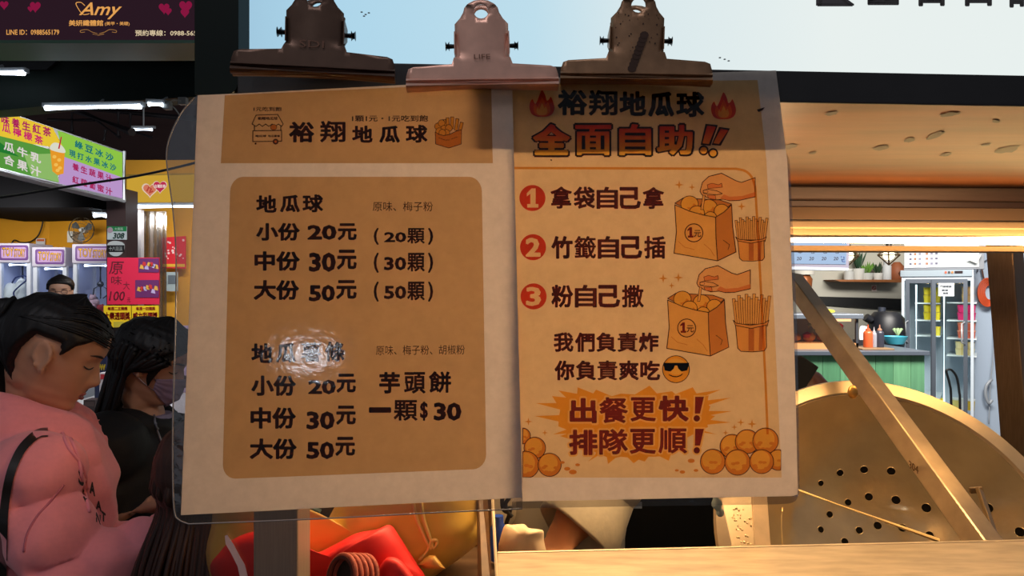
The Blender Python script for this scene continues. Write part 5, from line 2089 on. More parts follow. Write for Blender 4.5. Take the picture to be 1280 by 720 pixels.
for px, py in ((1009, 422), (1049, 411)):
    bm = NB()
    lathe(bm, [(0, 0), (.03, .0), (.035, .03), (.01, .05), (0, .05)], P(px, py, 5.9), (0, 0, 1), 12)
    tube(bm, [P(px, py, 5.9), Vector((P(px, py, 5.9).x, 5.9, ztop + .05))], .006, 6)
    mk('price_flag', bm, M('flag_red', (200, 50, 60), .6), label='red price marker on a stick at the %s of the food case' % ('left' if px < 1020 else 'right'), cat='marker', smooth='angle', group='price markers in the food case')
# tray with sauce bottles
def bottle(label, px, col, capc, h, w):
    c = Vector((P(px, 0, 5.8).x, 5.8, ztop + .014))
    t = thing('sauce_bottle', label, 'bottle', c, 'sauce bottles on the counter')
    bm = NB()
    lathe(bm, [(0, 0), (w, 0), (w * 1.02, h * .1), (w * 1.02, h * .6), (w * .9, h * .68), (w * .5, h * .74), (0, h * .74)], c, (0, 0, 1), 20)
    mk('bottle_body', bm, M('bottle_' + label[:6], col, .35), t, smooth='angle')
    bm = NB()
    lathe(bm, [(w * .55, h * .74), (w * .5, h * .8), (w * .2, h * .84), (w * .1, h), (0, h)], c, (0, 0, 1), 16)
    mk('nozzle', bm, M('bottlecap_' + label[:6], capc, .4), t, smooth='angle')
bottle('orange squeeze bottle of sauce on the counter tray', 1085, (206, 92, 50), (196, 80, 44), .19, .037)
bottle('dark squeeze bottle with a tan neck beside the orange bottle', 1099.5, (52, 54, 66), (170, 120, 96), .19, .034)
bottle('clear slim squeeze bottle behind the orange and dark bottles', 1092.5, (150, 150, 160), (170, 166, 170), .17, .022)
bm = NB()
box(bm, P(1075, 0, 5.7).x, P(1115, 0, 5.7).x, 5.66, 5.95, ztop, ztop + .012)
mk('wooden_tray', bm, M('tray_wood', (140, 110, 78), .5), label='flat wooden tray under the sauce bottles', cat='tray', bevel=.003)
t = thing('napkin_holder', 'black box with a white napkin sheet between food case and bottles', 'napkin holder', Vector((P(1077, 0, 6.0).x, 6.0, ztop)))
bm = NB()
pxbox(bm, 1073, 425, 1081, 438, 6.0, .1)
mk('holder_box', bm, M('holder_black', (30, 30, 36), .5), t)
bm = NB()
prism(bm, [P(x, y, 6.03) for x, y in smooth_loop([(1075, 426), (1075, 409), (1081, 407.5), (1087, 412), (1084, 426)], 3)], (0, .004, 0))
mk('napkin', bm, M('napkin_white', (220, 222, 228), .8), t)

# black kettle-like wok bag hanging
t = thing('black_stove_pot', 'large black pot with a spout and a bent neck on the eatery back counter', 'pot', P(1112, 440, 6.75))
c = P(1108, 438, 6.75)
bm = NB()
lathe(bm, [(0, 0), (.15, 0), (.17, .15), (.16, .32), (.11, .38), (0, .39)], c, (0, 0, 1), 26)
mk('pot_body', bm, M('pot_black', (16, 18, 26), .45), t, smooth='angle')
bm = NB()
tube(bm, [c + Vector((-.12, 0, .24)), c + Vector((-.17, -.02, .30)), c + Vector((-.215, -.02, .33))], [.045, .04, .04], 12)
mk('spout', bm, M('pot_black', (16, 18, 26), .45), t, smooth='angle')
bm = NB()
tube(bm, [P(1103, 400, 6.8), P(1102, 391, 6.8), P(1102.5, 384, 6.8)], .035, 10)
mk('strap', bm, M('pot_strap', (40, 46, 60), .6), t, smooth='angle')
bm = NB()
pxbox(bm, 1084, 438.5, 1126, 640, 6.55, .4)
mk('back_counter', bm, M('back_counter_grey', (90, 88, 86), .5), label='low grey back counter between green counter and fridge', cat='counter')
bm = NB()
lathe(bm, [(0, 0), (.07, 0), (.105, .07), (.1, .07), (.065, .01), (0, .01)], Vector((P(1119, 0, 6.30).x, 6.30, ztop)), (0, 0, 1), 24)
mk('blue_bowl', bm, M('bowl_cyan', (70, 170, 196), .4), label='bright blue bowl standing on the counter near the fridge', cat='bowl', smooth='angle')
bm = NB()
for k in range(6):
    a_ = k * 1.05
    c = P(1122, 420, 6.42)
    tube(bm, [Vector((c.x, c.y, ztop)), c, c + Vector((.04 * math.cos(a_), .03 * math.sin(a_), .07))], [.004, .006, .012], 6)
mk('herb_sprig', bm, M('herb_green', (150, 176, 130), .6), label='pale green sprig rising behind the blue bowl', cat='plant', smooth=True)
bm = NB()
prism(bm, [P(x, y, 6.72) for x, y in smooth_loop([(1118, 398), (1124, 399), (1128, 401), (1126, 404), (1120, 403)], 3)], (0, .02, 0))
mk('yellow_glove', bm, M('glove_yellow', (196, 190, 80), .7), label='small yellow glove tucked on top of the black pot', cat='glove')

FR_BEFORE = set(bpy.data.objects)
# fridge
fr = thing('display_fridge', 'tall two door glass display fridge stocked with tubs in the eatery', 'fridge', (P(1172, 0, 7.0).x, 7.3, 0))
FD = 6.9
fx0, fx1 = P(1127, 0, FD).x, P(1217, 0, FD).x
fz1 = P(0, 338, FD).z
grey_f = M('fridge_grey', (150, 164, 176), .4, .2)
dgrey = M('fridge_dark', (92, 100, 112), .4, .3)
bm = NB()
box(bm, fx0, fx0 + .03, FD, FD + .6, 0, fz1)
box(bm, fx1 - .03, fx1, FD, FD + .6, 0, fz1)
box(bm, fx0 + .03, fx1 - .03, FD + .55, FD + .6, 0, fz1)
box(bm, fx0 + .03, fx1 - .03, FD, FD + .55, 0, P(0, 517, FD).z)
box(bm, fx0 + .03, fx1 - .03, FD, FD + .55, P(0, 351, FD).z, fz1)
mk('cabinet', bm, M('fridge_white', (196, 208, 220), .4), fr)
bm = NB()
pxbox(bm, 1127, 338, 1217, 346, FD - .02, .02)
cp = mk('control_panel', bm, grey_f, fr, bevel=.003)
for x, c_ in ((1185, (220, 90, 60)), (1189, (60, 60, 64)), (1193, (190, 120, 60))):
    bm = NB()
    lathe(bm, [(0, 0), (.012, 0), (.012, .01), (0, .01)], P(x, 341, FD - .02), (0, -1, 0), 12)
    mk('switch', bm, M('switch_%d' % c_[0], c_, .4), cp)
bm = NB()
pxbox(bm, 1196, 339.5, 1206, 342.5, FD - .024, .004)
mk('display', bm, M('fridge_display', (40, 24, 30), .3), cp)
for (xa, xb, dd, hx) in ((1134, 1171, FD - .02, 1137), (1170, 1214, FD - .05, 1210.5)):
    ya, yb = 349, 512
    bm = NB()
    w_ = 5
    pxbox(bm, xa, ya, xa + w_, yb, dd, .03)
    pxbox(bm, xb - w_, ya, xb, yb, dd, .03)
    pxbox(bm, xa + w_, ya, xb - w_, ya + 5, dd, .03)
    pxbox(bm, xa + w_, yb - 5, xb - w_, yb, dd, .03)
    dr = mk('door', bm, dgrey, fr)
    bm = NB()
    pxbox(bm, xa + w_, ya + 5, xb - w_, yb - 5, dd + .012, .004)
    mk('glass', bm, FILM('fridge_glass', (244, 248, 248), .02, .03, 0, 5), dr)
    bm = NB()
    tube(bm, [P(hx, 401, dd), P(hx, 403, dd - .04), P(hx, 425, dd - .04), P(hx, 428, dd)], .009, 8)
    mk('handle', bm, M('fridge_handle', (210, 214, 220), .3, .5), dr, smooth=True)
bm = NB()
for x in (1141, 1176):
    tube(bm, [P(x, 356, FD + .06), P(x, 508, FD + .06)], .010, 8)
mk('inside_tube', bm, EM('fridge_tube', (226, 244, 250), 2.6), fr, smooth=True)
shelf_y = {0: (378, 399, 418, 493), 1: (377, 398.5, 420, 440.5)}
for side, ys in shelf_y.items():
    xa, xb = ((1136, 1168), (1176, 1212))[side]
    for y in ys:
        bm = NB()
        z_ = P(0, y, FD + .1).z
        X0_, X1_ = P(xa, 0, FD + .1).x, P(xb, 0, FD + .1).x
        box(bm, X0_, X1_, FD + .08, FD + .54, z_ - .012, z_)
        mk('shelf', bm, M('fridge_shelf', (210, 220, 224), .4), fr)
zbf = P(0, 517, FD).z
o, pl = board('paper_notice', 'white paper notice taped to the right fridge door', 'notice', [(1178.5, 354), (1198, 354), (1198, 370), (1178.5, 370)], FD - .052, M('notice_paper', (214, 222, 226), .6), .002)
bm = NB()
for y0, x0_, x1_ in ((357, 1181, 1195), (361.5, 1183, 1191), (365, 1184.5, 1191)):
    txt(bm, pl, '門請輕關' if y0 == 357 else '謝謝', x0_, y0, x1_, y0 + 2.6, bold=.03, lift=.002)
mk('notice_lettering', bm, M('notice_ink', (70, 76, 90), .6), o)


def tub(label, px, py_base, w, h, col, lid, grp, d=FD + .10, rib=False):
    w *= 1.2
    z_ = P(0, py_base, FD + .1).z
    c = Vector((P(px, 0, d).x, d + .04, z_))
    t = thing('food_tub', label, 'tub', c, grp)
    bm = NB()
    lathe(bm, [(0, 0), (w * .42, 0), (w * .5, h * .85), (0, h * .85)], c, (0, 0, 1), 18)
    mk('tub_body', bm, M('tub_%d_%d_%d' % col, col, .45), t, smooth='angle')
    bm = NB()
    lathe(bm, [(0, h * .85), (w * .53, h * .85), (w * .53, h), (0, h)], c, (0, 0, 1), 18)
    mk('tub_lid', bm, M('tub_%d_%d_%d' % lid, lid, .45), t, smooth='angle')


W = .088
pos = ['left', 'middle', 'right']
row = ['bottom row', 'top row']
for r in range(2):
    for k in range(3):
        tub('yellow tub, %s of the %s on the top left fridge shelf' % (pos[k], row[r]), 1150.5 + k * 6.8, 378 - r * 9.6, .056, .075, (216, 196, 40), (206, 184, 36), 'yellow tubs on the top left fridge shelf')
for r in range(2):
    for k in range(3):
        tub('yellow tub, %s of the %s on the second left fridge shelf' % (pos[k], row[r]), 1150.5 + k * 6.8, 399 - r * 9.6, .056, .075, (216, 196, 40), (206, 184, 36), 'yellow tubs on the second left fridge shelf')
tub('single yellow cup standing alone on the third left fridge shelf', 1164, 418, .06, .09, (222, 206, 70), (214, 190, 50), 'lone cups')
for k in range(2):
    tub('yellow tub at the bottom of the left fridge door, %s of two' % ('left', 'right')[k], 1160 + k * 6, 493 + 13, .055, .09, (232, 210, 40), (226, 200, 30), 'yellow tubs at the fridge bottom', FD + .14)
for k in range(2):
    for r in range(2):
        tub('beige carton tub, %s of the %s behind the fridge notice' % (('left', 'right')[k], row[r]), 1198 + k * 7, 377 - r * 9.4, .058, .075, (212, 178, 124), (200, 160, 110), 'beige tubs behind the notice')
        tub('pink tub, %s of the %s in the fridge' % (('left', 'right')[k], row[r]), 1194.5 + k * 10.5, 398.5 - r * 9.3, .082, .074, (226, 50, 120), (206, 40, 108), 'pink tubs in the fridge')
        tub('orange-red cup, %s of the %s in the fridge' % (('left', 'right')[k], row[r]), 1194.5 + k * 10.5, 420 - r * 9.6, .08, .077, (222, 110, 84), (232, 160, 130), 'orange red cups in the fridge')
for r in range(2):
    for k in range(3):
        tub('cream tub, %s of the %s on the lowest right fridge shelf' % (pos[k], row[r]), 1190.5 + k * 7.4, 440.5 - r * 8.2, .06, .066, (232, 220, 168), (222, 206, 150), 'cream tubs in the fridge')
for k, c_ in enumerate(((226, 210, 120), (226, 222, 220), (222, 190, 60))):
    tub('%s tub at the bottom of the right fridge door' % ('pale yellow', 'white', 'deep yellow')[k], 1187 + k * 9, 506, .07, .11, c_, (220, 224, 220), 'tubs at the bottom of the right door')

# white boards with posters above the fridge
hb_ = thing('fridge_top_boards', 'white planks framed in grey standing on top of the fridge', 'board', (P(1172, 0, FD).x, FD + .1, fz1))
bm = NB()
pxbox(bm, 1125, 300, 1224, 337.5, FD + .06, .2)
mk('frame', bm, M('board_frame', (120, 124, 132), .5), hb_)
for y0, y1 in ((300, 310.5), (312, 335)):
    bm = NB()
    pxbox(bm, 1126.5, y0, 1219, y1, FD + .05, .01)
    mk('board', bm, M('board_white', (196, 202, 206), .5), hb_)
for q, (x0, x1) in enumerate(((1131, 1151), (1152, 1174))):
    o, pl = board('menu_poster', ('left', 'right')[q] + (' curled menu poster of small blue pictures above the fridge' if q == 0 else ' curled menu poster with a red heading above the fridge'), 'poster', [(x0, 313), (x1, 312), (x1 - .5, 334), (x0 + 1, 335)], FD + .045, M('poster_pale', (214, 216, 226), .6), .004, 'menu posters above the fridge')
    for j in range(9):
        bm = NB()
        cx, cy = x0 + 4 + (j % 3) * 6, 318 + (j // 3) * 6
        slab(bm, pl, [(cx - 1.6, cy - 1.2), (cx + 1.6, cy - 1.2), (cx + 1.6, cy + 1.4), (cx - 1.6, cy + 1.4)], .001, .002)
        mk('poster_picture', bm, M('poster_pic_%d' % ((j + q) % 3), ((90, 90, 110), (150, 100, 70), (120, 120, 140))[(j + q) % 3], .6), o)
    if q:
        bm = NB()
        slab(bm, pl, [(x0 + .5, 312), (x1 - .5, 311.5), (x1 - .5, 314.5), (x0 + .5, 315)], .001, .002)
        mk('poster_heading', bm, M('poster_heading_red', (190, 60, 50), .6), o)
bm = NB()
prism(bm, [P(1209, 326, FD), P(1226, 320, FD), P(1221, 331, FD)], (0, .01, 0))
mk('paper_flag', bm, M('flag_paper', (206, 206, 200), .6), label='small folded paper flag with a warning triangle at the fridge corner', cat='paper')

# the fridge stands turned towards the walkway
FA = math.radians(35)
FO = Vector((fx0, FD, 0))
FU = Vector((math.cos(FA), -math.sin(FA), 0)) * .83
FV = Vector((math.sin(FA), math.cos(FA), 0))


def turn(p):
    q = Vector(p) - FO
    return FO + FU * q.x + FV * q.y + Vector((0, 0, q.z))


new_o = [o_ for o_ in bpy.data.objects if o_ not in FR_BEFORE]
old_w = {o_: wloc(o_) for o_ in new_o}
for o_ in new_o:
    if o_.parent is None:
        o_.location = turn(o_.location)
done = set()
for o_ in new_o:
    if o_.type == 'MESH' and o_.data not in done:
        done.add(o_.data)
        w_ = wloc(o_)
        for v_ in o_.data.vertices:
            v_.co = turn(v_.co + old_w[o_]) - w_

# orange hose coil and cable on the wall
hc = thing('hose_coil', 'coiled orange hose hung on the pale blue wall beside the post', 'hose', P(1234, 385, 6.95))
bm = NB()
for k in range(6):
    r_ = 10.5 + k * 1.7
    tube(bm, [P(1237 - k * .5 + r_ * .62 * math.cos(t * .2094), 365.5 + r_ * math.sin(t * .2094) * .92, 6.95 - k * .008) for t in range(30)], .0078, 7, closed=True)
mk('hose', bm, M('hose_orange', (190, 76, 40), .5), hc, smooth=True)
bm = NB()
tube(bm, [P(x, y, 6.96) for x, y in smooth_loop([(1236, 380), (1226, 379), (1222, 368), (1224, 358)], 5, False)], .006, 6)
tube(bm, [P(x, y, 6.96) for x, y in smooth_loop([(1227, 335), (1229, 345), (1231, 352), (1234, 352)], 5, False)], .008, 6)
mk('tie', bm, M('hose_tie', (90, 60, 50), .6), hc, smooth=True)
bm = NB()
tube(bm, [P(x, y, 6.97) for x, y in smooth_loop([(1243, 320), (1226, 330), (1222, 340)], 5, False)], .006, 6)
mk('wall_wire', bm, M('wire_grey', (90, 96, 110), .6), label='thin grey wire looping from the wall to the fridge top corner', cat='wire', smooth=True)
bm = NB()
tube(bm, [P(x, y, 6.95) for x, y in smooth_loop([(1243, 400), (1242, 440), (1238, 480), (1236, 530)], 5, False)], .005, 6)
tube(bm, [P(x, y, 6.93) for x, y in smooth_loop([(1240, 474), (1233, 482), (1232, 494), (1236, 504), (1240, 500)], 5, False)], .015, 8)
mk('grey_hose', bm, M('hose_grey', (150, 156, 164), .4), label='thin grey hose hanging low on the pale blue wall', cat='hose', smooth=True)

# bent black wire stand in front of the fridge
bm = NB()
tube(bm, [P(x, y, 6.5) for x, y in smooth_loop([(1190, 640), (1189, 505), (1187, 480), (1183, 465), (1185, 462), (1190, 463), (1196, 472), (1199, 490), (1200, 510), (1200, 640)], 5, False)] , .011, 8)
mk('wire_stand', bm, M('stand_black', (20, 20, 22), .4), label='bent black wire stand in front of the fridge', cat='stand', smooth=True)
# ================================================================== things on and in the stall
# perforated steel pan, leaning with its mouth towards the front
pan = thing('strainer_pan', 'large round golden lit steel strainer pan with drain holes, leaning behind the counter', 'strainer pan', P(1110, 760, 1.25))
PC = P(1117, 674, 1.25)
PR = .286
tl_ = math.radians(33)
yw = math.radians(-6)
Rz = Matrix.Rotation(yw, 3, 'Z')
PN = Rz @ Vector((0, -math.cos(tl_), math.sin(tl_)))
PU = Rz @ Vector((1, 0, 0))
PV = PU.cross(PN) * -1
if PV.z < 0:
    PV = -PV
prof = []
for k in range(25):
    t = k / 24
    r = PR * math.sin(t * math.pi / 2) ** .82 if k else 0
    prof.append((r, -.19 * (1 - (r / PR) ** 2.6)))
bm = NB()
seg = 96
inn = []
for r, h in prof:
    inn.append([bm.verts.new(PC + PN * h + (PU * math.cos(2 * math.pi * k / seg) + PV * math.sin(2 * math.pi * k / seg)) * r) for k in range(seg)] if r > 1e-6 else [bm.verts.new(PC + PN * h)])
for A, B in zip(inn, inn[1:]):
    for k in range(seg):
        if len(A) == 1:
            bm.faces.new((A[0], B[k], B[(k + 1) % seg]))
        else:
            bm.faces.new((A[k], B[k], B[(k + 1) % seg], A[(k + 1) % seg]))
bmesh.ops.recalc_face_normals(bm, faces=bm.faces[:])
# dents of hammered sheet
for v in bm.verts:
    q = v.co * 9
    v.co += PN * .0022 * noise.noise(q) + PN * .0009 * noise.noise(q * 3.1)
tmp = bpy.data.meshes.new('tmp')
bm.to_mesh(tmp)
tree = BVHTree.FromBMesh(bm)
bm.free()
to = bpy.data.objects.new('tmp', tmp)
COL.objects.link(to)
sm = to.modifiers.new('s', 'SOLIDIFY')
sm.thickness = .0035
sm.offset = 1
dg = bpy.context.evaluated_depsgraph_get()
dg.update()
bowl_me = bpy.data.meshes.new_from_object(to.evaluated_get(dg))
bpy.data.objects.remove(to)
bowl_me.materials.clear()
for p_ in bowl_me.polygons:
    p_.material_index = 0
mk_mesh('pan_body', bowl_me, bowl_steel, pan, smooth='angle', angle=50)
# drain holes as dark discs, their inner shade put in the colour, with pressed edges
hole_m = M('hole_shade', (14, 11, 9), .9, spec=.1)
for px, py, rr in ((1050, 591, 4.2), (1080, 587, 4.6), (1114, 589, 4.8), (1026, 604, 3.6), (1086, 621, 4.6), (1120, 625, 5), (1158, 635, 5.2), (1060, 628, 4), (1037, 643, 4), (1026, 662, 3.8), (1074, 663, 4.2), (1097, 657, 4.6), (1128, 660, 4.6), (1162, 669, 4.6), (1056, 677, 4.2), (1236, 635, 5.2), (1275, 665, 5.6)):
    hit = tree.ray_cast(Vector((0, 0, CZ)), ray(px, py).normalized())
    if hit[0] is None:
        continue
    n = hit[1]
    if n.dot(hit[0] - Vector((0, 0, CZ))) > 0:
        n = -n
    R_ = rr * hit[0].y / F
    bm = NB()
    lathe(bm, [(0, -.0015), (R_, -.0015), (R_, .0006), (0, .0006)], hit[0], n, 20)
    ho = mk('hole_disc', bm, hole_m, pan)
    bm = NB()
    a1_, a2_ = frame_of(n)
    tube(bm, [hit[0] + n * .0006 + (a1_ * math.cos(t * .314) + a2_ * math.sin(t * .314)) * (R_ * 1.06) for t in range(20)], .0007, 6, closed=True)
    mk('hole_edge', bm, bowl_steel, ho, smooth=True)
h1 = tree.ray_cast(Vector((0, 0, CZ)), ray(1268, 603).normalized())
h2 = tree.ray_cast(Vector((0, 0, CZ)), ray(1296, 616).normalized())
if h1[0] and h2[0]:
    bm = NB()
    n = (Vector((0, 0, CZ)) - h1[0]).normalized()
    tube(bm, [h1[0] - n * .002, (h1[0] + h2[0]) / 2 - n * .003, h2[0] - n * .002], [.006, .0065, .006], 10)
    mk('drain_slot', bm, hole_m, pan)
# unseen dark shell added behind the pan to block light at the drain holes
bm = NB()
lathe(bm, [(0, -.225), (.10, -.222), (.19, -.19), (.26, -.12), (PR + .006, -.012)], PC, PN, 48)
mk('light_block_shell', bm, M('shell_dark', (26, 20, 16), .7), pan, smooth=True)
# broad flat rim
bm = NB()
rp_ = [(PR, 0), (PR + .004, .005), (PR + .030, .004), (PR + .034, -.002), (PR + .030, -.008), (PR + .002, -.006)]
rings = []
for k in range(seg):
    a_ = 2 * math.pi * k / seg
    e = PU * math.cos(a_) + PV * math.sin(a_)
    rings.append([bm.verts.new(PC + e * r + PN * h) for r, h in rp_])
for k in range(seg):
    A, B = rings[k], rings[(k + 1) % seg]
    for j in range(len(rp_)):
        bm.faces.new((A[j], A[(j + 1) % len(rp_)], B[(j + 1) % len(rp_)], B[j]))
mk('rim', bm, M('pan_rim_steel', (206, 182, 150), .34, .8, 30, .08), pan, smooth='angle')
bm = NB()
bt = PC - PN * .2
for k in range(3):
    a_ = 2.09 * k
    e = PU * math.cos(a_) + PV * math.sin(a_)
    p = PC - PN * .20 + e * .18
    tube(bm, [p, Vector((p.x, p.y + .02, .76))], .012, 8)
mk('cradle', bm, M('cradle_dark', (60, 52, 46), .5, .5), pan)
bm = NB()
box(bm, .42, 1.35, 1.12, 1.75, .72, .76)
for x in (.44, 1.29):
    for y in (1.14, 1.69):
        box(bm, x, x + .04, y, y + .04, 0, .72)
mk('work_table', bm, steel_flat, label='steel work table under the strainer pan', cat='table')

# square bar laid across the pan
bar = thing('steel_bar', 'square steel bar slanting across the strainer pan rim', 'bar', P(1226, 680, 1.03))
a_, b_ = P(1228, 676, 1.03), P(1022, 393, 1.50)
ax = (b_ - a_).normalized()
vdir = ((a_ + b_) / 2 - Vector((0, 0, CZ))).normalized()
bm = NB()
e1 = a_ - ax * .05
e2 = b_ + ax * .14
# corner edge towards the viewer: rotate section by 45 degrees
s_ = ax.cross(vdir).normalized()
u_ = s_.cross(ax).normalized()
d1 = (s_ * .80 + u_ * .60).normalized()
sqtube(bm, e1, e2, .036, .036, d1)
barm = M('bar_steel', (186, 160, 128), .3, .75, 26, .14, (1, 1, 1), .03)
mk('bar_tube', bm, barm, bar, bevel=.002)
bt_ = drape(BVHTree.FromPolygons([v.co + wloc(bar) for v in bar.children[0].data.vertices], [tuple(p.vertices) for p in bar.children[0].data.polygons]), 1.1)
for x, y in ((1012, 406), (1018, 413)):
    bm = NB()
    lathe(bm, [(0, 0), (.003, 0), (.003, .0012), (0, .0012)], bt_(x, y, .0), -vdir, 10)
    mk('rivet', bm, M('rivet_dark', (60, 60, 64), .4, .7), bar)
bm = NB()
ball(bm, bt_(1066, 490, -.002), .008, .007, .011)
mk('clamp_nub', bm, M('bar_brass', (190, 140, 70), .35, .8), bar, smooth=True)
bm = NB()
vs_, fs = glyphs('304', .02)
vv = [bm.verts.new(bt_(1136 + 12 * s, 575 + 8 * s + 10 * t, .0008)) for s, t in vs_]
for f in fs:
    bm.faces.new([vv[i] for i in f])
mk('stamped_mark', bm, M('bar_stamp', (96, 66, 36), .6), bar)
# short strut by the foot of the bar
bm = NB()
sqtube(bm, P(1224, 612, 1.14), P(1248, 682, 1.03), .012, .006, (0, -1, 0))
sqtube(bm, P(1212, 613, 1.145), P(1228, 612, 1.14), .010, .006, (0, -1, 0))
mk('strut', bm, M('strut_steel', (170, 140, 100), .35, .8), bar, bevel=.001)

# thin wooden stick
bm = NB()
tube(bm, [P(940, 592, 1.02), P(1173, 675.5, 1.015)], [.0030, .0034], 10)
mk('bamboo_stick', bm, M('stick_wood', (222, 186, 120), .4, 0, 20, .1, (1, 1, 1)), label='long thin bamboo stick lying across the pan towards the counter edge', cat='stick', smooth='angle')

# steel basin wall left of the pan
bs = thing('steel_basin', 'wet steel basin side with a bright flange, left of the strainer pan', 'basin', P(940, 760, 1.08))
bm = NB()
hexa(bm, [P(897, 560, 1.16), P(938, 560, 1.14), P(949, 800, 1.0), P(940, 800, 1.0)], [P(897, 560, 1.17), P(938, 560, 1.15), P(949, 800, 1.01), P(940, 800, 1.01)])
bm2 = bm
basin_pl = Plane(P(905, 632, 1.10), P(938, 632, 1.08), P(918, 690, 1.04))
bm = NB()
slab(bm, basin_pl, [(880, 520), (936, 520), (948, 800), (940, 800)], .004)
bm2.free()
mk('side_wall', bm, M('basin_steel', (150, 132, 104), .3, .8, 30, .1), bs)
rx = random.Random(4)
for k in range(46):
    y = rx.uniform(634, 690)
    x = rx.uniform(909 + (y - 632) * .22 + 3, 938 + (y - 632) * .08)
    bm = NB()
    ball(bm, basin_pl(x, y, .0006), rx.uniform(.0008, .0019), None, rx.uniform(.0008, .0022), u=8, v=6)
    mk('droplet', bm, M('droplet_bright', (255, 230, 180), .12, .6), bs, smooth=True)
fl_pl = Plane(P(938, 632, 1.07), P(957, 632, 1.07), P(944, 690, 1.03))
bm = NB()
slab(bm, fl_pl, [(936, 520), (952, 520), (972, 800), (948, 800)], .006)
mk('flange', bm, M('flange_steel', (214, 182, 140), .45, .4, 30, .14), bs, bevel=.001)
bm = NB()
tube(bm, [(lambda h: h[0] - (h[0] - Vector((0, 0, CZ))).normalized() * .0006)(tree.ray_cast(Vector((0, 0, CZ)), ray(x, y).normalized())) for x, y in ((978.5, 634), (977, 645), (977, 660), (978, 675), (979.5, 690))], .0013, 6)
mk('reflection_streak', bm, M('streak_bright', (240, 214, 160), .25, .6), pan, smooth=True)  # the pan's bright vertical reflection, laid on as a thin pale strip

# black cabinet
CD = 2.02
cab = thing('black_cabinet', 'black box cabinet behind the vendor, showing between the cream sleeve and the steel basin', 'cabinet', P(835, 760, CD))
bm = NB()
x0, x1 = P(700, 0, CD).x, P(925, 0, CD).x
zt = P(0, 634, CD).z
box(bm, x0, x1, CD, CD + .4, 0, zt + .25)
mk('carcass', bm, M('cabinet_black', (8, 9, 11), .45), cab, bevel=.004)
bm = NB()
box(bm, P(768, 0, CD).x, P(802, 0, CD).x, CD - .006, CD + .002, zt - .002, zt + .016)
mk('top_highlight', bm, M('highlight_pale_blue', (150, 160, 180), .4), cab)  # bluish highlight on the black edge, put in as a pale strip
bm = NB()
chain(bm, [P(892, 600, 1.12), P(896, 630, 1.12), P(900, 641, 1.12)], [.010, .009, .007], 12)
me = merged(bm, .002, 3)
mk_mesh('glove_finger', me, M('glove_pale_blue', (176, 194, 190), .5), None, smooth=True, label='pale blue rubber fingertip hanging beside the steel basin', cat='glove')

# paper, cord and blue thing beside the vendor
pp = smooth_loop([(626, 700), (629, 660), (641, 657), (655, 655), (662, 660), (678, 662), (680, 676), (679, 700)], 4)
bm = pillow(pp, 1.05, .02, 6)
for v in bm.verts:
    v.co.y += .008 * noise.noise(v.co * 40)
mk('paper_bag', bm, M('paper_cream', (236, 206, 166), .8), label='crumpled cream paper bag on the counter left of the vendor arm', cat='bag', smooth=True)
bm = NB()
tube(bm, [P(x, y, 1.12) for x, y in smooth_loop([(629, 600), (628, 632), (634, 640), (638, 634), (636, 645), (633, 655), (635, 668)], 6, False)], .0035, 8)
tube(bm, [P(x, y, 1.118) for x, y in smooth_loop([(637, 622), (632, 630), (635, 640), (640, 646)], 6, False)], .0035, 8)
mk('twisted_cord', bm, M('cord_black', (26, 20, 16), .6), label='black twisted cord hanging behind the cream paper bag', cat='cord', smooth=True)
bm = NB()
lathe(bm, [(0, 0), (.012, 0), (.013, .05), (.008, .06), (.008, .07), (0, .07)], P(623, 700, 1.08), (0, 0, 1), 16)
mk('blue_bottle', bm, M('bottle_blue', (30, 70, 170), .4), label='small blue bottle at the left end of the counter', cat='bottle', smooth='angle')

# ------------------------------------------------------------------ bags in the side bin
by = lambda x, y: 1.02 + (x - 430) * .0002
ol = smooth_loop([(258, 705), (262, 660), (275, 628), (330, 610), (400, 655), (440, 600), (520, 585), (585, 600), (600, 640), (606, 668), (585, 690), (556, 712), (520, 735), (430, 760), (300, 760)], 4)
yb = thing('yellow_bag', 'big glossy yellow vinyl bag with thin straps, bundled in the side bin', 'bag', P(480, 735, 1.05))
bm = pillow(ol, 1.04, .075, 9)
for v in bm.verts:
    v.co.y += .012 * noise.noise(v.co * 14)
vinyl = M('yellow_vinyl', (232, 186, 84), .38, 0, 12, .05, (1, 1, 1), .1)
mk('bag_body', bm, vinyl, yb, smooth=True)
tr = drape(bvh_of([yb.children[0]]), 1.0)
for pts in ([(514, 610), (520, 645), (530, 670), (539, 686)], [(524, 610), (529, 645), (536, 668), (541, 684)]):
    bm = NB()
    tube(bm, [tr(x, y, .002) for x, y in smooth_loop(pts, 6, False)], .0026, 8)
    mk('strap', bm, M('yellow_strap', (240, 206, 120), .4), yb, smooth=True)
bm = NB()
tube(bm, [tr(x, y, .003) for x, y in smooth_loop([(541, 686), (546, 680), (545, 675), (539, 676), (536, 684), (532, 692), (524, 700)], 6, False)], .0022, 8)
mk('strap_knot', bm, M('yellow_strap', (240, 206, 120), .4), yb, smooth=True)
bm = pillow([(521, 706), (536, 694), (544, 694), (557, 711), (552, 712), (530, 711)], .975, .012, 5)
mk('bag_corner', bm, M('yellow_vinyl_fold', (226, 176, 84), .4), yb, smooth='angle')

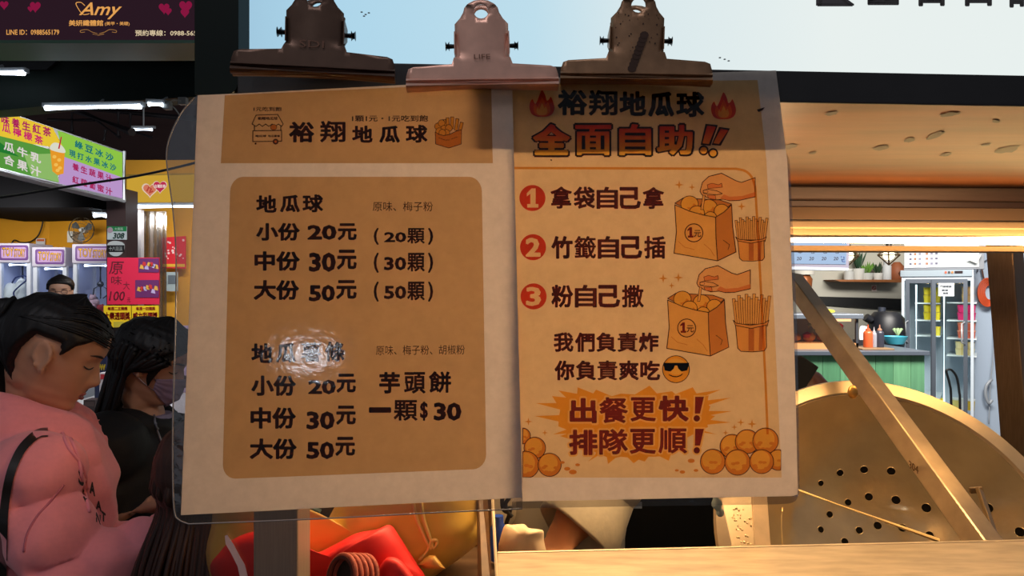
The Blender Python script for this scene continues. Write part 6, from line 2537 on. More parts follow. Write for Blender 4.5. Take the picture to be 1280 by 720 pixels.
rb = thing('red_jacket', 'bright red garment with a ribbed cuff stuffed in front of the yellow bag', 'garment', P(460, 735, .93))
ol = smooth_loop([(262, 715), (275, 690), (295, 672), (330, 664), (380, 690), (398, 690), (420, 680), (445, 667), (470, 662), (488, 656), (500, 670), (512, 690), (522, 706), (532, 724), (520, 755), (420, 760), (300, 755)], 4)
bm = pillow(ol, .955, .05, 8)
for v in bm.verts:
    v.co.y += .008 * noise.noise(v.co * 18)
redc_ = M('garment_red', (214, 22, 20), .6, 0, 20, .08, (1, 1, 1), .1)
mk('garment_body', bm, redc_, rb, smooth=True)
bm = pillow(smooth_loop([(470, 730), (480, 700), (497, 698), (512, 714), (522, 732), (500, 745)], 4), .898, .015, 6)
mk('garment_fold', bm, redc_, rb, smooth=True)
# ribbed cuff: a row of rings, hollow, opening to the left
c0, c1 = P(424, 722, .845), P(462, 722, .88)
axc = (c1 - c0).normalized()
bm = NB()
lathe(bm, [(.022, 0), (.0255, .0), (.0255, .040), (.022, .040)], c0, axc, 30)
cf = mk('cuff', bm, M('cuff_maroon', (70, 22, 18), .8), rb, smooth='angle')
for k in range(5):
    p = c0 + axc * (.004 + .0085 * k)
    a1_, a2_ = frame_of(axc)
    bm = NB()
    tube(bm, [p + (a1_ * math.cos(t * .2094) + a2_ * math.sin(t * .2094)) * .0262 for t in range(30)], .0034, 8, closed=True)
    mk('rib', bm, M('cuff_rib', (150, 66, 48), .75, 0, 80, .25, (1, 1, 1), .3), cf, smooth=True)
bm = NB()
lathe(bm, [(0, 0.012), (.0215, .012), (.0215, .013), (0, .013)], c0, axc, 24)
mk('cuff_inside', bm, M('cuff_black', (20, 10, 10), .9), cf)  # near-black disc closing the cuff opening as its dark interior
# dark corner behind the bags
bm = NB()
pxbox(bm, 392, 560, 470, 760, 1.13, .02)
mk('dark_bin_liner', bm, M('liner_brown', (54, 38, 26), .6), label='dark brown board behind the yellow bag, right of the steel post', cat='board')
bm = NB()
prism(bm, [P(391, 636, 1.0), P(400, 640, 1.0), P(391, 656, 1.0)], (0, .01, 0))
mk('teal_scrap', bm, M('scrap_teal', (60, 80, 76), .7), label='small teal scrap showing at the top right of the steel post', cat='scrap')
bm = NB()
prism(bm, [P(588, 640, 1.09), P(602, 632, 1.09), P(604, 641, 1.09), P(594, 646, 1.09)], (0, .012, 0))
mk('brown_tab', bm, M('tab_brown', (120, 60, 30), .6), label='small reddish brown tab behind the right corner of the yellow bag', cat='tab')

# brown leather bag with black flap behind the bar
lb = thing('leather_bag', 'brown leather bag with a stiff black flap behind the slanting bar', 'bag', P(1015, 500, 1.72))
bm = pillow(smooth_loop([(985, 520), (990, 478), (1005, 466), (1020, 464), (1032, 474), (1046, 492), (1050, 520)], 4), 1.72, .05, 7)
for v in bm.verts:
    v.co.y += .008 * noise.noise(v.co * 30)
mk('bag_body', bm, M('leather_brown', (110, 64, 40), .45, 0, 30, .2, (1, 1, 1), .2), lb, smooth=True)
bm = NB()
prism(bm, [P(975, 445, 1.66), P(1003, 445, 1.66), P(1024, 459, 1.66), P(1008, 484, 1.66), P(1003, 497, 1.66), P(975, 500, 1.66)], (0, .02, 0))
mk('flap', bm, M('flap_black', (16, 14, 14), .6), lb, bevel=.003)
bm = NB()
zb_ = P(0, 519, 1.72).z
box(bm, .66, .92, 1.62, 1.9, zb_ - .03, zb_)
for x in (.68, .88):
    for y in (1.80, 1.86):
        box(bm, x, x + .025, y, y + .025, 0, zb_ - .03)
mk('side_shelf', bm, steel_flat, label='small steel shelf stand carrying the brown leather bag', cat='shelf')
# ================================================================== people
def interp(tab, z):
    if z <= tab[0][0]:
        return tab[0][1]
    for (a, va), (b, vb) in zip(tab, tab[1:]):
        if z <= b:
            t = (z - a) / (b - a)
            t = t * t * (3 - 2 * t) * .5 + t * .5
            return va + (vb - va) * t
    return tab[-1][1]


XF = [(-.117, .030), (-.112, .060), (-.104, .074), (-.095, .079), (-.086, .077), (-.080, .074), (-.074, .078), (-.066, .080), (-.060, .0785), (-.055, .0815), (-.047, .080), (-.040, .079), (-.02, .079), (0, .080), (.008, .0795), (.020, .084), (.03, .0865), (.05, .086), (.07, .079), (.09, .061), (.105, .040), (.115, .0)]
XB = [(-.117, .0), (-.10, .012), (-.085, .03), (-.06, .058), (-.03, .084), (0, .098), (.03, .101), (.06, .095), (.09, .072), (.105, .048), (.115, .0)]
WD = [(-.117, .018), (-.105, .029), (-.09, .039), (-.07, .050), (-.04, .061), (-.01, .070), (.02, .0745), (.05, .073), (.075, .063), (.095, .045), (.107, .028), (.115, .0)]


def gs(x, s):
    return math.exp(-(x / s) ** 2)


def head_pt(z, phi, off=0.0):
    """point of the head's surface; x forward, phi from the front"""
    c, s = math.cos(phi), math.sin(phi)
    xf, xb, w = interp(XF, z), interp(XB, z), interp(WD, z)
    ax = xf if c > 0 else xb
    e = 0.84 if c > 0 else .95
    x = ax * math.copysign(abs(c) ** e, c)
    y = w * math.copysign(abs(s) ** .92, s)
    p = Vector((x, y, z))
    f = 0.0
    ap = abs(phi) if phi <= math.pi else abs(phi - 2 * math.pi)
    ny = abs(y)
    if c > 0:
        # nose: bridge and tip with wings
        prof = 0.020 * gs(z + .034, .013) + .0135 * gs(z + .018, .014) + .006 * gs(z + .002, .012)
        f += prof * gs(ny, .0085 + (.004 if z < -.022 else 0))
        f += .005 * gs(z + .037, .007) * gs(ny - .012, .006)
        # eye sockets and closed lids
        f -= .0075 * gs(z - .006, .012) * gs(ny - .032, .014)
        f += .0048 * gs(z - .003, .009) * gs(ny - .032, .012)
        f += .002 * gs(z - .022, .006) * gs(ny - .030, .018)
        # lips
        f += .0052 * gs(z + .0610, .0045) * gs(ny, .016)
        f += .0050 * gs(z + .0715, .0050) * gs(ny, .014)
        f -= .0035 * gs(z + .0662, .0018) * gs(ny, .020)
        f -= .0015 * gs(z + .052, .004) * gs(ny, .003)
        # cheek
        f += .0030 * gs(z + .028, .02) * gs(ny - .046, .018)
    d = Vector((x if abs(x) > 1e-6 else 1e-6, y * 1.0, 0))
    d = d.normalized() if d.length > 1e-5 else Vector((1, 0, 0))
    if f:
        p += Vector((1, .15 * (1 if y > 0 else -1) * min(1, ny / .03), 0)) * f
    if off:
        nn = Vector((x / max(.03, ax) ** 2 * .006, y / max(.03, w) ** 2 * .006, z / .115 ** 2 * .006))
        p += nn.normalized() * off
    return p


def head_bm(bm, T, offf=None, nz=64, nphi=96, z0=-.117, z1=.115):
    rings = []
    for i in range(1, nz):
        t = i / nz
        z = z0 + (z1 - z0) * (0.5 - 0.5 * math.cos(math.pi * t)) * 1.0
        ring = []
        for k in range(nphi):
            phi = 2 * math.pi * k / nphi
            ph = phi if phi <= math.pi else phi - 2 * math.pi
            ring.append(bm.verts.new(T @ head_pt(z, ph, offf(z, ph) if offf else 0.0)))
        rings.append(ring)
    bot = bm.verts.new(T @ (head_pt(z0, 0) * .0 + Vector((.02, 0, z0))))
    top = bm.verts.new(T @ Vector((0, 0, z1 + (offf(z1, 0) if offf else 0))))
    for A, B in zip(rings, rings[1:]):
        for k in range(nphi):
            bm.faces.new((A[k], A[(k + 1) % nphi], B[(k + 1) % nphi], B[k]))
    for k in range(nphi):
        bm.faces.new((bot, rings[0][(k + 1) % nphi], rings[0][k]))
        bm.faces.new((top, rings[-1][k], rings[-1][(k + 1) % nphi]))


def ear_bm(bm, T, side):
    m = Matrix.Translation((-.006, side * .074, -.004)) @ Matrix.Rotation(side * .30, 4, 'Z') @ Matrix.Rotation(-.2, 4, 'Y')
    pts = []
    for k in range(22):
        a = math.radians(-70 + 300 * k / 21)
        pts.append(T @ m @ Vector((-.004 + .0165 * math.cos(a) * (1 if math.sin(a) > -.3 else .75), side * .006, .028 * math.sin(a))))
    tube(bm, pts, [.0036 + .0008 * math.sin(k * .3) for k in range(22)], 8)
    ball(bm, T @ m @ Vector((.001, side * .001, -.026)), .008, .006, .010)
    # concha and tragus
    mm = (T @ m).to_3x3()
    ball(bm, T @ m @ Vector((-.004, side * .0005, 0)), .014, .0045, .025, rot=mm.normalized())
    tube(bm, [T @ m @ Vector((-.002 + .009 * math.cos(a), side * .0045, .002 + .017 * math.sin(a))) for a in [math.radians(q) for q in range(-60, 170, 18)]], .0024, 6)
    ball(bm, T @ m @ Vector((.0105, side * .003, -.003)), .004, .004, .007)


def hand_bm(bm, wrist, d, palm_n, side=1, curl=0.5, s=1.0):
    """palm, four bent fingers of different lengths and a thumb from the side of the palm"""
    d = Vector(d).normalized()
    n = Vector(palm_n)
    n = (n - d * n.dot(d)).normalized()
    l = d.cross(n).normalized() * side
    w = Vector(wrist)
    loft(bm, [(w, l * .026 * s, n * .019 * s), (w + d * .03 * s, l * .034 * s, n * .016 * s), (w + d * .065 * s, l * .041 * s, n * .014 * s), (w + d * .088 * s, l * .040 * s, n * .011 * s)], 18)
    for k, (off, ln) in enumerate(((.030, .066), (.010, .076), (-.010, .071), (-.029, .055))):
        b = w + d * .080 * s + l * off * s
        dirv = (d + l * off * 1.2).normalized()
        p = [b]
        for j, fr in enumerate((.45, .32, .23)):
            ang = curl * (j + .6) * .75
            dv = dirv * math.cos(ang) + n * math.sin(ang)
            p.append(p[-1] + dv * ln * fr * s)
        chain(bm, p, [.0090 * s, .0084 * s, .0076 * s, .0066 * s], 10)
    b = w + d * .022 * s + l * .026 * s
    t1 = b + (d * .6 + l * .8 + n * .25).normalized() * .038 * s
    t2 = t1 + (d * .85 + l * .3 + n * .35).normalized() * .030 * s
    t3 = t2 + (d * .9 + l * .0 + n * .45).normalized() * .024 * s
    chain(bm, [b, t1, t2, t3], [.0135 * s, .0105 * s, .0092 * s, .0076 * s], 10)


def Tm(pos, yaw, pitch, roll=0.0, s=1.0):
    return Matrix.Translation(Vector(pos)) @ Matrix.Rotation(yaw, 4, 'Z') @ Matrix.Rotation(pitch, 4, 'Y') @ Matrix.Rotation(roll, 4, 'X') @ Matrix.Scale(s, 4)


SKIN = M('skin_tan', (196, 142, 112), .5, 0, 30, .04)
SKIN2 = M('skin_light', (200, 150, 122), .5, 0, 30, .04)


def hairmat(name, col, rough=.32):
    if name in MATS:
        return MATS[name]
    m = M(name, col, rough, 0, 60, .35, (1, 1, .08), .08, spec=.4)
    return m


HAIR = hairmat('hair_black', (20, 15, 14), .5)
HAIRB = hairmat('hair_brown', (50, 28, 20), .5)


def head_cap(T, line, thick=.011, sink=-.012, volume=None, z0=-.117):
    """hair lying on the head: raised where line() says hair, sunk under the skin elsewhere"""
    bm = NB()
    def off(z, ph):
        h = line(z, ph)
        t = max(0.0, min(1.0, h / .010 + .5))
        t = t * t * (3 - 2 * t)
        v = thick + (volume(z, ph) if volume else 0)
        v += .0007 * math.sin(ph * 46 + z * 60) + .0007 * math.sin(ph * 23 + z * 150)
        return sink + (v - sink) * t
    head_bm(bm, T, off, 72, 132, z0)
    return bm


def body(name, label, J, T, skin, voxel=.005, group=None, hands=True, curl=.6, sc=1.0):
    """one continuous figure: head, neck, trunk, arms, hands, legs"""
    bm = NB()
    head_bm(bm, T)
    for s in (-1, 1):
        ear_bm(bm, T, s)
    neck_top = T @ Vector((-.022, 0, -.045))
    chain(bm, [neck_top, (neck_top + J['neck']) / 2 + Vector((0, 0, .0)), J['neck']], [.052 * sc, .051 * sc, .060 * sc], 20)
    f, l = J['f'], J['l']
    ch, pv = J['chest'], J['pelvis']
    up = (J['neck'] - pv).normalized()
    loft(bm, [(pv - up * .08, l * .12, f * .09), (pv, l * .155, f * .105), (pv * .55 + ch * .45, l * .125, f * .088), (ch, l * .145, f * .10), (ch * .4 + J['neck'] * .6, l * .13, f * .085), (J['neck'] - up * .01, l * .07, f * .06)], 28)
    for s in ('R', 'L'):
        sh, el, wr = J['sh' + s], J['el' + s], J['wr' + s]
        chain(bm, [ch * .35 + J['neck'] * .65, sh], [.06, .052], 16)
        chain(bm, [sh, sh * .5 + el * .5, el, el * .6 + wr * .4, wr], [.050, .043, .036, .037, .024], 16)
        hp, kn, an = J['hip' + s], J['kn' + s], J['an' + s]
        chain(bm, [pv, hp, hp * .5 + kn * .5, kn, kn * .6 + an * .4, an], [.09, .085, .07, .052, .052, .036], 16)
        chain(bm, [an, an + f * .15 - Vector((0, 0, .035))], [.036, .028], 12)
        if hands:
            d = (wr - el).normalized()
            hand_bm(bm, wr, d, J.get('palm' + s, Vector((0, 0, -1))), J.get('hs' + s, 1 if s == 'R' else -1), curl)
    me = merged(bm, voxel, 3, .4)
    o = mk_mesh(name, me, skin, None, smooth=True, label=label, cat='person', group=group)
    return o


def joints(base, yaw, headpos, **k):
    f = Vector((math.cos(yaw), math.sin(yaw), 0))
    l = Vector((-math.sin(yaw), math.cos(yaw), 0))
    J = {'f': f, 'l': l}
    h = Vector(headpos)
    J['neck'] = h + f * -.05 + Vector((0, 0, -.165))
    J['chest'] = J['neck'] + f * .005 + Vector((0, 0, -.19))
    J['pelvis'] = Vector((base[0], base[1], J['neck'].z - .52))
    for s, sg in (('R', -1), ('L', 1)):
        J['sh' + s] = J['neck'] + l * sg * .165 + Vector((0, 0, -.045))
        J['el' + s] = J['sh' + s] + Vector((0, 0, -.27)) + f * .04
        J['wr' + s] = J['el' + s] + f * .22 + Vector((0, 0, .04)) - l * sg * .06
        J['hip' + s] = J['pelvis'] + l * sg * .09 + Vector((0, 0, -.04))
        J['an' + s] = Vector((base[0], base[1], .07)) + l * sg * .10
        J['kn' + s] = (J['hip' + s] + J['an' + s]) / 2 + f * .03
    J.update(k)
    return J


def trousers(p, J, mat, r=1.0):
    bm = NB()
    for s in ('R', 'L'):
        hp, kn, an = J['hip' + s], J['kn' + s], J['an' + s]
        chain(bm, [J['pelvis'], hp, hp * .5 + kn * .5, kn, an + Vector((0, 0, .01))], [.11 * r, .10 * r, .088 * r, .074 * r, .068 * r], 16)
    me = merged(bm, .012, 3)
    mk_mesh('trousers', me, mat, p, smooth=True)
    for s in ('R', 'L'):
        bm = NB()
        an = J['an' + s]
        b = Vector((an.x, an.y, .045))
        chain(bm, [b - J['f'] * .03, b + J['f'] * .13], [.045, .040], 14)
        for v in bm.verts:
            v.co.z = max(0.002, v.co.z)
        mk('shoe', bm, M('shoe_white', (190, 186, 182), .6), p, smooth=True)


def garment(J, mat, p, name, sleeves, body_r=1.0, voxel=.008, hem=-.05, amp=.004, extra=None, sh_r=.075, cuff_r=.04, neck_gap=.055, fold=None):
    bm = NB()
    f, l = J['f'], J['l']
    ch, pv = J['chest'], J['pelvis']
    up = (J['neck'] - pv).normalized()
    R = body_r
    loft(bm, [(pv + up * hem, l * .185 * R, f * .135 * R), (pv * .6 + ch * .4, l * .18 * R, f * .13 * R), (ch, l * .18 * R, f * .13 * R), (ch * .4 + J['neck'] * .6, l * .16 * R, f * .11 * R), (J['neck'] - up * .005, l * .082, f * .078)], 32)
    for s in ('R', 'L'):
        sh, el, wr = J['sh' + s], J['el' + s], J['wr' + s]
        chain(bm, [ch * .3 + J['neck'] * .7, sh], [.07, sh_r], 16)
        fr = sleeves.get(s, 1.0)
        if fr <= .5:
            e = sh + (el - sh) * (fr / .5)
            chain(bm, [sh, e], [sh_r, sh_r * .95], 16)
        else:
            e = el + (wr - el) * ((fr - .5) / .5)
            chain(bm, [sh, sh * .5 + el * .5, el, (el + e) / 2, e], [sh_r, sh_r * .95, sh_r * .92, sh_r * .82, cuff_r], 16)
    if extra:
        extra(bm)
    me = merged(bm, voxel, 5)
    wrinkle(me, amp, 9, (1, 1, 1.8), amp * 1.3, 6)
    if fold:
        fold(me)
    o = mk_mesh(name, me, mat, p, smooth=True)
    return o


def face_bits(p, T, lips=(150, 84, 78), brow=True, nm=''):
    for s in (-1, 1):
        bm = NB()
        pts = [T @ head_pt(.002 - .0055 * (1 - ((q - 3) / 3.2) ** 2), s * (.27 + .078 * q), .0012) for q in range(7)]
        tube(bm, pts, [.0005, .0012, .0015, .0016, .0016, .0014, .0008], 6)
        mk('eyelash', bm, M('lash_black', (16, 10, 10), .6), p, smooth=True)
        if brow:
            bm = NB()
            pts = [T @ head_pt(.024 + .004 * math.sin(q / 6 * 2.2), s * (.20 + .085 * q), .0008) for q in range(8)]
            tube(bm, pts, [.0012, .0024, .0026, .0026, .0024, .002, .0014, .0006], 6)
            mk('eyebrow', bm, M('brow_dark', (44, 28, 24), .8), p, smooth=True)
    if lips:
        for z, w_, r_ in ((-.0612, .30, .0030), (-.0712, .26, .0036)):
            bm = NB()
            pts = [T @ head_pt(z + .0035 * (a / w_) ** 2 * (-1 if z > -.065 else 1), a, -.0008) for a in [w_ * (q - 5) / 5 for q in range(11)]]
            tube(bm, pts, [.0004 + r_ * math.sqrt(max(0, 1 - ((q - 5) / 5.2) ** 2)) for q in range(11)], 8)
            mk('lip', bm, M('lip_%d' % lips[0], lips, .4), p, smooth=True)


def strand_sheet(p, name, curves, mat, r=.006, seg=6):
    bm = NB()
    for pts, rr in curves:
        sm_ = smooth_loop([tuple(q) for q in pts], 5, False)
        n_ = len(sm_)
        tube(bm, sm_, [rr * (1 - .55 * (k / (n_ - 1)) ** 2) for k in range(n_)], seg)
    return mk(name, bm, mat, p, smooth=True)


def pulled_line(z, ph):
    """hair region of a head with the hair pulled back (positive = hair)"""
    a = abs(ph)
    if a < .9:
        lim = .066 - .010 * (a / .9) ** 2
    elif a < 1.25:
        lim = .056 - (a - .9) / .35 * .020
    elif a < 1.52:
        lim = .036 - (a - 1.25) / .27 * .046 if a < 1.42 else .036 - .63 * .046 + (a - 1.42) / .10 * .03
    elif a < 1.95:
        lim = .034
    else:
        lim = .034 - min(1, (a - 1.95) / .55) * .115
    return z - lim


# ---------------------------------------------------------------- woman in the pink hoodie
HP = P(71, 441, 1.45)
Y1 = math.radians(24)
T1 = Tm(HP, Y1, math.radians(25), 0.02, 1.0)
J1 = joints((-1.02, 1.44), Y1, HP, neck=P(44, 517, 1.47), chest=P(58, 610, 1.47), shR=P(46, 590, 1.32), elR=P(84, 745, 1.28), wrR=P(176, 676, 1.37), shL=P(76, 585, 1.58), elL=P(104, 712, 1.56), wrL=P(205, 672, 1.46), palmR=Vector((.3, .4, -1)), palmL=Vector((.3, -.4, -1)))
w1 = body('person', 'person in a pink hoodie with a black ponytail, looking down, at the left edge', J1, T1, SKIN, .0045)
face_bits(w1, T1, (150, 78, 72))
bm = head_cap(T1, pulled_line, .004, -.012, lambda z, ph: .016 * max(0, math.sin(abs(ph) / 2)) * (1 if z > 0 else max(0, 1 + z / .1)))
mk('hair', bm, HAIR, w1, smooth=True)
# ponytail leaving the back of the head
tie = T1 @ Vector((-.118, 0, .045))
bm = NB()
chain(bm, [T1 @ Vector((-.085, 0, .045)), tie], [.040, .028], 16)
pts = smooth_loop([tuple(tie), tuple(P(-2, 404, 1.46)), tuple(P(-14, 440, 1.45)), tuple(P(-12, 490, 1.43)), tuple(P(-6, 530, 1.40))], 6, False)
tube(bm, pts, [.026 + .012 * math.sin(k / (len(pts) - 1) * 3.0) for k in range(len(pts))], 18)
mk('ponytail', bm, HAIR, w1, smooth=True)
bm = NB()
tube(bm, [tie + (T1.to_3x3() @ Vector((0, math.cos(t * .5236), math.sin(t * .5236)))) * .029 for t in range(12)], .005, 8, closed=True)
mk('hair_tie', bm, M('tie_black', (12, 12, 12), .7), w1, smooth=True)
cv = []
rx = random.Random(11)
for k in range(26):
    y = rx.uniform(-.07, -.03) * (1 if rx.random() < .8 else -1)
    z = rx.uniform(.045, .10)
    p0 = [T1 @ head_pt(z, math.copysign(.25 + .2 * rx.random(), y), .008), T1 @ head_pt(min(.11, z + .012), math.copysign(1.3, y), .019), T1 @ head_pt(.05, math.copysign(2.3, y), .020), T1 @ Vector((-.100, 0, .045))]
    cv.append((p0, .0018))
strand_sheet(w1, 'hair_strands', cv, HAIR)
PINK = M('hoodie_pink', (236, 140, 146), .9, 0, 120, .03, (1, 1, 1), .02, sheen=.2)


def hood(bm):
    # thick hood folded around the neck, open at the throat
    n0 = J1['neck'] + Vector((0, 0, .012))
    f, l = J1['f'], J1['l']
    for q, (rr, dz, r2) in enumerate(((.082, .012, .032), (.105, -.018, .038), (.118, -.050, .036))):
        pts = []
        for k in range(25):
            a = math.radians(28 + 304 * k / 24)
            pts.append(n0 + f * (rr * math.cos(a) * (1.05 if math.cos(a) > 0 else .95) - .01) + l * rr * math.sin(a) * 1.12 + Vector((0, 0, dz - .055 * max(0, math.cos(a)) - .012 * (1 - abs(math.cos(a))))))
        tube(bm, pts, r2, 12)
    # hood bag hanging behind
    loft(bm, [(n0 - f * .10, l * .10, f * .05), (n0 - f * .135 + Vector((0, 0, -.07)), l * .12, f * .055), (n0 - f * .13 + Vector((0, 0, -.17)), l * .10, f * .045), (n0 - f * .11 + Vector((0, 0, -.21)), l * .04, f * .02)], 20)


hd1 = garment(J1, PINK, w1, 'hoodie', {'R': 1.0, 'L': 1.0}, 1.02, .008, -.08, .0075, hood, .080, .046)
tr1 = bvh_of([hd1])
dp = drape(tr1, 1.35)


def on(tree_o, name, pts, r, mat, par, lift=.001, n=5, seg=6, flat=1.0):
    f_ = drape(bvh_of([tree_o]), 1.35)
    bm = NB()
    tube(bm, [f_(x, y, lift) for x, y in smooth_loop(pts, n, False)], r, seg, flat=flat)
    return mk(name, bm, mat, par, smooth=True)


on(hd1, 'sleeve_seam', [(80, 606), (62, 628), (46, 646), (34, 668), (30, 690)], .0022, M('hoodie_seam', (196, 104, 118), .9), hd1, .0)
on(hd1, 'drawstring', [(88, 548), (98, 572), (103, 600), (112, 640)], .0035, M('hoodie_cord', (232, 140, 152), .8), hd1, .002)
on(hd1, 'drawstring', [(78, 540), (86, 560), (104, 584), (110, 612)], .0030, M('hoodie_cord', (232, 140, 152), .8), hd1, .002)
bm = NB()
for body_, x0, y0, x1, y1, dy in (('S', 98, 584, 105, 604, 6), ('A', 112, 600, 119, 616, 5), ('C', 103, 606, 109, 624, 5), ('A', 120, 624, 127, 636, 4), ('N', 120, 640, 126, 652, 4), ('T', 127, 638, 132, 650, 4)):
    vs_, fs = glyphs(body_, .05)
    vv = [bm.verts.new(dp(x0 + (x1 - x0) * s, y0 + (y1 - y0) * t + dy * s, .0015)) for s, t in vs_]
    for f in fs:
        try:
            bm.faces.new([vv[i] for i in f])
        except ValueError:
            pass
mk('hoodie_print', bm, M('print_black', (40, 24, 28), .7), hd1)
# bag strap over the shoulder
bm = NB()
sp = smooth_loop([(60, 540), (50, 541), (38, 549), (24, 566), (12, 596), (5, 640), (3, 700), (3, 760)], 5, False)
L_, R_ = [], []
for i, (x, y) in enumerate(sp):
    x2, y2 = sp[min(i + 1, len(sp) - 1)]
    x1, y1 = sp[max(i - 1, 0)]
    t = Vector((x2 - x1, y2 - y1)).normalized()
    nx, ny = -t.y * 5.5, t.x * 5.5
    L_.append((dp(x + nx, y + ny, .005), dp(x + nx, y + ny, .001)))
    R_.append((dp(x - nx, y - ny, .005), dp(x - nx, y - ny, .001)))
for i in range(len(sp) - 1):
    v = [bm.verts.new(q) for q in (L_[i][0], L_[i + 1][0], R_[i + 1][0], R_[i][0], L_[i][1], L_[i + 1][1], R_[i + 1][1], R_[i][1])]
    for q in ((0, 1, 2, 3), (0, 4, 5, 1), (3, 2, 6, 7)):
        bm.faces.new([v[j] for j in q])
bmesh.ops.remove_doubles(bm, verts=bm.verts[:], dist=.0004)
mk('bag_strap', bm, M('strap_black', (34, 26, 22), .4), w1, smooth='angle')
trousers(w1, J1, M('jeans_dark', (40, 46, 62), .8))

# ---------------------------------------------------------------- woman in black with a mask
HP2 = P(192, 452, 1.92)
Y2 = math.radians(8)
T2 = Tm(HP2, Y2, math.radians(22), .04, 1.0)
J2 = joints((-.98, 1.98), Y2, HP2, neck=P(178, 520, 1.95), chest=P(172, 605, 1.96), shR=P(134, 560, 1.80), elR=P(112, 664, 1.84), wrR=P(192, 630, 1.77), palmR=Vector((.2, .3, -1)))
J2['shL'] = P(218, 556, 2.1)
J2['elL'] = P(220, 660, 2.1)
J2['wrL'] = P(262, 640, 1.9)
w2 = body('person', 'person in a black zip jacket with a lilac face mask, behind the pink hoodie', J2, T2, SKIN2, .0055)
face_bits(w2, T2, None)
line2 = lambda z, ph: pulled_line(z, ph) if abs(ph) < 1.45 or abs(ph) > 1.6 else z - .0
bm = head_cap(T2, pulled_line, .012, -.012, lambda z, ph: .008)
mk('hair', bm, HAIR, w2, smooth=True)
cv = []
rx = random.Random(5)
for k in range(90):
    y = rx.choice((-1, 1)) * rx.uniform(.9, 3.1)
    z = rx.uniform(.02, .09)
    a0 = T2 @ head_pt(z, y, .014)
    b0 = T2 @ head_pt(-.04, math.copysign(max(1.9, abs(y)), y), .022)
    e_ = J2['neck'] - J2['f'] * rx.uniform(.075, .115) + J2['l'] * math.copysign(rx.uniform(.0, .11), y) + Vector((0, 0, rx.uniform(-.16, -.05)))
    cv.append(([a0, (a0 + b0) / 2 + (a0 - HP2).normalized() * .008, b0, e_], .0095))
strand_sheet(w2, 'long_hair', cv, HAIR)
cv = []
for k in range(9):
    cv.append(([T2 @ head_pt(.066, -.25 - .05 * k, .006), T2 @ head_pt(.03, -1.0 - .03 * k, .010), T2 @ head_pt(-.02, -1.22 - .02 * k, .008), T2 @ head_pt(-.05, -1.30, .006)], .0028))
strand_sheet(w2, 'hair_fringe', cv, HAIR)
# mask: a shell over nose and chin
bm = NB()
NZ, NP = 16, 30
g = []
for i in range(NZ + 1):
    r_ = []
    for k in range(NP + 1):
        a = -1.12 + 2.24 * k / NP
        ztop = -.012 - .014 * (abs(a) / 1.12) ** 1.5
        zbot = -.108 + .050 * (abs(a) / 1.12) ** 1.6
        z = zbot + (ztop - zbot) * i / NZ
        q = head_pt(z, a, .0)
        mid = head_pt(z, .30 * (1 if a > 0 else -1), 0) if abs(a) < .30 else q
        fx = max(q.x, .098 * (1 - (abs(a) / 1.1) ** 2)) if abs(a) < .55 else q.x
        q = Vector((max(q.x, fx * (1 - .25 * max(0, (-z - .075) / .03)) if abs(a) < .55 else q.x), q.y, q.z))
        r_.append(bm.verts.new(T2 @ (q + Vector((math.cos(a), math.sin(a), 0)) * (.006 + .0008 * math.sin(i * 1.6)))))
    g.append(r_)
for i in range(NZ):
    for k in range(NP):
        bm.faces.new((g[i][k], g[i][k + 1], g[i + 1][k + 1], g[i + 1][k]))
mk('face_mask', bm, M('mask_lilac', (150, 130, 158), .8), w2, smooth=True, solid=.002)
for s in (-1, 1):
    bm = NB()
    tube(bm, [T2 @ head_pt(-.03, s * 1.10, .006), T2 @ (head_pt(-.01, s * 1.40, .004)), T2 @ Vector((-.012, s * .082, .022)), T2 @ Vector((-.026, s * .080, .0))], .0014, 6)
    tube(bm, [T2 @ head_pt(-.058, s * 1.10, .006), T2 @ head_pt(-.045, s * 1.45, .004), T2 @ Vector((-.026, s * .080, -.02))], .0014, 6)
    mk('mask_loop', bm, M('mask_loop_white', (196, 190, 200), .7), w2, smooth=True)


def collar2(bm):
    n0 = J2['neck']
    tube(bm, [n0 + J2['f'] * (.075 * math.cos(a) + .012) + J2['l'] * .085 * math.sin(a) + Vector((0, 0, .012 - .05 * max(0, math.cos(a)))) for a in [math.radians(20 + 320 * k / 20) for k in range(21)]], .022, 10)


JB = M('jacket_black', (15, 15, 17), .7, 0, 60, .1, (1, 1, 1), .1)
jk = garment(J2, JB, w2, 'jacket', {'R': .62, 'L': 1.0}, 1.08, .010, -.1, .005, collar2, .095, .052)
on(jk, 'zip', [(192, 508), (194, 530), (199, 545), (206, 562)], .0032, M('zip_steel', (140, 140, 150), .4, .7), jk, .002)
bm = NB()
fj = drape(bvh_of([jk]), 1.85)
tube(bm, [fj(194, 529, .004), fj(197, 537, .004)], .005, 8)
mk('zip_pull', bm, M('zip_steel', (140, 140, 150), .4, .7), jk, smooth=True)
bm = NB()
loft(bm, [(J2['neck'] + J2['f'] * .03 + Vector((0, 0, -.06)), J2['l'] * .07, J2['f'] * .068), (J2['neck'] + J2['f'] * .012 + Vector((0, 0, .005)), J2['l'] * .068, J2['f'] * .064)], 24)
mk('shirt', bm, M('shirt_lilac', (150, 140, 168), .8), w2, smooth='angle')
trousers(w2, J2, M('trousers_black', (16, 16, 18), .8))

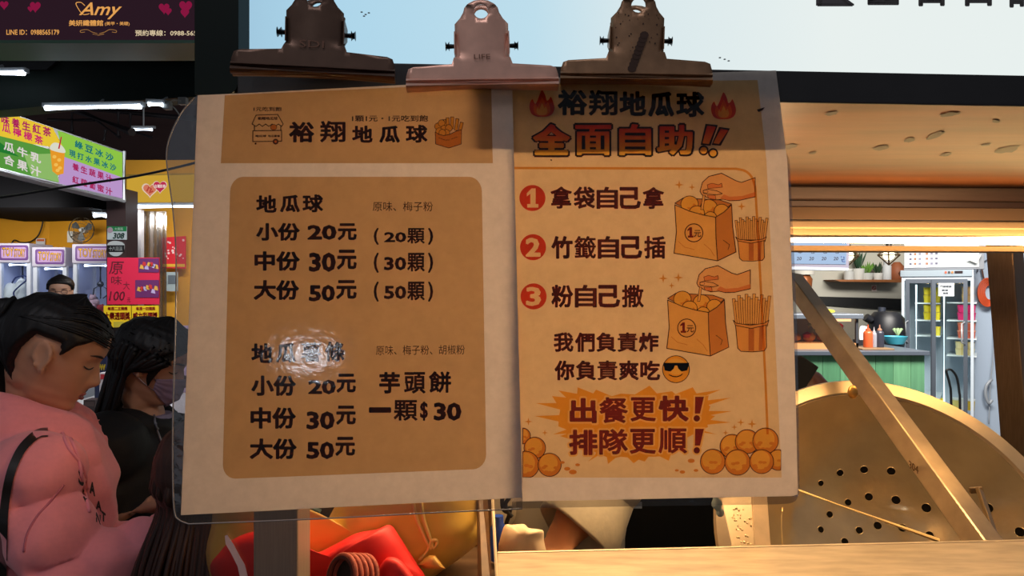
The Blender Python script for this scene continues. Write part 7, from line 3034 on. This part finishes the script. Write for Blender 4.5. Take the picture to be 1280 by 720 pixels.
# ---------------------------------------------------------------- person with long brown hair, low in front of the stall end
HP3 = P(276, 602, 1.31)
Y3 = math.radians(58)
T3 = Tm(HP3, Y3, math.radians(14), 0, 1.0)
J3 = joints((HP3.x - .02, HP3.y), Y3, HP3)
for s_, g_ in (('R', -1), ('L', 1)):
    J3['sh' + s_] = J3['neck'] + J3['l'] * g_ * .10 + Vector((0, 0, -.06))
    J3['el' + s_] = J3['sh' + s_] + Vector((0, 0, -.25)) + J3['f'] * .05
    J3['wr' + s_] = J3['el' + s_] + J3['f'] * .14 + Vector((0, 0, .06))
w3 = body('person', 'person with long brown hair, mostly hidden below the left corner of the price list', J3, T3, SKIN2, .007)
face_bits(w3, T3)
bm = head_cap(T3, pulled_line, .014, -.012, lambda z, ph: .014)
mk('hair', bm, HAIRB, w3, smooth=True)
top3 = garment(J3, M('top_dark', (30, 24, 24), .85), w3, 'top', {'R': 1.0, 'L': 1.0}, .80, .010, -.06, .004, None, .058, .038)
cv = []
rx = random.Random(9)
for k in range(170):
    y = rx.choice((-1, -1, 1)) * rx.uniform(.8, 3.1)
    z = rx.uniform(.0, .10)
    a0 = T3 @ head_pt(z, y, .016)
    b0 = T3 @ head_pt(-.05, math.copysign(max(1.5, abs(y)), y), .030)
    out = (b0 - HP3)
    out.z = 0
    out.normalize()
    c0 = b0 + out * rx.uniform(.015, .045) + Vector((0, 0, -.12))
    e_ = c0 + out * rx.uniform(.0, .035) + Vector((rx.uniform(-.02, .01), rx.uniform(-.02, .02), rx.uniform(-.28, -.12)))
    cv.append(([a0, (a0 + b0) / 2 + out * .012, b0, c0, e_], rx.uniform(.004, .0085)))
strand_sheet(w3, 'long_hair', cv, HAIRB)
trousers(w3, J3, M('trousers_grey', (50, 50, 56), .8), .95)

# ---------------------------------------------------------------- person with glasses by the claw machines
HP4 = P(76, 364, 5.3)
Y4 = math.radians(-66)
T4 = Tm(HP4, Y4, math.radians(6), 0, 1.0)
J4 = joints((HP4.x, HP4.y + .02), Y4, HP4)
w4 = body('person', 'person with glasses and black hair standing by the claw machines, only the head showing', J4, T4, SKIN2, .008)
face_bits(w4, T4)
bm = head_cap(T4, pulled_line, .012, -.012, lambda z, ph: .006)
mk('hair', bm, HAIR, w4, smooth=True)
gl = NB()
for s in (-1, 1):
    tube(gl, [T4 @ (head_pt(.004, s * .44, .012) + Vector((.006, .021 * math.cos(t * .5236), .017 * math.sin(t * .5236)))) for t in range(12)], .0022, 6, closed=True)
    tube(gl, [T4 @ head_pt(.008, s * .85, .010), T4 @ head_pt(.010, s * 1.5, .006)], .0018, 6)
tube(gl, [T4 @ (head_pt(.006, .20, .016)), T4 @ (head_pt(.006, -.20, .016))], .002, 6)
mk('glasses', gl, M('glasses_rim', (70, 50, 50), .3), w4, smooth=True)
garment(J4, M('top_white', (180, 176, 180), .85), w4, 'top', {'R': .4, 'L': .4}, 1.0, .012, -.05, .004)
trousers(w4, J4, M('trousers_grey', (50, 50, 56), .8))

# ---------------------------------------------------------------- vendor inside the stall
HP5 = P(700, 372, 1.62)
Y5 = math.radians(-100)
T5 = Tm(HP5, Y5, math.radians(20), 0, 1.0)
J5 = joints((HP5.x - .04, 1.70), Y5, HP5, neck=P(702, 470, 1.64), chest=P(690, 575, 1.62), shL=P(758, 590, 1.46), elL=P(676, 714, 1.34), wrL=P(600, 800, 1.22), shR=P(628, 545, 1.60))
J5['elR'] = P(585, 680, 1.50)
J5['wrR'] = P(600, 770, 1.32)
w5 = body('person', 'vendor in a cream short-sleeved shirt, only a bent arm showing below the sheets', J5, T5, M('skin_vendor', (206, 140, 96), .5, 0, 30, .04), .006)
face_bits(w5, T5)
bm = head_cap(T5, pulled_line, .012, -.012)
mk('hair', bm, HAIR, w5, smooth=True)
CREAM = M('shirt_cream', (222, 208, 180), .85, 0, 80, .04, (1, 1, 1), .1)
sh5 = garment(J5, CREAM, w5, 'shirt', {'R': .3, 'L': .0}, 1.04, .008, -.12, .006, None, .085)
# wide hanging sleeve of the near arm
bm = NB()
d_ = (J5['elL'] - J5['shL']).normalized()
s0 = J5['shL']
dn = Vector((0, 0, -1)) - d_ * d_.dot(Vector((0, 0, -1)))
dn.normalize()
sd_ = d_.cross(dn).normalized()
secs = []
for t, a_, b_, dr in ((-.02, .07, .080, 0), (.05, .075, .092, .012), (.10, .078, .100, .022), (.145, .080, .106, .030), (.15, .075, .100, .030), (.10, .066, .085, .018)):
    secs.append((s0 + d_ * t + dn * dr, sd_ * a_, dn * b_))
rings = []
for c_, a_, b_ in secs:
    rings.append([bm.verts.new(c_ + a_ * math.cos(k * math.pi / 18) + b_ * math.sin(k * math.pi / 18)) for k in range(36)])
for A, B in zip(rings, rings[1:]):
    for k in range(36):
        bm.faces.new((A[k], A[(k + 1) % 36], B[(k + 1) % 36], B[k]))
bm.faces.new(list(reversed(rings[0])))
for v in bm.verts:
    v.co += .006 * noise.noise_vector(v.co * 14)
slv = mk('sleeve', bm, CREAM, w5, smooth=True)
trousers(w5, J5, M('trousers_black', (16, 16, 18), .8))
bm = NB()
fs_ = J5['f']
loft(bm, [(J5['pelvis'] + Vector((0, 0, -.25)), J5['l'] * .20, fs_ * .165), (J5['pelvis'], J5['l'] * .205, fs_ * .16), (J5['chest'] + Vector((0, 0, -.03)), J5['l'] * .17, fs_ * .150)], 28)
mk('apron', bm, M('apron_grey', (186, 178, 158), .85), w5, smooth='angle')
